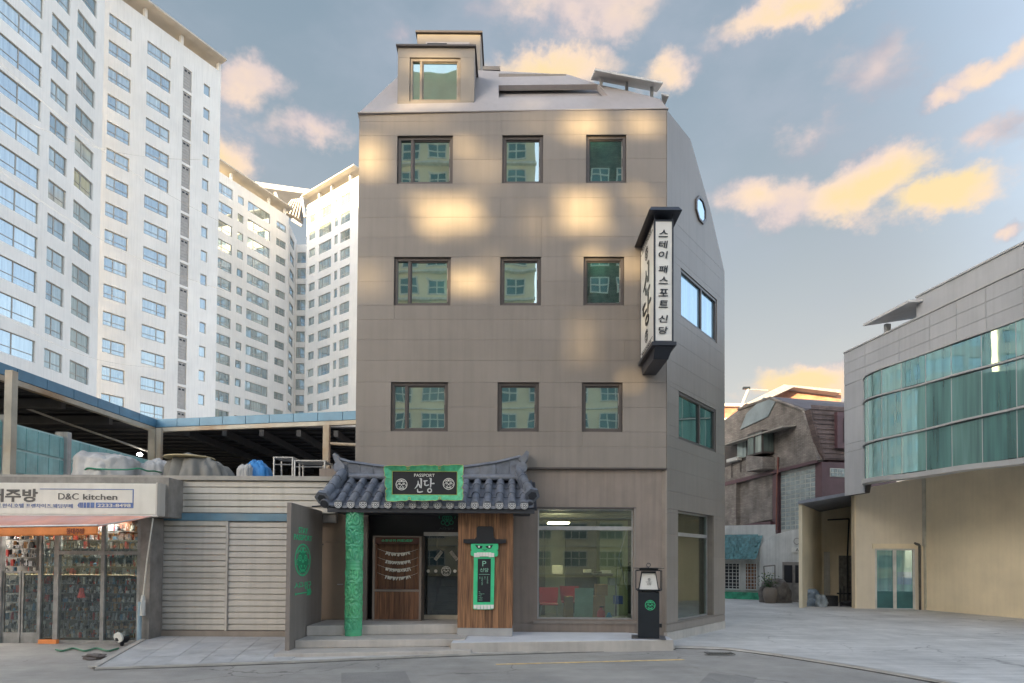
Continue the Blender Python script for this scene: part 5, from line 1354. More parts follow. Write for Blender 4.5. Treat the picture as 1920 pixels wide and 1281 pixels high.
text('신당', LM @ Matrix.Translation((.01, -.19, zt_ + .17)), .04, m_ink, lt, w=.09); emblem(LM @ Matrix.Translation((.01, -.178, zt_ + .27)), .028, m_ink, lt); text('PASSPORT', LM @ Matrix.Translation((.01, -.186, zt_ + .215)), .014, m_ink, lt, w=.14)
MB(LM).box(-.2, .2, -.2, .2, ztl + .01, ztl + .045).box(-.32, .32, -.32, .32, ztl + .047, ztl + .06).build('lantern_roof', m_black, lt)
rg = MB(LM); ps = [(.042 * math.cos(a * math.pi / 8), 0, ztl + .12 + .042 * math.sin(a * math.pi / 8)) for a in range(17)]; rg.tube(ps, .007, 5); rg.cyl((0, 0, ztl + .06), (0, 0, ztl + .08), .01, n=6); rg.build('ring', m_black, lt)
MB(LM).box(hw + .001, hw + .06, -.05, .02, .44, .52).build('junction_box', m_black, lt)
# ------------------------------------------------------------------ inside the shop window
def inY(px, py, Y): return atY(px, py, Y)
FZ = .3
def chair(px, Y, label):
    x = atY(px, 1100, Y).x; c = thing('stacking_chair', (x, Y, FZ), label, 'chair'); m_r = mat('red_plastic', (.42, .03, .045), .4)
    b = MB(Matrix.Translation((x, Y, FZ)));
    b.prism([(-.24, .2, .46), (.24, .2, .46), (.27, .26, .86), (-.27, .26, .86)], (0, .03, 0)); b.build('backrest', m_r, c)
    MB(Matrix.Translation((x, Y, FZ))).bbox(-.23, .23, -.2, .2, .42, .46).build('seat', m_r, c)
    for sx in (-1, 1):
        for sy in (-1, 1): MB(Matrix.Translation((x, Y, FZ))).cyl((sx * .19, sy * .17, .42), (sx * .25, sy * .25, 0), .012, n=6).build('leg', m_alu, c)
chair(1029, 16.0, 'red plastic chair with metal legs behind the shop window, left'); chair(1069, 16.9, 'red chair half hidden behind the cardboard box in the shop window')
def put_box(px0, py0, px1, py1, Y, dep, nm, m, label, cat, b=.01):
    A_, B_ = atY(px0, py1, Y), atY(px1, py0, Y); z0 = max(A_.z, FZ) if A_.z < FZ + .35 else A_.z
    if z0 < FZ + .35: z0 = FZ
    o_ = MB().bbox(A_.x, B_.x, Y, Y + dep, z0, B_.z, b).build(nm, m); tag(o_, label, cat); return o_
m_card = mat('brown_cardboard', (.33, .21, .11), .8, .1, 4); 
put_box(1059, 1119, 1075, 1157, 15.6, .35, 'cardboard_box', m_card, 'brown cardboard box standing left of the pale green board in the shop window', 'box')
bd = atY(1095, 1100, 15.3); o_ = MB().prism([atY(1077, 1157, 15.3), atY(1111, 1157, 15.3), atY(1113, 1103, 15.45), atY(1078, 1103, 15.45)], (0, .03, 0)).build('leaning_board', mat('pale_green_board', (.24, .36, .32), .4)); tag(o_, 'pale green board leaning in the middle of the shop window', 'board')
for i, (x0, y0, x1, y1) in enumerate(((1113, 1118, 1135, 1157), (1118, 1096, 1140, 1117))):
    put_box(x0, y0, x1, y1, 16.2 + i * .02, .4, 'cardboard_box', m_card, ['brown cardboard box on the floor right of the pale green board', 'upper brown cardboard box stacked right of the pale green board'][i], 'box')
put_box(1153, 1118, 1168, 1133, 16.0, .3, 'storage_bin', mat('blue_bin', (.03, .07, .30), .5), 'dark blue plastic bin near the right side of the shop window', 'bin')
put_box(1035, 1060, 1055, 1077, 16.6, .05, 'paper_sheet', m_paperw, 'white sheet of paper hung at the back left of the shop room', 'paper')
o_ = MB().lathe([(.09, 0), (.105, .02), (.105, .27), (.09, .33), (.04, .37), (.03, .42)], (atY(1127, 1150, 15.2).x, 15.2, FZ), 14).build('fire_extinguisher', mat('red_paint', (.50, .05, .06), .35), smooth=True); tag(o_, 'red fire extinguisher standing low in the shop window', 'fire extinguisher')
MB().box(o_.location.x - .04, o_.location.x + .07, 15.17, 15.23, FZ + .42, FZ + .45).build('handle', m_black, o_, M=Matrix.Translation((o_.location.x, 15.2, FZ + .42)))
o_ = MB().lathe([(.09, 0), (.1, .03), (.09, .16), (.05, .25), (.03, .3)], (atY(1142, 1150, 15.15).x, 15.15, FZ), 10).build('spray_bottle', mat('blue_bottle', (.02, .25, .50), .4), smooth=True); tag(o_, 'small bright blue bottle beside the fire extinguisher', 'bottle')
def crumple(c, rx, ry, rz, seed, n=28, amp=.25):
    r2 = random.Random(seed); ph = [(r2.uniform(2, 7), r2.uniform(0, 6), r2.uniform(2, 7), r2.uniform(0, 6)) for _ in range(6)]
    b = MB(); P = []; m_ = n // 2
    for j in range(m_ + 1):
        el_ = math.pi / 2 * j / m_
        for i in range(n):
            a = 2 * math.pi * i / n
            k = 1 + sum(amp / (q + 1) * abs(math.sin(p0 * a + p1 + q)) * math.sin(p2 * el_ + p3) for q, (p0, p1, p2, p3) in enumerate(ph)) * (math.cos(el_) * .8 + .2)
            # round frequencies so the seam closes
            k = 1 + sum(amp / (q + 1) * math.sin(round(p0) * a + p1) * math.sin(p2 * el_ * 2 + p3) for q, (p0, p1, p2, p3) in enumerate(ph)) * (.3 + .7 * math.cos(el_)) + r2.uniform(-.02, .02)
            P.append((c[0] + math.cos(a) * math.cos(el_) ** .6 * rx * k, c[1] + math.sin(a) * math.cos(el_) ** .6 * ry * k, c[2] + math.sin(el_) ** .8 * rz * (k * .5 + .5)))
    b.add(P, [(j * n + i, j * n + (i + 1) % n, (j + 1) * n + (i + 1) % n, (j + 1) * n + i) for j in range(m_) for i in range(n)]); return b
o_ = crumple((atY(1162, 1150, 15.2).x, 15.25, FZ), .28, .15, .2, 5).build('plastic_bag', mat('pale_plastic', (.5, .52, .46), .4), smooth=True); tag(o_, 'crumpled pale plastic bag at the lower right of the shop window', 'bag')
o_ = put_box(1110, 1075, 1150, 1081, 16.4, .5, 'work_table', m_roomdark, 'cluttered dark work table in the middle of the shop room', 'table')
for sx in (.05, .75): MB().box(o_.location.x - .4 + sx, o_.location.x - .36 + sx, 16.45, 16.5, FZ, 1.25).build('leg', m_roomdark, o_)
for k, (px_, py_, w_, h_, mm) in enumerate(((1095, 1068, 14, 6, m_paperw), (1113, 1072, 16, 6, m_ink), (1128, 1070, 18, 8, m_paperw), (1142, 1084, 12, 14, m_alu))):
    put_box(px_, py_, px_ + w_, py_ + h_, 16.45, .2, 'parcel', mm, ['white parcel at the left end of the cluttered work table', 'flat black parcel on the work table', 'white parcel in the middle of the work table', 'metal box at the right end of the work table'][k], 'parcel')
for k, (p_, q_, r_) in enumerate((((1175, 992), (1160, 1046), .011), ((1160, 1046), (1175, 1100), .013), ((1160, 1046), (1150, 1157), .008))):
    pass
w_ = MB().tube([atY(1175, 994, 14.95), atY(1160, 1046, 15.0), atY(1176, 1106, 14.95)], .013, 6).tube([atY(1148, 1040, 15.0), atY(1160, 1046, 15.0), atY(1151, 1157, 15.0)], .008, 6).build('folded_stand', m_alu); tag(w_, 'thin folded metal stand leaning inside the right edge of the shop window', 'stand')
A_, B_ = atY(1028, 981, 15.6), atY(1068, 979, 15.6)
cl = MB().box(A_.x, B_.x, 15.6, 16.0, A_.z - .0, A_.z + .03).build('ceiling_light', lamp_mat('warm_light_panel', (1, .85, .5), 5.0)); tag(cl, 'lit yellow ceiling light panel inside the shop', 'light')
# ------------------------------------------------------------------ low shop row on the left
m_slat = mat('beige_grey_slat', (.50, .465, .41), .5, .06, 1.2, .05, streak=.14, objvar=.03)
m_shut = mat('roller_shutter_slat', (.50, .465, .42), .42, .06, 1.2, .05, streak=.12, objvar=.04)
m_blue = mat('faded_blue_band', (.10, .20, .27), .6, .15, 2, .1, tint=(.25, .28, .28), tintv=.6)
m_grime = mat('grey_brown_frame', (.24, .22, .20), .6, .2, 3, .1, streak=.2)
HP = Plane((-14.5, 14.2), (-3.6, 14.2))
sg_ = thing('shutter_building', (-7, 14.2, 0), 'low grey siding building with blue band and closed roller shutters', 'building')
def H(px, py, y=0): return HP.loc(px, py, y)
xr_ = H(628, 1000)[0]; xl_ = -0.0
zt = H(430, 893)[1]; zs1 = H(430, 960)[1]; zb0, zb1 = H(430, 977)[1], H(430, 963)[1]; zsh = H(430, 1182)[1]
xw_ = H(583, 1080)[0]
MB(HP.M).box(-8, xw_, .06, .3, -.1, zb0 - .02).box(-8, xr_, .06, .3, zb0 - .019, zt - .02).build('wall', m_grime, sg_)
MB(HP.M).box(-8, xr_, .301, 3.2, 3.4, zt - .08).build('roof', m_grime, sg_)
MB(HP.M).box(-8, xr_ + .0, -.06, .35, zt - .1, zt).build('parapet_cap', mat('parapet_cap_grey', (.33, .31, .28), .6, .1, 2, .05, streak=.1), sg_)
x296 = H(296, 1000)[0]
n_ = 5; z0 = zb1 + .01; z1 = zt - .105
def slat_(x0, x1, za, zb, nm, m, parent, y=-.0, b=.0):
    bb = MB(HP.M); bb.add([(x0, y + .025, zb), (x1, y + .025, zb), (x1, y, zb - .03), (x0, y, zb - .03), (x0, y - .008, za + .012), (x1, y - .008, za + .012), (x1, y + .025, za), (x0, y + .025, za)], [(3, 2, 1, 0), (4, 5, 2, 3), (7, 6, 5, 4), (0, 7, 4, 3), (1, 2, 5, 6)])
    return bb.build(nm, m, parent)
for i in range(n_): h_ = (z1 - z0) / n_; slat_(-.0, xr_, z0 + i * h_, z0 + (i + 1) * h_ - .004, 'slat', m_slat, sg_)
MB(HP.M).box(x296 - .15, H(560, 970)[0], -.045, .05, zb0, zb1).build('blue_band', m_blue, sg_)
for (p0, p1, zz) in ((300, 424.5, zb0 - .12), (427.5, 566, zb0 - .005)):
    a_, b_ = H(p0, 1080)[0], H(p1, 1080)[0]; n_ = 18; h_ = (zz - zsh) / n_
    for i in range(n_): slat_(a_, b_, zsh + i * h_, zsh + (i + 1) * h_ - .003, 'shutter_slat', m_shut, sg_)
a_, b_ = H(299, 1080)[0], H(426, 1080)[0]
MB(HP.M).bbox(a_, b_, -.03, .05, zb0 - .115, zb0 - .004, .01).build('shutter_box', m_slat, sg_)
for px_ in (298, 426): x_ = H(px_, 1080)[0]; MB(HP.M).box(x_ - .03, x_ + .022, -.045, .05, zsh - .03, zb0 - .003).build('guide_rail', m_shut, sg_)
MB(HP.M).box(a_ - .1, H(560, 1180)[0], -.12, .05, zsh - .13, zsh - .005).build('sill', mat('brown_sill', (.25, .21, .175), .7, .12, 3), sg_)
# siding strip between the shops
a_, b_ = H(258, 1080)[0], H(293, 1080)[0]; n_ = 20; h_ = (zb1 - zsh) / n_
for i in range(n_): slat_(a_, b_ - .02, zsh + i * h_, zsh + (i + 1) * h_ - .003, 'shutter_slat', m_grime, sg_, y=.01)
MB(HP.M).box(b_ - .015, b_ + .03, -.05, .05, zsh - .2, zb1).build('guide_rail', m_slat, sg_)
# apron slabs
ap = [ground(183, 1251, .004), ground(545, 1238, .004), Vector((-4.45, 14.1, zsh - .13)), Vector((HP.pt(H(290, 1190)[0], 0, 0).x, 14.1, zsh - .13))]
def bil(u_, v_): return ap[0] * (1 - u_) * (1 - v_) + ap[1] * u_ * (1 - v_) + ap[2] * u_ * v_ + ap[3] * (1 - u_) * v_
apn = put('sidewalk_apron', None, None, Matrix.Translation(ap[0])); apn['kind'] = 'structure'
m_apr = mat('grey_stone_slab', (.44, .43, .42), .75, .16, 2.2, .3, 60, tint=(.42, .43, .45), tintv=.6, objvar=.06)
bb = MB(); bb.prism([ap[0] - Vector((0, 0, .012)), ap[1] - Vector((0, 0, .012)), ap[2] - Vector((0, 0, .012)), ap[3] - Vector((0, 0, .012))], (0, 0, -.2)); bb.build('bed', m_gutter, apn)
for i in range(6):
    for j in range(4):
        e_ = .0016
        P = [bil(i / 6 + e_, j / 4 + e_ * 2), bil((i + 1) / 6 - e_, j / 4 + e_ * 2), bil((i + 1) / 6 - e_, (j + 1) / 4 - e_ * 2), bil(i / 6 + e_, (j + 1) / 4 - e_ * 2)]
        MB().prism([p - Vector((0, 0, .011)) for p in P], (0, 0, .011 + rnd.uniform(0, .003))).build('slab', m_apr, apn)
a_, b_ = ap[0], ap[3]
MB().prism([a_ + Vector((-.14, -.02, 0)), a_ + Vector((-.002, -.0, 0)), b_ + Vector((-.002, 0, 0)), b_ + Vector((-.10, 0, 0))], (0, 0, .018)).build('edge_stone', m_kerb, apn)
# ---- kitchen shop
KPn = Plane((-14.6, 13.6), (-4, 13.6))
def K(px, py, y=0): return KPn.loc(px, py, y)
ks = thing('kitchenware_shop', (-10.5, 13.6, -.1), 'kitchenware shop with cluttered glass front under an orange awning', 'shop')
kx0 = -1.2; kx1 = K(262, 1100)[0]; kz = -.03
kt = K(150, 1008)[1]
# sign box
ksn = thing('shop_sign', (-11, 13.3, 3), 'long pale sign board reading D&C kitchen above the orange awning', 'sign')
SZ = Plane((-14.6, 13.3), (-4, 13.3))
def S_(px, py): return SZ.loc(px, py)
sx1 = S_(293, 930)[0]; sz0, sz1 = S_(150, 964)[1], S_(150, 906)[1]
m_sgnf = mat('pale_sign_face', (.66, .64, .58), .5, .05, 1.5, .02, streak=.08)
bev(MB(SZ.M).box(-2.5, sx1, 0, .35, sz0, sz1).build('sign_box', m_sgnf, ksn), .01)
MB(SZ.M).box(sx1 + .0, sx1 + .03, -.02, .36, sz0 - .02, sz1 + .02).box(-2.5, sx1, -.02, .36, sz0 - .03, sz0 - .002).build('trim', m_shut, ksn)
def sM2(px, py, y=-.008): x_, z_ = S_(px, py); return off(SZ, x_, y, z_)
m_sgrey = mat('sign_dark_grey', (.09, .085, .08), .6); m_sblue = mat('sign_blue', (.10, .16, .36), .6)
def wpx(x0, x1): return abs(S_(x1, 930)[0] - S_(x0, 930)[0])
def hpx(y0, y1): return abs(S_(150, y1)[1] - S_(150, y0)[1])
text('주방', sM2(40.5, 929), hpx(917, 942), m_sgrey, ksn, w=wpx(10, 71), bold=.03)
text('새', sM2(-7, 929), hpx(917, 942), m_sgrey, ksn, w=wpx(-22, 6), bold=.03)
text('D&C', sM2(128.5, 931), hpx(925, 937), m_sgrey, ksn, w=wpx(110, 148), bold=.004)
text('kitchen', sM2(188, 932), hpx(926, 937), m_sgrey, ksn, w=wpx(156, 220), bold=.01)
text('일식.한식.호텔 프랜차이즈.웨딩부페', sM2(60, 948.5), hpx(945, 953), m_sblue, ksn, w=wpx(-16, 137))
a_, b_ = S_(75, 917), S_(251, 917); c_ = S_(251, 953); d_ = S_(180, 942.5)
lb = MB(SZ.M); lb.box(a_[0], b_[0], -.006, -.001, a_[1] - .008, a_[1] + .008).box(b_[0] - .022, b_[0], -.0062, -.001, c_[1], b_[1] - .009); lb.box(d_[0], b_[0] - .023, -.0061, -.001, c_[1], d_[1])
for i, (x0, x1) in enumerate(((170, 177), (163, 168.5), (157, 161.5), (152.5, 155.5), (149.5, 151.5))): lb.box(S_(x0, 948)[0], S_(x1, 948)[0], -.0061, -.001, c_[1], d_[1])
p_ = S_(145.5, 948); lb.plate([p_, (S_(148.5, 948)[0], c_[1]), (S_(148.5, 948)[0], d_[1])], -.006, -.001)
lb.build('blue_rule', m_sblue, ksn)
text('2233-8498', sM2(214.5, 948, -.0125), hpx(944.8, 951), m_sgnf, ksn, w=wpx(184, 246), bold=.015)
# awning
aw = thing('awning', (-10, 12.6, 2.6), 'faded pink-orange fabric awning with orange valance over the kitchenware shop', 'awning')
m_awn = mat('faded_awning_fabric', (.66, .33, .25), .8, .12, 2, .15, 20, tint=(.52, .42, .45), tintv=.9)
m_val = mat('orange_valance', (.72, .24, .07), .75, .15, 2.5, .1)
AZ0 = 12.35
w0 = atY(290, 966, 13.25); w1 = atY(-60, 966, 13.25); f0 = atY(184, 986, AZ0); f1 = atY(-90, 990, AZ0)
ab = MB(); P = []; nx_, ny_ = 24, 6
for j in range(ny_ + 1):
    for i in range(nx_ + 1):
        u_, v_ = i / nx_, j / ny_; p = (w0 * (1 - u_) + w1 * u_) * (1 - v_) + (f0 * (1 - u_) + f1 * u_) * v_; P.append(p - Vector((0, 0, math.sin(v_ * math.pi) * .03 * (1 + .4 * math.sin(u_ * 31)))))
ab.add(P, [(j * (nx_ + 1) + i, j * (nx_ + 1) + i + 1, (j + 1) * (nx_ + 1) + i + 1, (j + 1) * (nx_ + 1) + i) for j in range(ny_) for i in range(nx_)]); o_ = ab.build('fabric', m_awn, aw, smooth=True)
sd_ = o_.modifiers.new('thick', 'SOLIDIFY'); sd_.thickness = .008
vb = MB(); P = []
for j in range(5):
    for i in range(41):
        u_ = i / 40; p = f0 * (1 - u_) + f1 * u_; P.append(p + Vector((0, .012 * math.sin(u_ * 60) * j / 4, -.004 - j * .045)))
vb.add(P, [(j * 41 + i, j * 41 + i + 1, (j + 1) * 41 + i + 1, (j + 1) * 41 + i) for j in range(4) for i in range(40)]); o_ = vb.build('valance', m_val, aw, smooth=True); sd_ = o_.modifiers.new('thick', 'SOLIDIFY'); sd_.thickness = .004
MB().tube([f0 + Vector((0, 0, .01)), f1 + Vector((0, 0, .01))], .022, 8).build('front_bar', m_alu, aw)
MB().tube([atY(296, 968, 13.22), w1 + Vector((0, 0, -.02))], .025, 8).tube([w0 + Vector((-.1, 0, -.04)), f0], .014, 6).build('arm', m_shut, aw)
p = atY(141, 996, AZ0 - .02); text('동대주방', Matrix.Translation(p), .12, mat('valance_letter', (.22, .06, .03), .7), aw, w=.36, bold=.03)
# glazed shop front
m_kframe = mat('worn_steel_frame', (.24, .235, .225), .5, .25, 4, .15, streak=.25)
m_kglass = clear_glass('dusty_shop_glass', (.86, .9, .9), .05)
fr_ = MB(KPn.M)
kb_ = K(200, 1213)[1]
postx = [(-5, 2), (71, 76), (100, 109), (188, 195), (256, 262)]
for p0, p1 in postx: fr_.box(K(p0, 1100)[0], K(p1, 1100)[0], 0, .1, kb_, kt + .5)
x76, x262 = K(80, 1100)[0], K(262, 1100)[0]
ztr = K(200, 1036)[1]
for a_, b_ in ((109, 188), (195, 256)): fr_.box(K(a_, 1100)[0], K(b_, 1100)[0], .004, .096, ztr - .05, ztr + .03); fr_.box(K(a_, 1100)[0], K(b_, 1100)[0], .004, .096, kb_, kb_ + .14)
fr_.box(K(76, 1100)[0], K(100, 1100)[0], .006, .09, kb_, kb_ + .1)
fr_.build('shop_frame', m_kframe, ks)
for a_, b_, z0, z1 in ((109, 188, kb_ + .14, ztr - .05), (195, 256, kb_ + .14, ztr - .05), (109, 188, ztr + .03, kt + .45), (195, 256, ztr + .03, kt + .45), (76, 100, kb_ + .1, kt + .45)):
    MB(KPn.M).box(K(a_, 1100)[0] + .002, K(b_, 1100)[0] - .002, .045, .053, z0 + .002, z1 - .002).build('pane', m_kglass, ks)
MB(KPn.M).box(K(134, 1100)[0] - .8, K(72, 1100)[0] - 0, -.0, .03, K(40, 1070)[1], kt + .45).build('rolled_shutter', mat('dark_rolled_shutter', (.03, .028, .027), .4, .2, 8, .2), ks)
for a_, b_ in ((-40, -5), (2, 36), (38, 71)):
    db = MB(KPn.M); x0, x1 = K(a_, 1100)[0], K(b_, 1100)[0]; zt_d = K(40, 1071)[1]; f = .04
    db.box(x0, x0 + f, .04, .08, kb_, zt_d); db.box(x1 - f, x1, .04, .08, kb_, zt_d); db.box(x0 + f, x1 - f, .04, .08, kb_, kb_ + .3); db.box(x0 + f, x1 - f, .04, .08, zt_d - .04, zt_d); d_ = db.build('door', m_kframe, ks)
    MB(KPn.M).box(x0 + f, x1 - f, .055, .063, kb_ + .3, zt_d - .04).build('pane', m_kglass, d_)
MB(KPn.M).box(-2, kx1 + .2, .02, .14, -.08, kb_ - .002).build('threshold', mat('dirty_threshold', (.12, .10, .085), .8, .3, 4), ks)
MB(KPn.M).box(-2, kx1, 2.6, 2.7, 0, 3.4).box(kx1 + .0, kx1 + .08, .1, 2.7, 0, 3.4).box(-2, kx1, .1, 2.7, -.04, .0).build('inner_wall', m_roomdark, ks)
MB(KPn.M).box(-2, kx1 + .6, -.0, 2.7, kt + .47, zt - .12).build('fascia', m_grime, ks)
MB(KPn.M).box(kx1 + .002, K(272, 1100)[0] + .1, .0, .5, -.05, kt + .45).build('pier', m_grime, ks)
# shelves of goods
gx0, gx1 = K(-10, 1100)[0], kx1 - .05
tm = thing('display_shelves', KPn.pt((gx0 + gx1) / 2, .3, 0), 'wall of shelves packed with metal utensils and pans behind the shop glass', 'shelves')
for k in range(13): MB(KPn.M).box(gx0, gx1, .20, .60, .06 + k * .2, .075 + k * .2).build('shelf', m_kframe, tm)
goods = {c: MB(KPn.M) for c in 'swkrbo'}
gm = {'s': mat('goods_steel', (.42, .42, .43), .3, .3, 30, .1), 'w': mat('goods_white', (.62, .60, .55), .6, .2, 30), 'k': mat('goods_black', (.03, .03, .033), .4), 'r': mat('goods_red', (.50, .05, .04), .4), 'b': mat('goods_blue', (.10, .24, .36), .4), 'o': mat('goods_brown', (.38, .21, .09), .6)}
r3 = random.Random(11)
for k in range(13):
    x_ = gx0
    while x_ < gx1 - .05:
        w_ = r3.uniform(.02, .085); h_ = r3.uniform(.04, .17); c = r3.choice('ssssssswwwkkkkkbboorr' if r3.random() < .6 else 'sssskkkwobr'); z_ = .076 + k * .2; y_ = r3.uniform(.16, .34)
        t_ = r3.random(); bb = goods[c]
        if t_ < .35: bb.cyl((x_ + w_ / 2, y_ + .05, z_), (x_ + w_ / 2, y_ + .05, z_ + h_), w_ / 2, w_ / 2 * r3.uniform(.3, 1), 7)
        elif t_ < .6: bb.cyl((x_ + w_ / 2, y_, z_ + w_ / 2), (x_ + w_ / 2, y_ + .05, z_ + w_ / 2 + .01), w_ / 2, w_ / 2 * .8, 9)
        elif t_ < .85: bb.cyl((x_ + w_ / 2, y_, z_), (x_ + w_ / 2 + r3.uniform(-.03, .03), y_ + .02, z_ + .17), .006, .006, 4); bb.box(x_, x_ + w_ * .7, y_, y_ + .01, z_ + h_ * .6, z_ + h_)
        else: bb.box(x_, x_ + w_, y_, y_ + .06, z_, z_ + h_)
        x_ += w_ * r3.uniform(.2, .6)
for c in goods: stuff(tag(goods[c].build('shop_goods', gm[c]), {'s': 'steel pans, ladles and utensils packed along the shop shelves', 'w': 'white crockery and packets packed along the shop shelves', 'k': 'black pans and handles packed along the shop shelves', 'r': 'small red goods scattered along the shop shelves', 'b': 'blue-grey containers scattered along the shop shelves', 'o': 'brown wooden goods scattered along the shop shelves'}[c], 'kitchenware'))
# single items in view
p = K(151, 1110, .12); o_ = MB(KPn.M).cyl((p[0], .15, p[1] - .02), (p[0], .15, p[1] + .08), .05, .05, 14).cyl((p[0], .15, p[1] - .13), (p[0], .15, p[1] - .021), .08, .055, 14).build('red_pot', gm['r'], smooth=True); tag(o_, 'bright red pot in the middle of the wide shop pane', 'pot')
p = K(235, 985, .4); o_ = MB(KPn.M).cyl((p[0], .45, p[1] - .22), (p[0], .45, p[1] + .2), .16, .16, 16).build('paper_lantern', mat('brown_red_lantern', (.26, .09, .045), .6)); tag(o_, 'brown-red cylindrical lantern with dark characters hanging under the awning corner', 'lantern')
text('酒', off(KPn, p[0], .27, p[1]), .22, m_ink, o_, w=.16, bold=.02)
p = K(252, 988, .8); o_ = MB(KPn.M).box(p[0] - .14, p[0] + .1, .8, .84, p[1], p[1] + .03).build('tube_light', lamp_mat('cool_tube', (1, 1, .95), 5)); tag(o_, 'upper lit fluorescent tube inside the shop near the brown lantern', 'light', 'tube lights in the kitchenware shop')
o_ = MB(KPn.M).box(p[0] - .14, p[0] + .1, .9, .94, p[1] - .12, p[1] - .09).build('tube_light', lamp_mat('cool_tube', (1, 1, .95), 5)); tag(o_, 'lower lit fluorescent tube inside the shop near the brown lantern', 'light', 'tube lights in the kitchenware shop')
for k in range(3):
    xk = gx1 - 1.0 - k * 1.5; o_ = MB(KPn.M).box(xk - .6, xk + .6, .13, .17, kt + .42, kt + .45).build('tube_light', lamp_mat('shop_tube', (1, .97, .88), 22)); tag(o_, 'lit tube above the right' + [', nearest the corner', ', middle of three', ', farthest left'][k] + ' of the shop shelves under the awning', 'light', 'tube lights in the kitchenware shop')
p = ground(229, 1200, .1); q_ = atY(229, 1196, 13.3)
o_ = MB().lathe([(.10, 0), (.14, .05), (.15, .11), (.13, .13)], (q_.x, 13.3, q_.z - .1), 14).build('basin', m_ink, smooth=True); tag(o_, 'dark basin with a white round dish leaning in it by the shop corner', 'basin')
MB().cyl((q_.x, 13.15, q_.z + .02), (q_.x + .01, 13.19, q_.z + .03), .11, .11, 18).build('dish', m_pwhite, o_)
MB().cyl((q_.x, 13.3, -.03), (q_.x, 13.3, q_.z - .1), .03, .05, 8).build('stand', m_ink, o_)
o_ = MB(KPn.M).box(K(76, 1212)[0], K(110, 1212)[0], -.08, .01, -.028, .06).build('orange_crate_strip', m_val); tag(o_, 'faded orange strip lying at the foot of the shop frame', 'strip')
hs = MB(); pts = [ground(105 + i * 9, 1218 + 2.5 * math.sin(i * 1.3), 0) + Vector((0, 0, .0)) for i in range(14)]; pts = sub([Vector(q) for q in pts], 5); hs.tube(pts, .02, 6); tag(hs.build('green_hose', mat('green_hose', (.06, .20, .12), .5)), 'green hose lying along the foot of the shop front', 'hose')
o_ = crumple((ground(178, 1233).x, ground(178, 1233).y, -.03), .22, .13, .1, 3).build('rubbish_bag', mat('brown_grey_sack', (.12, .10, .09), .8), smooth=True); tag(o_, 'flat brown-grey sack lying on the asphalt before the apron edge', 'bag')
# rope and pole by the shutters
a_, b_ = atY(287, 972, 13.25), atY(268, 1122, 13.5)
rp_ = MB().tube([a_, (a_ + b_) / 2 + Vector((-.02, 0, 0)), b_], .014, 6).build('white_rope', m_paperw); tag(rp_, 'white rope hanging from the awning corner with a knotted plastic bag', 'rope')
o_ = crumple((b_.x, b_.y, b_.z - .38), .055, .05, .45, 9, 16).build('plastic_bag', mat('grey_white_bag', (.48, .48, .46), .5), rp_, smooth=True)
a_ = atY(267, 1128, 13.6); o_ = MB().cyl((a_.x, 13.5, 0), (a_.x + .01, 13.5, a_.z), .045, .045, 8).build('pale_blue_pipe', mat('pale_blue_pvc', (.28, .38, .44), .5)); tag(o_, 'short pale blue pipe standing between the two shops', 'pipe')
a_, b_ = atY(290, 1000, 14.0), atY(287, 1190, 14.0); o_ = MB().tube([a_, b_], .022, 6).tube([atY(283, 1140, 13.95), atY(285, 1192, 13.95)], .03, 6).build('drain_pipe', m_kframe); tag(o_, 'thin grey drain pipe between kitchenware shop and shutters', 'pipe')

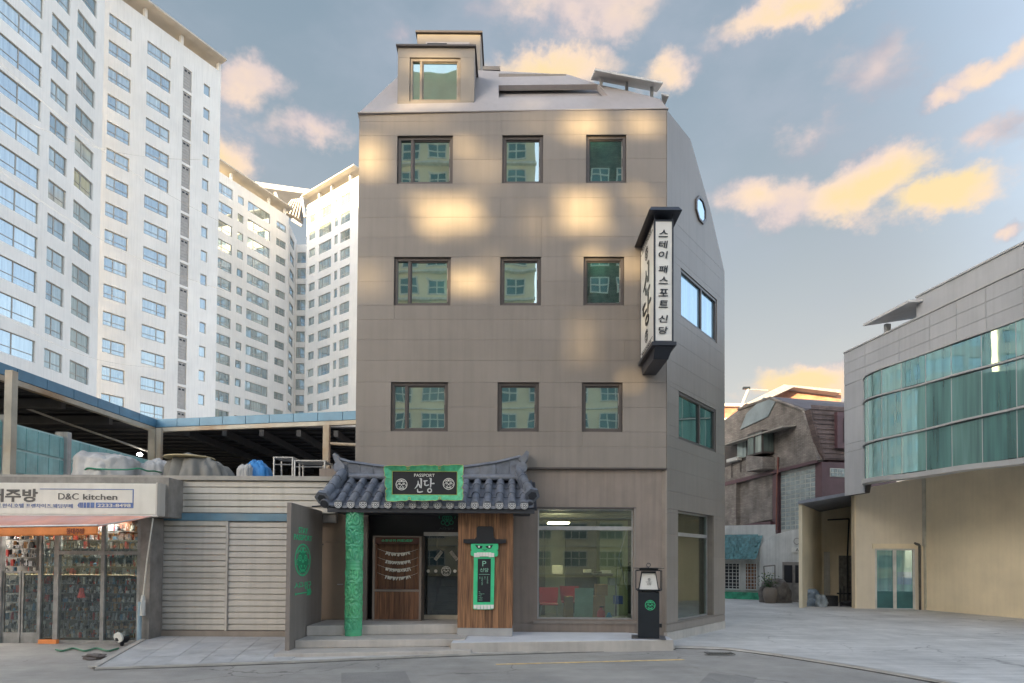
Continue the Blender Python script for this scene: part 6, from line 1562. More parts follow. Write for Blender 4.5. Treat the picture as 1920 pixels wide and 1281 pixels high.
# ------------------------------------------------------------------ things on the low roof
RZ = zt - .08
m_tarpw = mat('grey_white_tarp', (.42, .41, .40), .55, .15, 2, .4, 12); m_tarpg = mat('olive_grey_tarp', (.17, .165, .15), .6, .15, 2, .4, 12); m_tarpb = mat('blue_tarp', (.03, .20, .50), .45, .15, 3, .4, 12); m_strap = mat('green_strap', (.03, .22, .12), .6)
def drape(cx, cy, z0, rx, ry, h, seed, box=.35, folds=9, amp=.05, n=120, m_=30, taper=.12):
    """cloth thrown over a load: boxy top, hanging folds that deepen towards the hem"""
    from mathutils import noise as mn
    r2 = random.Random(seed); ph = [r2.uniform(0, 6.28) for _ in range(8)]; P = []
    lump = [(r2.uniform(-.8, .8), r2.uniform(-.8, .8), r2.uniform(.25, .6), r2.uniform(-.10, .16)) for _ in range(7)]
    for j in range(m_ + 1):
        t = j / m_     # 0 hem .. 1 top centre
        for i in range(n):
            a = 2 * math.pi * i / n; ca, sa = math.cos(a), math.sin(a)
            q = (abs(ca) ** (2 / box / 2) + abs(sa) ** (2 / box / 2)) ** (-box)
            tt = t * 2
            if t < .5: rr = 1 - taper * tt ** 1.3; z = .80 * math.sin(tt * math.pi / 2) ** .8
            else: rr = (1 - taper) * (1 - (tt - 1) ** 1.4); z = .80 + .20 * math.sin((t - .5) * math.pi)
            f = (math.sin(folds * a + ph[0] + 1.5 * math.sin(3 * a + ph[1])) * .6 + math.sin((folds * 2 + 1) * a + ph[2] + 2 * t) * .4) * amp * (1.3 - t) * (1 if t < .9 else 0)
            f *= .35 + .65 * abs(mn.noise(Vector((ca * 1.3 + seed, sa * 1.3, t * 1.5))) * 2)
            f += .10 * mn.noise(Vector((ca * 2.3 + seed, sa * 2.3, t * 3))) + .05 * abs(mn.noise(Vector((ca * 6 + seed, sa * 6 + z * 4, t * 7))))
            x, y = ca * q * (rr + f), sa * q * (rr + f)
            dz = .10 * abs(mn.noise(Vector((x * 3.1 + seed, y * 3 + x * 2, 0)))) + sum(k * math.exp(-((x - lx) ** 2 + (y - ly) ** 2) / (2 * s * s)) for lx, ly, s, k in lump) + .02 * math.sin(11 * x + 7 * y + ph[4]) + .012 * math.sin(23 * x - 9 * y + ph[5])
            P.append((cx + x * rx, cy + y * ry, z0 + max(0, z + dz * min(1, z * 1.3)) * h))
    return MB().add(P, [(j * n + i, j * n + (i + 1) % n, (j + 1) * n + (i + 1) % n, (j + 1) * n + i) for j in range(m_) for i in range(n)])
def roofpile(x0, x1, ytop, Y, ry, nm, m, label, seed, group=None, amp=.05, folds=9, box=.35, taper=.12):
    A_, B_ = atY(x0, 890, Y), atY(x1, 890, Y); T = atY((x0 + x1) / 2, ytop, Y)
    o_ = drape((A_.x + B_.x) / 2, Y, RZ, (B_.x - A_.x) / 2, ry, (T.z - RZ) * .92, seed, box, folds, amp, taper=taper).build(nm, m, smooth=True); tag(o_, label, 'tarpaulin pile', group); return o_
t1 = roofpile(150, 268, 851, 15.6, .7, 'tarp_pile', m_tarpw, 'long grey-white wrapped pile with green straps on the low roof', 4)
for k, z_ in enumerate((.14, .33)):
    A_, B_ = atY(150, 880, 14.88), atY(270, 880, 14.88); MB().tube([Vector(((A_.x + B_.x) / 2 + (B_.x - A_.x) / 2 * 1.03 * math.copysign(abs(math.cos(math.pi * (1 + t / 24))) ** .4, math.cos(math.pi * (1 + t / 24))), 15.6 - .74 * abs(math.sin(math.pi * t / 24)) ** .4, RZ + z_ + .02 * math.sin(t * .8 + k))) for t in range(25)], .02, 5).build('strap', m_strap, t1)
roofpile(256, 325, 862, 15.9, .5, 'tarp_pile', m_tarpw, 'smaller pale tarp heap between the strapped pile and the olive tarp', 6, taper=.35)
roofpile(312, 440, 858, 15.4, .6, 'tarp_pile', m_tarpg, 'olive-grey tarp draped over a round table on the low roof', 8, amp=.16, folds=8, box=.5, taper=.42)
roofpile(448, 512, 868, 15.4, .35, 'tarp_pile', m_tarpb, 'bright blue tarp heap on the low roof beside the steel racks', 10, taper=.3)
roofpile(446, 474, 868, 15.05, .2, 'tarp_pile', m_tarpw, 'small grey tarp lying over the left of the blue tarp', 12)
o_ = MB().lathe([(0.55, 0), (.6, .02), (.58, .05)], (atY(356, 860, 15.4).x, 15.4, atY(356, 862, 15.4).z), 24).build('round_tabletop', mat('ochre_rim', (.42, .33, .18), .6)); tag(o_, 'round ochre-rimmed tabletop showing above the olive tarp', 'table top')
def rack(px0, py0, px1, Y, dep, label):
    A_, B_ = atY(px0, py0, Y), atY(px1, py0, Y); h_ = A_.z - RZ; o_ = thing('steel_rack', ((A_.x + B_.x) / 2, Y, RZ), label, 'rack', 'steel racks on the low roof')
    w_ = B_.x - A_.x
    for fx in (0, 1):
        for fy in (0, 1): MB().cyl((A_.x + fx * w_, Y + fy * dep, RZ), (A_.x + fx * w_, Y + fy * dep, RZ + h_), .022, n=8).build('leg', m_alu, o_)
    for z_ in (h_ - .0, h_ * .28): 
        MB().box(A_.x - .02, B_.x + .02, Y - .02, Y + dep + .02, RZ + z_, RZ + z_ + .03).build('shelf', m_alu, o_)
    MB().tube([(A_.x, Y - .01, RZ + h_ * .75), (B_.x, Y - .01, RZ + h_ * .75)], .012, 6).build('rail', m_alu, o_)
rack(514, 859, 549, 15.0, .5, 'taller stainless steel rack nearest the blue tarp on the low roof'); rack(553, 865, 609, 14.9, .6, 'wider stainless steel rack at the right end of the low roof, by the tiled canopy')

# ------------------------------------------------------------------ market canopy
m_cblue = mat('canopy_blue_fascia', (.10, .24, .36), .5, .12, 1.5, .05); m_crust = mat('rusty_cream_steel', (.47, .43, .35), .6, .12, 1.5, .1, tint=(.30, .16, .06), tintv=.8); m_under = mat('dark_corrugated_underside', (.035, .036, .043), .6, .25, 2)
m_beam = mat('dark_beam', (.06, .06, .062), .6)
mk_ = thing('market_canopy', (-14, 24, 0), 'big market canopy with blue edge, rusty cream beams and dark underside behind the low shops', 'canopy')
CYc = 24.3; cB = atY(292, 801, CYc); cz_ = cB.z; cxl = cB.x
cR = atY(690, 823, 22.6)
e0 = Vector((cxl - .3, 16.2, cz_ + .1)); e1 = Vector((cxl, CYc, cz_)); e2 = Vector((cR.x, 22.6, cz_ - .0))
b0 = MB()
def edge(a, b, parent):
    d = (b - a).normalized(); n_ = Vector((0, 0, 1)).cross(d); L_ = (b - a).length
    P_ = Plane((a.x, a.y), (b.x, b.y)); P_.len = L_
    M_ = P_.M @ Matrix.Translation((0, 0, a.z)); k = int(L_ / 1.0)
    for i in range(k):
        x0, x1 = L_ * i / k, L_ * (i + 1) / k; MB(M_).box(x0 + .012, x1 - .012, -.05, .0, -.02, .30).build('fascia_panel', m_cblue, parent)
    MB(M_).box(0, L_, .002, .1, -.04, .27).build('fascia_back', m_beam, parent)
    MB(M_).box(0, L_, -.06, .12, -.2, -.045).build('edge_beam', m_crust, parent)
    return P_, M_
PA_, MA_ = edge(Vector((e1.x, e0.y - .0, cz_)), e1, mk_) if False else edge(Vector((e1.x - .4, 15.6, cz_)), e1, mk_)
PB_, MB_ = edge(e1, e2, mk_)
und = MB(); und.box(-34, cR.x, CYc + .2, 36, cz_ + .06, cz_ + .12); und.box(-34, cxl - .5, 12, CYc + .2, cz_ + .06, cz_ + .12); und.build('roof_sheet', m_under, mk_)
for i in range(14): MB().box(-30, cxl - .5, 13 + i * .8, 13.12 + i * .8, cz_ - .02, cz_ + .058).build('purlin', m_beam, mk_)
for i in range(13): MB().box(-30, cR.x - .1, CYc + .6 + i * .85, CYc + .7 + i * .85, cz_ - .02, cz_ + .058).build('purlin', m_beam, mk_)
for i in range(6): x_ = cxl + 1 + i * 1.5; MB().box(x_, x_ + .18, CYc + .3, 35.5, cz_ - .28, cz_ - .021).build('beam', m_beam, mk_)
for i in range(4): MB().box(-30, cxl - .6, 15.2 + i * 2.4, 15.4 + i * 2.4, cz_ - .3, cz_ - .021).build('beam', m_beam, mk_)
def mpost(px, Y, r, y0, y1=None):
    p = atY(px, 850, Y); return MB().box(p.x - r, p.x + r, Y - r, Y + r, 0, cz_ - .2).build('post', m_crust, mk_)
mpost(18, 16.4, .1, 700); mpost(287, 23.9, .13, 800); mpost(299, 23.6, .08, 800); mpost(612, 22.9, .11, 815)
MB().tube([atY(620, 832, 22.9), atY(700, 836, 22.9)], .06, 8).build('cross_pipe', m_crust, mk_)
MB().tube([atY(30, 758, 20), atY(120, 792, 22), atY(335, 866, 25)], .04, 6).build('cable_pipe', m_shut, mk_)
# back wall in the dark
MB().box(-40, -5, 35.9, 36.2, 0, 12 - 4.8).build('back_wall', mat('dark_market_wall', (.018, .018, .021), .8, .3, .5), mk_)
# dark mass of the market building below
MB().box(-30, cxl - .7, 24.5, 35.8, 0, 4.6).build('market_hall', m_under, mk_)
lm = atY(262, 855, 24.0); o_ = MB().lathe([(.03, 0), (.09, .03), (.09, .09), (.03, .12)], (lm.x, 24.0, lm.z), 10).build('bulb', lamp_mat('cool_bulb', (1, .97, .9), 12)); tag(o_, 'small lit bulb hanging in the dark under the market canopy', 'light')
# teal panel fence
TP = Plane((-14.15, 16.0), (-14.05, 23.8))
tf = thing('panel_fence', (-14.1, 20, 4.5), 'translucent teal panel fence on a white steel frame under the market canopy', 'fence')
m_teal = mat('translucent_teal_sheet', (.28, .56, .56), .35, .15, 1.4, .03, streak=.15); m_tealf = mat('pale_teal_frame', (.46, .64, .63), .5)
tz0, tz1 = 4.25, 5.62
nn_ = 18; Lp = TP.len
for i in range(nn_):
    x0, x1 = Lp * i / nn_, Lp * (i + 1) / nn_
    for z0, z1 in ((tz0, tz0 + .66), (tz0 + .70, tz1)): MB(TP.M).bbox(x0 + .03, x1 - .01, .0, .03, z0 + .02, z1 - .01, .008).build('teal_panel', m_teal, tf)
fb_ = MB(TP.M); fb_.box(0, Lp, .031, .06, tz0 - .05, tz1 + .04).build('backing', m_tealf, tf)
MB(TP.M).box(-4, Lp, .05, .3, tz0 - .9, tz0 - .08).build('white_beam', mat('white_steel_beam', (.46, .47, .48), .5, .1, 1, .05, streak=.2), tf)
for px_ in (17, 122): p = atY(px_, 840, 17.0 if px_ < 50 else 19.3); MB().box(-14.3 - .1, -14.0, p.y - .09, p.y + .09, 2, tz1 + .2).build('post', mat('white_post', (.48, .48, .46), .6, .1, 3, .1, streak=.3), tf)
o_ = MB().box(atY(330, 890, 23).x, atY(372, 890, 23).x, 23, 23.05, atY(350, 892, 23).z, atY(350, 872, 23).z).build('teal_screen', m_teal); tag(o_, 'small teal screen panel behind the olive tarp', 'panel')

# ------------------------------------------------------------------ right: grey clad building with curved teal glazing
m_rclad = mat('silver_grey_cladding', (.42, .425, .44), .45, .06, .6, .03, streak=.10, objvar=.03)
m_rled = mat('silver_ledge', (.42, .42, .42), .4, .06, 2, .02)
rb = thing('glazed_building', (14, 21, 0), 'grey clad building with curved bands of teal glass at the right edge', 'building')
RP = Plane((13.20, 24.3), (14.3, 17.1)); RPL = RP.len
def Rl(px, py, y=0): return RP.loc(px, py, y)
RX1 = Rl(1920, 700)[0] + 3.5
gx = Rl(1621, 800)[0]
def zline(pxa, ya, pxb, yb):
    a, b = Rl(pxa, ya), Rl(pxb, yb); s_ = (b[1] - a[1]) / (b[0] - a[0]); return lambda x: a[1] + s_ * (x - a[0])
ztopl = zline(1585, 662, 1920, 504); zg1 = zline(1622, 711, 1920, 601); zA = zline(1622, 756, 1920, 673); zB = zline(1622, 837, 1920, 766); zC = zline(1622, 903, 1920, 862)
zg0 = Rl(1602, 925)[1] - .05
# parapet band panels (3 courses)
pxs = [1585, 1622, 1686, 1744, 1794, 1850, 1920, 2060]
for i in range(len(pxs) - 1):
    x0, x1 = Rl(pxs[i], 700)[0] + .006, Rl(pxs[i + 1], 700)[0] - .006
    if pxs[i] == 1585: x0 = .0
    for k in range(3):
        q4 = []
        for x_, t0 in ((x0, k / 3), (x1, k / 3), (x1, (k + 1) / 3), (x0, (k + 1) / 3)):
            lo, hi = zg1(x_) + .04, ztopl(x_); q4.append((x_, lo + (hi - lo) * t0 + (.006 if t0 == k / 3 else -.006)))
        MB(RP.M).plate(q4, 0, .03).build('cladding_panel', m_rclad, rb)
MB(RP.M).plate([(.01, zg0), (gx, zg0), (gx + .1, zC(gx) - .1), (RX1, zC(RX1) - .1), (RX1, ztopl(RX1) - .01), (.01, ztopl(.01) - .01)], .031, .2).build('wall', m_joint, rb)
# left vertical strip panels
zz = [zg0, Rl(1600, 800)[1] - .95, Rl(1600, 830)[1], Rl(1600, 765)[1], zg1(.4) + .03]
zz = sorted(zz)
for a_, b_ in zip(zz, zz[1:]): MB(RP.M).box(0, gx - .03, 0, .03, a_ + .006, b_ - .006).build('cladding_panel', m_rclad, rb)
MB(RP.M).prism([(0, -.04, ztopl(0)), (RX1, -.04, ztopl(RX1)), (RX1, .3, ztopl(RX1)), (0, .3, ztopl(0))], (0, 0, .05)).build('coping', m_rled, rb)
# end face (turned towards the alley)
MB(RP.M).box(-.0, .2, .21, 8, 5.6, ztopl(0) - .02).build('end_wall', m_rclad, rb)
MB(RP.M).plate([(.2, 5.5), (RX1, 5.5), (RX1, ztopl(RX1) - .2), (.2, ztopl(.2) - .2)], .21, 8).build('core', m_rclad, rb)
# upper setback storey
UP = Plane(tuple(RP.pt(0, .9, 0))[:2], tuple(RP.pt(1, .9, 0))[:2])
ua, ub = UP.loc(1718, 559), UP.loc(1920, 457)
s_ = (ub[1] - ua[1]) / (ub[0] - ua[0]); zu = lambda x: ua[1] + s_ * (x - ua[0])
MB(UP.M).plate([(ua[0], ztopl(ua[0]) - .1), (RX1, ztopl(RX1) - .1), (RX1, zu(RX1)), (ua[0], zu(ua[0]))], 0, 4).build('upper_storey', m_rclad, rb)
MB(UP.M).prism([(ua[0], -.05, zu(ua[0])), (RX1, -.05, zu(RX1)), (RX1, .2, zu(RX1)), (ua[0], .2, zu(ua[0]))], (0, 0, .06)).build('coping', m_rled, rb)
# roof canopy
cp = [UP.loc(1619, 612, -.6), UP.loc(1700, 566, -.6)]
ca, cb = UP.loc(1618, 612, -.5), UP.loc(1704, 567, -.5)
MB(UP.M).prism([(ca[0], -.5, ca[1]), (cb[0], -.5, cb[1]), (cb[0] + .3, 1.2, cb[1] + .12), (ca[0] + .7, 1.2, ca[1] + .15)], (0, 0, .09)).build('roof_canopy', m_roofw, rb)
pa = UP.loc(1659, 620, .1); MB(UP.M).box(pa[0] - .05, pa[0] + .08, .1, .3, pa[1] - 1.0, pa[1] + .25).build('post', m_roofw, rb)
a_, b_ = UP.loc(1664, 622, .3), UP.loc(1712, 585, .3); MB(UP.M).box(a_[0] - .2, b_[0], .5, 2.0, ztopl(a_[0]) - .3, b_[1] - .15).build('roof_hut', m_rclad, rb)
MB(UP.M).box(a_[0] + .1, b_[0] - .1, .46, .499, b_[1] - .7, b_[1] - .35).build('window', m_frame, rb)
# curved glazing: bulges outwards and rounds back at its left end
def gpath(t):  # t metres from the left end; returns local (x, y)
    x_ = gx + t; o_ = .30 * (1 - math.exp(-max(t, 0) * 3)) + .10 * math.sin(t * .9)
    return x_, -o_
GL = RX1 - gx
rows = [(zA, zg1, -.02), (zB, zA, 0), (zC, zB, 0)]
mull = [0, .55, 1.35, 2.25, 3.2, 4.1, 5.1, 6.2, 7.4, 8.6, 9.8]
for ri, (lo, hi, _) in enumerate(rows):
    for t0, t1 in zip(mull, mull[1:]):
        if t1 > GL: break
        seg = 4; b = MB(RP.M); P = []
        for j in range(seg + 1):
            t = t0 + .015 + (t1 - t0 - .03) * j / seg; x_, y_ = gpath(t); P += [(x_, y_, lo(x_) + .05), (x_, y_, hi(x_) - .05)]
        n0 = len(P); P += [(x_, y_ + .02, z_) for x_, y_, z_ in P]
        b.add(P, [(2 * j, 2 * j + 2, 2 * j + 3, 2 * j + 1) for j in range(seg)] + [(n0 + 2 * j + 1, n0 + 2 * j + 3, n0 + 2 * j + 2, n0 + 2 * j) for j in range(seg)])
        b.build('glass_pane', m_glass_teal, rb, smooth=True)
        x_, y_ = gpath(t0); MB(RP.M).box(x_ - .014, x_ + .014, y_ + .0, y_ + .12, lo(x_) + .03, hi(x_) - .03).build('mullion', m_rled, rb)
def ledge(zf_, th_, outw, nm):
    b = MB(RP.M); n_ = 60; P = []
    for j in range(n_ + 1):
        t = -.12 + (GL + .1) * j / n_; x_, y_ = gpath(t); y_ -= outw * (1 - math.exp(-max(t + .12, 0) * 7)); z_ = zf_(x_) + .02 * math.sin(t * 1.7)
        P += [(x_, y_, z_ - th_ / 2), (x_, y_, z_ + th_ / 2), (x_, .03, z_ + th_ / 2), (x_, .03, z_ - th_ / 2)]
    b.add(P, [(4 * j + a, 4 * j + (a + 1) % 4, 4 * j + 4 + (a + 1) % 4, 4 * j + 4 + a)[::-1] for j in range(n_) for a in range(4)] + [(0, 1, 2, 3)]); b.build(nm, m_rled, rb, smooth=False)
ledge(zA, .055, .08, 'ledge'); ledge(zB, .06, .10, 'ledge'); ledge(lambda x: zC(x) - .06, .16, .16, 'sill_ledge'); ledge(lambda x: zg1(x), .05, .05, 'ledge')
# balcony clutter seen through the lowest glass band
# ---- lower walls
b_l = ground(1735, 1143); LW = Plane((15.6, 23.2), (16.9, 17.4))
LW.u  # cream wall running towards the street
lw0 = ground(1738, 1144); lw1 = ground(1920, 1160)
LW = Plane((lw0.x, lw0.y), (lw1.x, lw1.y)); ex = LW.len + 5
cw = thing('cream_wall', (lw0.x, lw0.y, 0), 'long plain cream wall under the curved glazing at the right edge', 'wall')
MB(LW.M).box(0, ex, 0, .3, .0, 6.4).build('render_face', m_cream, cw)
MB(LW.M).box(-.14, -.002, -.05, .35, 0, 6.4).build('corner_post', mat('pale_corner_post', (.55, .53, .44), .7), cw)
MB(LW.M).box(0.002, ex, -.03, -.001, .0, .10).build('skirting', m_cream, cw)
# door wall (frontal)
DW = Plane((ground(1605, 1141).x, ground(1605, 1141).y), (lw0.x, lw0.y + .1))
dr0, dr1 = DW.loc(1641, 1090)[0], DW.loc(1716, 1090)[0]; drt = DW.loc(1680, 1029)[1]
dwt = thing('door_wall', DW.pt(0, 0, 0), 'beige wall with the pair of teal glass doors below the grey building', 'wall')
m_beige = mat('beige_render', (.72, .64, .51), .8, .07, .6, .1, 30, streak=.06)
DM = MB(DW.M)
for c in bands(0, DW.len, 0, 4.598, [(dr0, dr1, -.1, drt)]): DM.box(c[0], c[1], 0, .3, c[2], c[3])
DM.build('render_face', m_beige, dwt)
MB(DW.M).box(-.05, -.002, -.06, .3, 0, 4.6).build('corner_post', m_cream, dwt)
MB(DW.M).box(dr0 - .1, dr1 + .1, -.06, -.002, drt + .002, drt + .2).build('lintel', m_cream, dwt)
dd = thing('double_door', DW.pt((dr0 + dr1) / 2, 0, 0), 'pair of teal glass doors in white frame set in the beige wall', 'door')
dfm = MB(DW.M); f = .07; mx = dr0 + (dr1 - dr0) * .5; dfm.box(dr0, dr0 + f, .02, .12, 0, drt); dfm.box(dr1 - f, dr1, .02, .12, 0, drt); dfm.box(mx - .06, mx + .06, .02, .12, 0, drt); dfm.box(dr0 + f, dr1 - f, .02, .12, drt - .06, drt); dfm.build('door_frame', mat('white_door_frame', (.58, .58, .55), .5), dd)
for a_, b_ in ((dr0 + f, mx - .06), (mx + .06, dr1 - f)):
    MB(DW.M).box(a_ + .002, b_ - .002, .06, .08, .04, drt - .062).build('glass_leaf', m_glass_teal, dd)
    MB(DW.M).box(a_ + .002, b_ - .002, .045, .059, .04, .72).build('lower_panel', mat('teal_door_panel', (.03, .13, .14), .4), dd)
MB(DW.M).box(mx + .1, dr1 - f - .04, .04, .059, 1.0, 1.5).build('notice', m_glass_pale, dd)
a_ = DW.loc(1722, 1090)[0]; o_ = MB(DW.M).cyl((a_, -.12, 0), (a_, -.12, drt + .15), .045, n=8).build('drain_pipe', m_gutter); tag(o_, 'dark drain pipe right beside the teal glass doors', 'pipe')
MB(DW.M).cyl((a_, -.12, drt + .15), (a_ - .15, -.02, drt + .22), .05, n=8).build('elbow', m_gutter, o_)
a_ = DW.loc(1728, 1090)[0]; o_ = MB(DW.M).cyl((a_, -.09, 0), (a_, -.09, drt + .1), .035, n=8).build('drain_pipe', m_cream); tag(o_, 'pale drain pipe at the corner of the long cream wall', 'pipe')
# portal alcove
pg0, pg1 = ground(1498, 1140), ground(1605, 1141)
al = thing('alcove', (pg0.x, pg0.y, 0), 'cream open alcove with sloping flat roof between grey building and old brick house', 'building')
topl = atY(1498, 946, pg0.y); topr = atY(1606, 926, pg1.y)
m_alc = mat('alcove_cream', (.74, .66, .50), .8, .08, .6, .1, 30, streak=.06)
MB().prism([(pg0.x, pg0.y, 0), (pg0.x + .14, pg0.y, 0), (pg0.x + .14, pg0.y, topl.z), (pg0.x, pg0.y, topl.z)], (2.95, 4.2, 0)).build('side_wall', m_alc, al)
MB().box(pg0.x + 2.2, pg1.x + 3.2, pg0.y + 4.0, pg0.y + 4.15, 0, 4.6).build('back_wall', m_alc, al)
MB().prism([(pg1.x, pg1.y + .31, 0), (pg1.x + .15, pg1.y + .31, 0), (pg1.x + .15, pg1.y + .31, 4.6), (pg1.x, pg1.y + .31, 4.6)], (2.6, 3.9, 0)).build('side_wall', m_alc, al)
MB().prism([Vector((pg0.x - .1, pg0.y - .15, topl.z)), Vector((pg1.x + .1, pg1.y - .15, topr.z)), Vector((pg1.x + 3.0, pg1.y + 4.3, topr.z)), Vector((pg0.x + 2.95, pg0.y + 4.3, topl.z))], (0, 0, .13)).build('roof', mat('blue_grey_roof_edge', (.20, .22, .27), .5), al)
rbx = atY(1640, 905, 23.0)
_l = DW.loc(1622, 905)[0]; MB(DW.M).plate([(0, 4.60), (DW.len, 4.60), (DW.len, 5.32), (_l, 4.90), (0, 4.62)], .0, .3).build('render_face', m_beige, dwt)
# dark things in the alcove
def alc(px, py, Y): return atY(px, py, Y)
YA = pg0.y + 3.6
for k, (x0, x1, y0, lab, mm) in enumerate(((1546, 1556, 1035, 'narrow white slatted panel standing at the back of the alcove', mat('white_slat_panel', (.42, .42, .40), .6)), (1574, 1598, 1042, 'dark grey corrugated sheet leaning at the back of the alcove', mat('grey_corrugated', (.12, .12, .115), .6, .3, 6)), (1599, 1612, 1042, 'brown-grey door leaf at the right of the alcove', m_grime))):
    A_, B_ = alc(x0, 1134, YA), alc(x1, y0, YA); o_ = thing('standing_panel', (A_.x, YA, 0), lab, 'panel'); n_ = 6
    for i in range(n_): w_ = (B_.x - A_.x) / n_; MB().bbox(A_.x + i * w_, A_.x + (i + 1) * w_ - .008, YA - (i % 2) * .02, YA + .05, 0, B_.z, .005).build('slat', mm, o_)
A_ = alc(1589, 1040, YA - .3); B_ = alc(1592, 973, YA - .3); C_ = alc(1552, 975, YA - .3)
o_ = MB().tube([(A_.x, A_.y, 0), A_, B_, C_], .035, 6).build('steel_post', m_black); tag(o_, 'thin black pole with a bent top arm inside the alcove', 'pole')
ba = ground(1522, 1137); o_ = crumple((ba.x + .05, ba.y + .2, 0), .42, .35, .72, 21, 32, .2).build('rubbish_bag', mat('pale_blue_bag', (.19, .24, .30), .35, .3, 5, .5, 14), smooth=True); tag(o_, 'large pale blue rubbish bag leaning in the alcove opening', 'bag')
ba = ground(1541, 1138); o_ = crumple((ba.x, ba.y + .1, 0), .25, .25, .5, 22, 28, .2).build('rubbish_bag', mat('grey_blue_bag', (.24, .28, .31), .35, .3, 5, .5, 14), smooth=True); tag(o_, 'smaller grey-blue bag between the big bag and the black crates', 'bag')
cr_ = ground(1549, 1137); cr2 = ground(1571, 1137); o_ = MB().bbox(cr_.x, cr2.x, cr_.y, cr_.y + .4, 0, .45, .02).build('black_crate', m_ink); tag(o_, 'black crate standing beside the bags in the alcove', 'crate')
for i in range(5): MB().box(cr_.x + .02, cr2.x - .02, cr_.y - .012, cr_.y - .001, .06 + i * .075, .1 + i * .075).build('rib', m_black, o_)
fr2 = ground(1580, 1137); o_ = MB(); 
for i in range(5): o_.box(fr2.x + i * .16, fr2.x + i * .16 + .03, fr2.y + .2, fr2.y + .24, 0, .75 + .1 * (i % 2))
o_.box(fr2.x - .1, fr2.x + .75, fr2.y + .2, fr2.y + .24, .751, .80) if False else None
o_.box(fr2.x - .1, fr2.x + .75, fr2.y + .245, fr2.y + .28, .5, .56); tag(o_.build('metal_rack', m_black), 'low dark metal rack beside the black crate in the alcove', 'rack')
fr3 = crumple((fr2.x + .2, fr2.y - .1, 0), .35, .2, .25, 31, 20, .25).build('rubbish_heap', m_ink, smooth=True); tag(fr3, 'small black heap of rubbish at the foot of the metal rack', 'rubbish')

# ------------------------------------------------------------------ old brick house
m_brick = brick('grey_brown_brick', (.19, .165, .145), (.26, .23, .205), (.13, .118, .108))
m_brickp = brick('purple_shingle', (.11, .08, .075), (.15, .11, .10), (.06, .045, .045), .5, .16)
m_maroon = mat('maroon_panel', (.10, .052, .06), .5, .12, 2)
m_orbrick = brick('orange_brick', (.42, .20, .13), (.48, .25, .17), (.33, .20, .15), .3, .1, .2)
hb_ = thing('brick_house', (14, 33, 0), 'old grey-brown brick house with mansard roof, bay window and glass block wall', 'house')
AL = Plane((13.0, 39.5), (15.25, 30.0)); ALR = Plane((15.25, 30.0), (19.5, 31.0))
def A_l(px, py, y=0): return AL.loc(px, py, y)
def apoly(pts, y0, y1, nm, m, parent=hb_): return MB(AL.M).plate([A_l(*p) for p in pts], y0, y1).build(nm, m, parent)
# lower brick storey
apoly([(1340, 905), (1541, 866), (1541, 1000), (1340, 1000)], .05, .35, 'wall', m_brick)
apoly([(1387, 895), (1452, 884), (1452, 975), (1387, 985)], .36, .5, 'recess_back', m_brick)
apoly([(1340, 905), (1387, 896), (1387, 988), (1340, 990)], -.25, .045, 'brick_bay', m_brick)
apoly([(1408, 893), (1451, 884), (1451, 974), (1408, 982)], -.1, .045, 'brick_bay', m_brick)
apoly([(1340, 994), (1430, 980), (1455, 978), (1455, 992), (1430, 994), (1340, 1008)], -.35, .0, 'maroon_band', m_maroon)
apoly([(1453, 880), (1463, 879), (1463, 1000), (1453, 1000)], -.15, .04, 'corner_pilaster', m_maroon)
apoly([(1530, 868), (1541, 866), (1541, 960), (1530, 960)], -.05, .04, 'corner_pilaster', m_maroon)
# glass blocks
gb0, gb1 = A_l(1464, 900), A_l(1530, 900)
m_gblk = mat('glass_block', (.22, .27, .27), .2, .25, 3, .3, 30, spec=.8)
m_mort = mat('block_mortar', (.44, .45, .42), .7)
x0, x1 = gb0[0], gb1[0]; nx_ = 7; zlo, zhi = A_l(1497, 992)[1], A_l(1497, 884)[1]; nz_ = 13
MB(AL.M).box(x0, x1, .0, .045, zlo - .2, zhi + .15).build('block_mortar', m_mort, hb_)
for i in range(nx_):
    for j in range(nz_):
        w_, h_ = (x1 - x0) / nx_, (zhi - zlo) / nz_; MB(AL.M).bbox(x0 + i * w_ + .03, x0 + (i + 1) * w_ - .03, -.02, -.001, zlo + j * h_ + .025, zlo + (j + 1) * h_ - .025, .012).build('glass_block', m_gblk, hb_)
# gable / upper wall with mansard outline
up_ = apoly([(1340, 918), (1340, 806), (1392, 768), (1452, 748), (1515, 770), (1543, 862), (1541, 866)], -.22, .04, 'upper_wall', m_brick)
apoly([(1340, 918), (1541, 868), (1543, 862), (1340, 911)], -.30, -.221, 'string_course', m_maroon)
# verge trims
for a_, b_ in (((1515, 770), (1543, 864)), ((1452, 747), (1515, 770)), ((1392, 768), (1452, 747))):
    p, q_ = A_l(*a_), A_l(*b_); MB(AL.M).tube([(p[0], -.26, p[1]), (q_[0], -.26, q_[1])], .09, 6).build('verge', m_brick, hb_)
# pale roof sheet piece
apoly([(1396, 806), (1408, 776), (1440, 746), (1463, 752), (1448, 782)], -.30, -.225, 'roof_sheet', mat('pale_green_metal_sheet', (.22, .26, .27), .5, .15, 1), hb_)
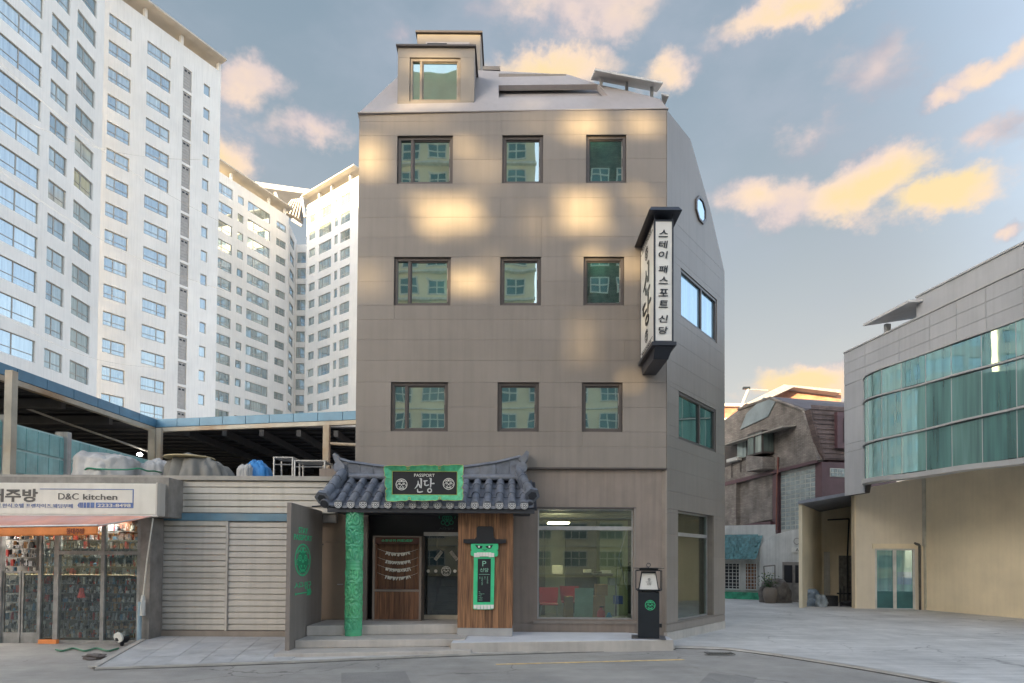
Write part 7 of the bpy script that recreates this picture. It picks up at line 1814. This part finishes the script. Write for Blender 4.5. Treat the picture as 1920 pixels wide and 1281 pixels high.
# strip windows and bay
wf = mat('dark_brown_frame', (.05, .04, .035), .5)
m_hg = coated('house_glass', (.05, .08, .08), (.6, .7, .7), .25, alt=(.25, .28, .25))
apoly([(1361, 834), (1428, 812), (1428, 856), (1361, 878)], -.25, -.221, 'window_surround', wf)
for k, (a_, b_) in enumerate(((1363, 1388), (1390, 1407), (1409, 1427))):
    def yt(x): return 836 - (x - 1361) * .335
    if k == 0: continue
    apoly([(a_, yt(a_)), (b_, yt(b_)), (b_, yt(b_) + 36), (a_, yt(a_) + 37)], -.28, -.251, 'pane', m_hg)
bay = apoly([(1428, 856), (1460, 858), (1460, 880), (1428, 886)], -1.0, -.221, 'bay_base', m_brick)
p0, p1 = A_l(1430, 835), A_l(1459, 835); zt_, zb_ = A_l(1444, 812)[1], A_l(1444, 855)[1]
by = MB(AL.M).box(p0[0], p1[0], -.98, -.23, zb_, zt_).build('bay_window', wf, hb_)
w_ = (p1[0] - p0[0]) / 2
for i in range(2): MB(AL.M).box(p0[0] + i * w_ + .08, p0[0] + (i + 1) * w_ - .08, -1.0, -.981, zb_ + .1, zt_ - .1).build('pane', m_hg, by)
MB(AL.M).box(p0[0] - .02, p0[0] - .001, -.9, -.3, zb_ + .1, zt_ - .1).box(p1[0] + .001, p1[0] + .02, -.9, -.3, zb_ + .1, zt_ - .1).build('pane', m_hg, by)
a_, b_ = A_l(1355, 838, -.9), A_l(1472, 802, -.9)
MB(AL.M).prism([(a_[0], -1.1, a_[1]), (b_[0], -1.1, b_[1]), (b_[0], -.23, b_[1] + .12), (a_[0], -.23, a_[1] + .12)], (0, 0, .07)).build('canopy_board', mat('weathered_board', (.28, .26, .23), .7), hb_)
MB(AL.M).tube([(A_l(1459, 860, -.3)[0], -.3, A_l(1459, 860)[1]), (A_l(1458, 892, -.3)[0], -.3, A_l(1458, 892)[1])], .05, 6).tube([(A_l(1456, 892, -.3)[0], -.28, A_l(1456, 892)[1]), (A_l(1455, 995, -.3)[0], -.28, A_l(1455, 995)[1])], .045, 6).build('drain_pipe', mat('rust_red_pipe', (.18, .06, .045), .5), hb_)
# air conditioner
p, q_ = A_l(1362, 868, -.6), A_l(1382, 856, -.6); o_ = MB(AL.M).bbox(p[0], q_[0], -.62, -.30, p[1], q_[1], .03).build('air_conditioner', mat('white_metal', (.45, .45, .43), .5)); tag(o_, 'white air conditioner unit on brackets below the strip window of the brick house', 'air conditioner')
MB(AL.M).tube([(p[0] + .1, -.3, p[1]), (p[0] + .1, -.3, p[1] - .9)], .03, 5).tube([(q_[0] - .1, -.3, p[1]), (q_[0] - .1, -.3, p[1] - .7)], .03, 5).build('bracket', wf, o_)
# right face
def B_l(px, py, y=0): return ALR.loc(px, py, y)
MB(ALR.M).plate([B_l(1541, 866), B_l(1600, 868), B_l(1600, 960), B_l(1541, 960)], 0, .3).build('maroon_wall', m_maroon, hb_)
MB(ALR.M).plate([B_l(1543, 862), B_l(1600, 864), B_l(1600, 768), B_l(1516, 768)], -.08, .3).build('mansard_face', m_brickp, hb_)
for i in range(11):
    z_ = B_l(1560, 860)[1] + i * .235; x0_ = B_l(1543 - i * 2.4, 860)[0]
    MB(ALR.M).prism([(x0_, -.12, z_), (4.5, -.12, z_), (4.5, -.081, z_ + .22), (x0_, -.081, z_ + .22)], (0, .02, 0)).build('shingle_course', m_brickp, hb_)
p, q_ = B_l(1570, 835), B_l(1600, 785); MB(ALR.M).box(p[0] - .25, q_[0], -.3, -.085, p[1] - .2, q_[1] + .2).build('dormer', m_maroon, hb_); MB(ALR.M).box(p[0] + .1, q_[0] - .2, -.33, -.301, p[1] + .1, q_[1] - .1).build('window', m_ink, hb_)
p, q_ = B_l(1556, 894), B_l(1600, 880); MB(ALR.M).box(p[0], q_[0], -.03, -.001, p[1], q_[1]).build('block_window_mortar', m_mort, hb_)
for i in range(8):
    for j in range(2): MB(ALR.M).box(p[0] + .04 + i * .2, p[0] + .2 + i * .2, -.05, -.031, p[1] + .03 + j * .2, p[1] + .19 + j * .2).build('glass_block', m_gblk, hb_)
MB().prism([AL.pt(*(A_l(x, y)[0], .36, A_l(x, y)[1])) for x, y in ((1340, 1000), (1541, 1000), (1541, 866), (1515, 772), (1452, 750), (1340, 808))], (4, 1.0, 0)).build('core', m_maroon, hb_)
# roof plane top
MB().prism([AL.pt(A_l(1452, 748)[0], -.2, A_l(1452, 748)[1]), AL.pt(A_l(1515, 770)[0], -.2, A_l(1515, 770)[1]), atY(1600, 766, 32), atY(1600, 758, 38)], (0, 0, .1)).build('roof_top', mat('slate_top', (.09, .08, .09), .6), hb_)
# orange brick buildings behind
ob1 = thing('orange_house', (22, 52, 0), 'orange brick block with sloping grey roof edge behind the old brick house', 'house')
Y_ = 50
def bx_(x0, y0, x1, y1, Y, dep, nm, m, parent): A_, B_ = atY(x0, y1, Y), atY(x1, y0, Y); return MB().box(A_.x, B_.x, Y, Y + dep, 0, B_.z).build(nm, m, parent)
MB().prism([atY(1432, 775, Y_), atY(1577, 775, Y_), atY(1577, 738, Y_), atY(1490, 727, Y_), atY(1432, 748, Y_)], (0, 5, 0)).build('wall', m_orbrick, ob1)
bx_(1432, 776, 1577, 1000, Y_, 5, 'lower_wall', m_orbrick, ob1)
MB().prism([atY(1398, 757, 48), atY(1420, 757, 48), atY(1488, 726, 49), atY(1577, 737, 49), atY(1577, 731, 49), atY(1470, 721, 49)], (0, 2, 0)).build('roof', mat('grey_roof_board', (.27, .27, .28), .6), ob1)
ob2 = thing('orange_house', (20, 60, 0), 'low orange brick block with pale cornice seen past the guesthouse corner', 'house')
bx_(1340, 760, 1440, 1000, 62, 6, 'wall', brick('deep_orange_brick', (.36, .15, .10), (.42, .19, .13), (.28, .15, .12), .3, .1, .2), ob2)
A_, B_ = atY(1340, 792, 61.9), atY(1440, 786, 61.9); MB().box(A_.x, B_.x, 61.5, 61.99, A_.z, B_.z).build('cornice', m_pwhite, ob2)
A_, B_ = atY(1340, 763, 61.9), atY(1440, 760, 61.9); MB().box(A_.x, B_.x, 61.6, 68, A_.z, B_.z + .1).build('roof', m_rled, ob2)
# street lamp
sl_ = thing('street_lamp', (15, 40, 0), 'tall thin grey street lamp with leaning mast above the brick house roof', 'street lamp')
a_, b_, c_, d_ = atY(1379, 790, 42), atY(1403, 730, 42), atY(1403, 729, 42), atY(1440, 732, 42)
MB().cyl((a_.x - .4, 42, 0), a_, .14, .10, 10).tube([a_, b_], .09, 8).build('mast', m_rled, sl_)
MB().tube([atY(1400, 730, 42), d_], .035, 6).build('arm', m_rled, sl_)
e_ = atY(1399, 728, 42); MB().box(e_.x - .2, e_.x + .25, 41.9, 42.15, e_.z - .06, e_.z + .08).build('lamp_head', m_black, sl_)
# ------------------------------------------------------------------ alley shops
ts = thing('alley_shop', (11, 31, 0), 'small alley shop with teal scalloped tile hood and green base', 'shop')
TPn = Plane((9.6, 32.0), (12.25, 30.3))
def T_(px, py, y=0): return TPn.loc(px, py, y)
m_ttile = mat('teal_glazed_tile', (.08, .21, .22), .35, .25, 8, .1, objvar=.15)
m_shopw = mat('alley_shop_white', (.62, .62, .59), .7, .12, 1, .1, streak=.2)
x0, z0 = T_(1340, 1047); x1, z1 = T_(1428, 1004)
MB(TPn.M).prism([(x0, -.5, z0), (x1 - .15, -.5, z0), (x1 + .05, 0, z1), (x0, 0, z1)], (0, .04, 0)).build('hood', m_ttile, ts)
tp_me = None
for j in range(7):
    for i in range(11):
        u0 = x0 + (x1 - x0) * (i + (j % 2) * .5) / 11; t_ = j / 7
        if u0 + .25 > x1 - .15 + .2 * t_: continue
        if tp_me is None:
            bb = MB(); bb.plate([(math.cos(math.pi * (1 + q / 6)) * .13, .05 + math.sin(math.pi * (1 + q / 6)) * .11) for q in range(7)] + [(.13, .22), (-.13, .22)], -.03, 0)
            tp_me = bpy.data.meshes.new('scallop_tile'); tp_me.from_pydata([tuple(v) for v in bb.v], [], bb.f); tp_me.materials.append(m_ttile)
        put('scallop_tile', tp_me, ts, TPn.M @ Matrix.Translation((u0 + .13, -.53 + .5 * t_, z0 + (z1 - z0) * t_)) @ Matrix.Rotation(-R(18), 4, 'X'))
MB(TPn.M).box(x0, x1 + .6, .05, .3, 0, 3.7).build('wall', m_shopw, ts)
for (a_, b_, c_, lab) in ((1352, 1388, m_kglass, 0), (1396, 1420, None, 1)):
    xa_, xb_ = T_(a_, 1080)[0], T_(b_, 1080)[0]; zz0, zz1 = T_(1380, 1106)[1], T_(1380, 1055)[1]
    w_ = MB(TPn.M); f = .06; w_.box(xa_, xa_ + f, -.03, .04, zz0, zz1); w_.box(xb_ - f, xb_, -.03, .04, zz0, zz1); w_.box(xa_ + f, xb_ - f, -.03, .04, zz1 - f, zz1); w_.box(xa_ + f, xb_ - f, -.03, .04, zz0, zz0 + f)
    nb = 5 if lab == 0 else 4
    for i in range(1, nb): xx = xa_ + (xb_ - xa_) * i / nb; w_.box(xx - .012, xx + .012, -.02, .03, zz0 + f, zz1 - f)
    for j in range(1, 8): zz_ = zz0 + (zz1 - zz0) * j / 8; w_.box(xa_ + f, xb_ - f, -.015, .025, zz_ - .012, zz_ + .012)
    wo_ = w_.build('window', m_shopw, ts)
    MB(TPn.M).box(xa_ + f, xb_ - f, .031, .045, zz0 + f, zz1 - f).build('pane', m_ink if lab == 0 else mat('brown_goods_behind', (.22, .10, .05), .6, .5, 8), wo_)
MB(TPn.M).box(x0, T_(1424, 1110)[0], -.2, .04, 0, T_(1380, 1110)[1]).build('green_base', mat('green_painted_base', (.05, .34, .20), .5, .3, 3, .1), ts)
# white curved wall
wwl = thing('white_wall', (12.5, 29.5, 0), 'pale curved white wall with a dark doorway beside the teal tiled shop', 'wall')
WWp = Plane((12.0, 30.45), (14.3, 27.2))
cvp = [(1424, 1028), (1432, 1017), (1450, 1003), (1475, 996), (1512, 990)]
pts_ = [WWp.loc(*p) for p in cvp]
MB(WWp.M).plate([(pts_[0][0], 0)] + [(pts_[-1][0] + .3, 0), (pts_[-1][0] + .3, pts_[-1][1])] + pts_[::-1], 0, .25).build('render_face', m_shopw, wwl)
p, q_ = WWp.loc(1468, 1125), WWp.loc(1500, 1054)
MB(WWp.M).box(p[0], q_[0], -.04, -.002, 0, q_[1]).build('doorway', m_grime, wwl)
for i in range(2): MB(WWp.M).box(p[0] + .1 + i * .55, p[0] + .5 + i * .55, -.06, -.041, .9, q_[1] - .15).build('pane', m_ink, wwl)
wsn = thing('wall_sign', WWp.pt(WWp.loc(1490, 1020)[0], -.05, 3), 'small white pictogram sign above the dark doorway of the white wall', 'sign')
p = WWp.loc(1494, 1031, -.05); MB(WWp.M).box(p[0] - .25, p[0] + .3, -.06, -.01, p[1] - .12, p[1] + .12).build('board', m_pwhite, wsn); text('AC', off(WWp, p[0] + .1, -.068, p[1]), .15, m_ink, wsn)
p = WWp.loc(1494, 1015, -.05); MB(off(WWp, p[0], -.05, p[1])).arc(0, 0, .16, .03, 0, 0, 360, 14).build('ring', m_grime, wsn)
fr4 = MB(); a_, b_, c_, d_ = atY(1432, 1062, 28.4), atY(1453, 1060, 28.2), atY(1453, 1092, 28.2), atY(1434, 1094, 28.4)
o_ = MB().tube([d_, a_, b_, c_], .03, 5).build('wall_frame', m_grime); tag(o_, 'thin dark metal frame bracket on the white wall above the plant', 'bracket')
# boulder-like covered barrel + plant
bp_ = ground(1462, 1131); o_ = crumple((bp_.x, bp_.y + .5, 0), .72, .5, 1.08, 41, 40, .10).build('covered_scooter', mat('grey_brown_cover', (.17, .15, .135), .7, .25, 5, .5, 20), smooth=True); tag(o_, 'bulky object under a grey-brown cover standing before the white wall', 'covered object')
bp2 = ground(1446, 1131); o_ = MB().lathe([(.22, 0), (.30, .25), (.32, .5), (.26, .66), (.2, .7)], (bp2.x, bp2.y + .1, 0), 16).build('clay_pot', mat('clay_brown', (.24, .20, .165), .7), smooth=True); tag(o_, 'round clay pot at the left of the covered object', 'pot')
pt_ = thing('potted_plant', (bp2.x, bp2.y + .1, .7), 'leafy plant with yellow-green flowers growing from the clay pot', 'plant')
m_leaf = mat('leaf_green', (.05, .12, .04), .6, .3, 9); m_ylf = mat('yellow_green_bud', (.40, .42, .10), .6)
lf, yb_ = MB(), MB()
for i in range(150):
    a = r3.uniform(0, 6.28); r_ = r3.uniform(.05, .55); h_ = r3.uniform(0, .7); c = Vector((bp2.x - .12 + math.cos(a) * r_, bp2.y + .1 + math.sin(a) * r_ * .6, .72 + h_ * (1 - r_ * .5)))
    d = Vector((r3.uniform(-1, 1), r3.uniform(-1, 1), r3.uniform(-.3, 1))).normalized() * r3.uniform(.06, .12); e_ = d.cross(Vector((r3.uniform(-1, 1), r3.uniform(-1, 1), 1))).normalized() * .035
    (yb_ if (i % 6 == 0 and h_ > .3) else lf).add([c, c + d * .5 + e_, c + d, c + d * .5 - e_], [(0, 1, 2, 3)])
stuff(lf.build('leaves', m_leaf, pt_)); stuff(yb_.build('flowers', m_ylf, pt_))
for i in range(5): MB().tube([(bp2.x, bp2.y + .1, .65), (bp2.x - .12 + r3.uniform(-.3, .3), bp2.y + .1, 1.2)], .012, 4).build('stem', m_leaf, pt_)
# thin wires across the left towers
m_wire = mat('grey_wire', (.25, .25, .26), .6)
for k, (a_, b_) in enumerate((((-40, 80, 30), (420, 420, 34)), ((-40, 290, 30), (420, 545, 34)), ((-40, 560, 30), (300, 690, 34)), ((-40, 190, 30), (400, 300, 34)))):
    A_, B_ = atY(*a_), atY(*b_); pts = [A_ + (B_ - A_) * (t / 16) - Vector((0, 0, .9 * math.sin(math.pi * t / 16))) for t in range(17)]
    o_ = MB().tube(pts, .005, 4).build('overhead_wire', m_wire); tag(o_, ['topmost thin overhead wire crossing before the left apartment tower', 'third overhead wire from the top before the left apartment tower', 'lowest overhead wire just above the market canopy', 'second overhead wire from the top before the left apartment tower'][k], 'wire')
# small street details
m_patch = ground_mat('road_patch', (.27, .255, .235), (.24, .225, .21), .1, .4, .3)
for k, (pts, lab) in enumerate((([(640, 1262), (760, 1259), (775, 1290), (640, 1294)], 'a'), ([(1330, 1262), (1420, 1270), (1400, 1300), (1300, 1292)], 'b'))):
    q = [ground(x, y, -.0295) for x, y in pts]
    struct(MB().prism([Vector((v.x, v.y, -.03)) for v in q], (0, 0, .003)).build('road_patch', m_patch))
g0 = ground(1330, 1227, 0); dg_ = thing('drain_grate', (g0.x, g0.y, 0), 'narrow dark iron drain grate set in the paving edge right of the platform', 'drain grate')
for i in range(9): MB().box(g0.x + i * .055, g0.x + i * .055 + .03, g0.y, g0.y + .22, .001, .012).build('bar', m_gutter, dg_)
MB().box(g0.x - .03, g0.x - .001, g0.y - .03, g0.y + .25, .001, .014).box(g0.x + .49, g0.x + .52, g0.y - .03, g0.y + .25, .001, .014).build('rim', m_gutter, dg_)
_to.hide_render = True
bpy.data.objects.remove(_to)
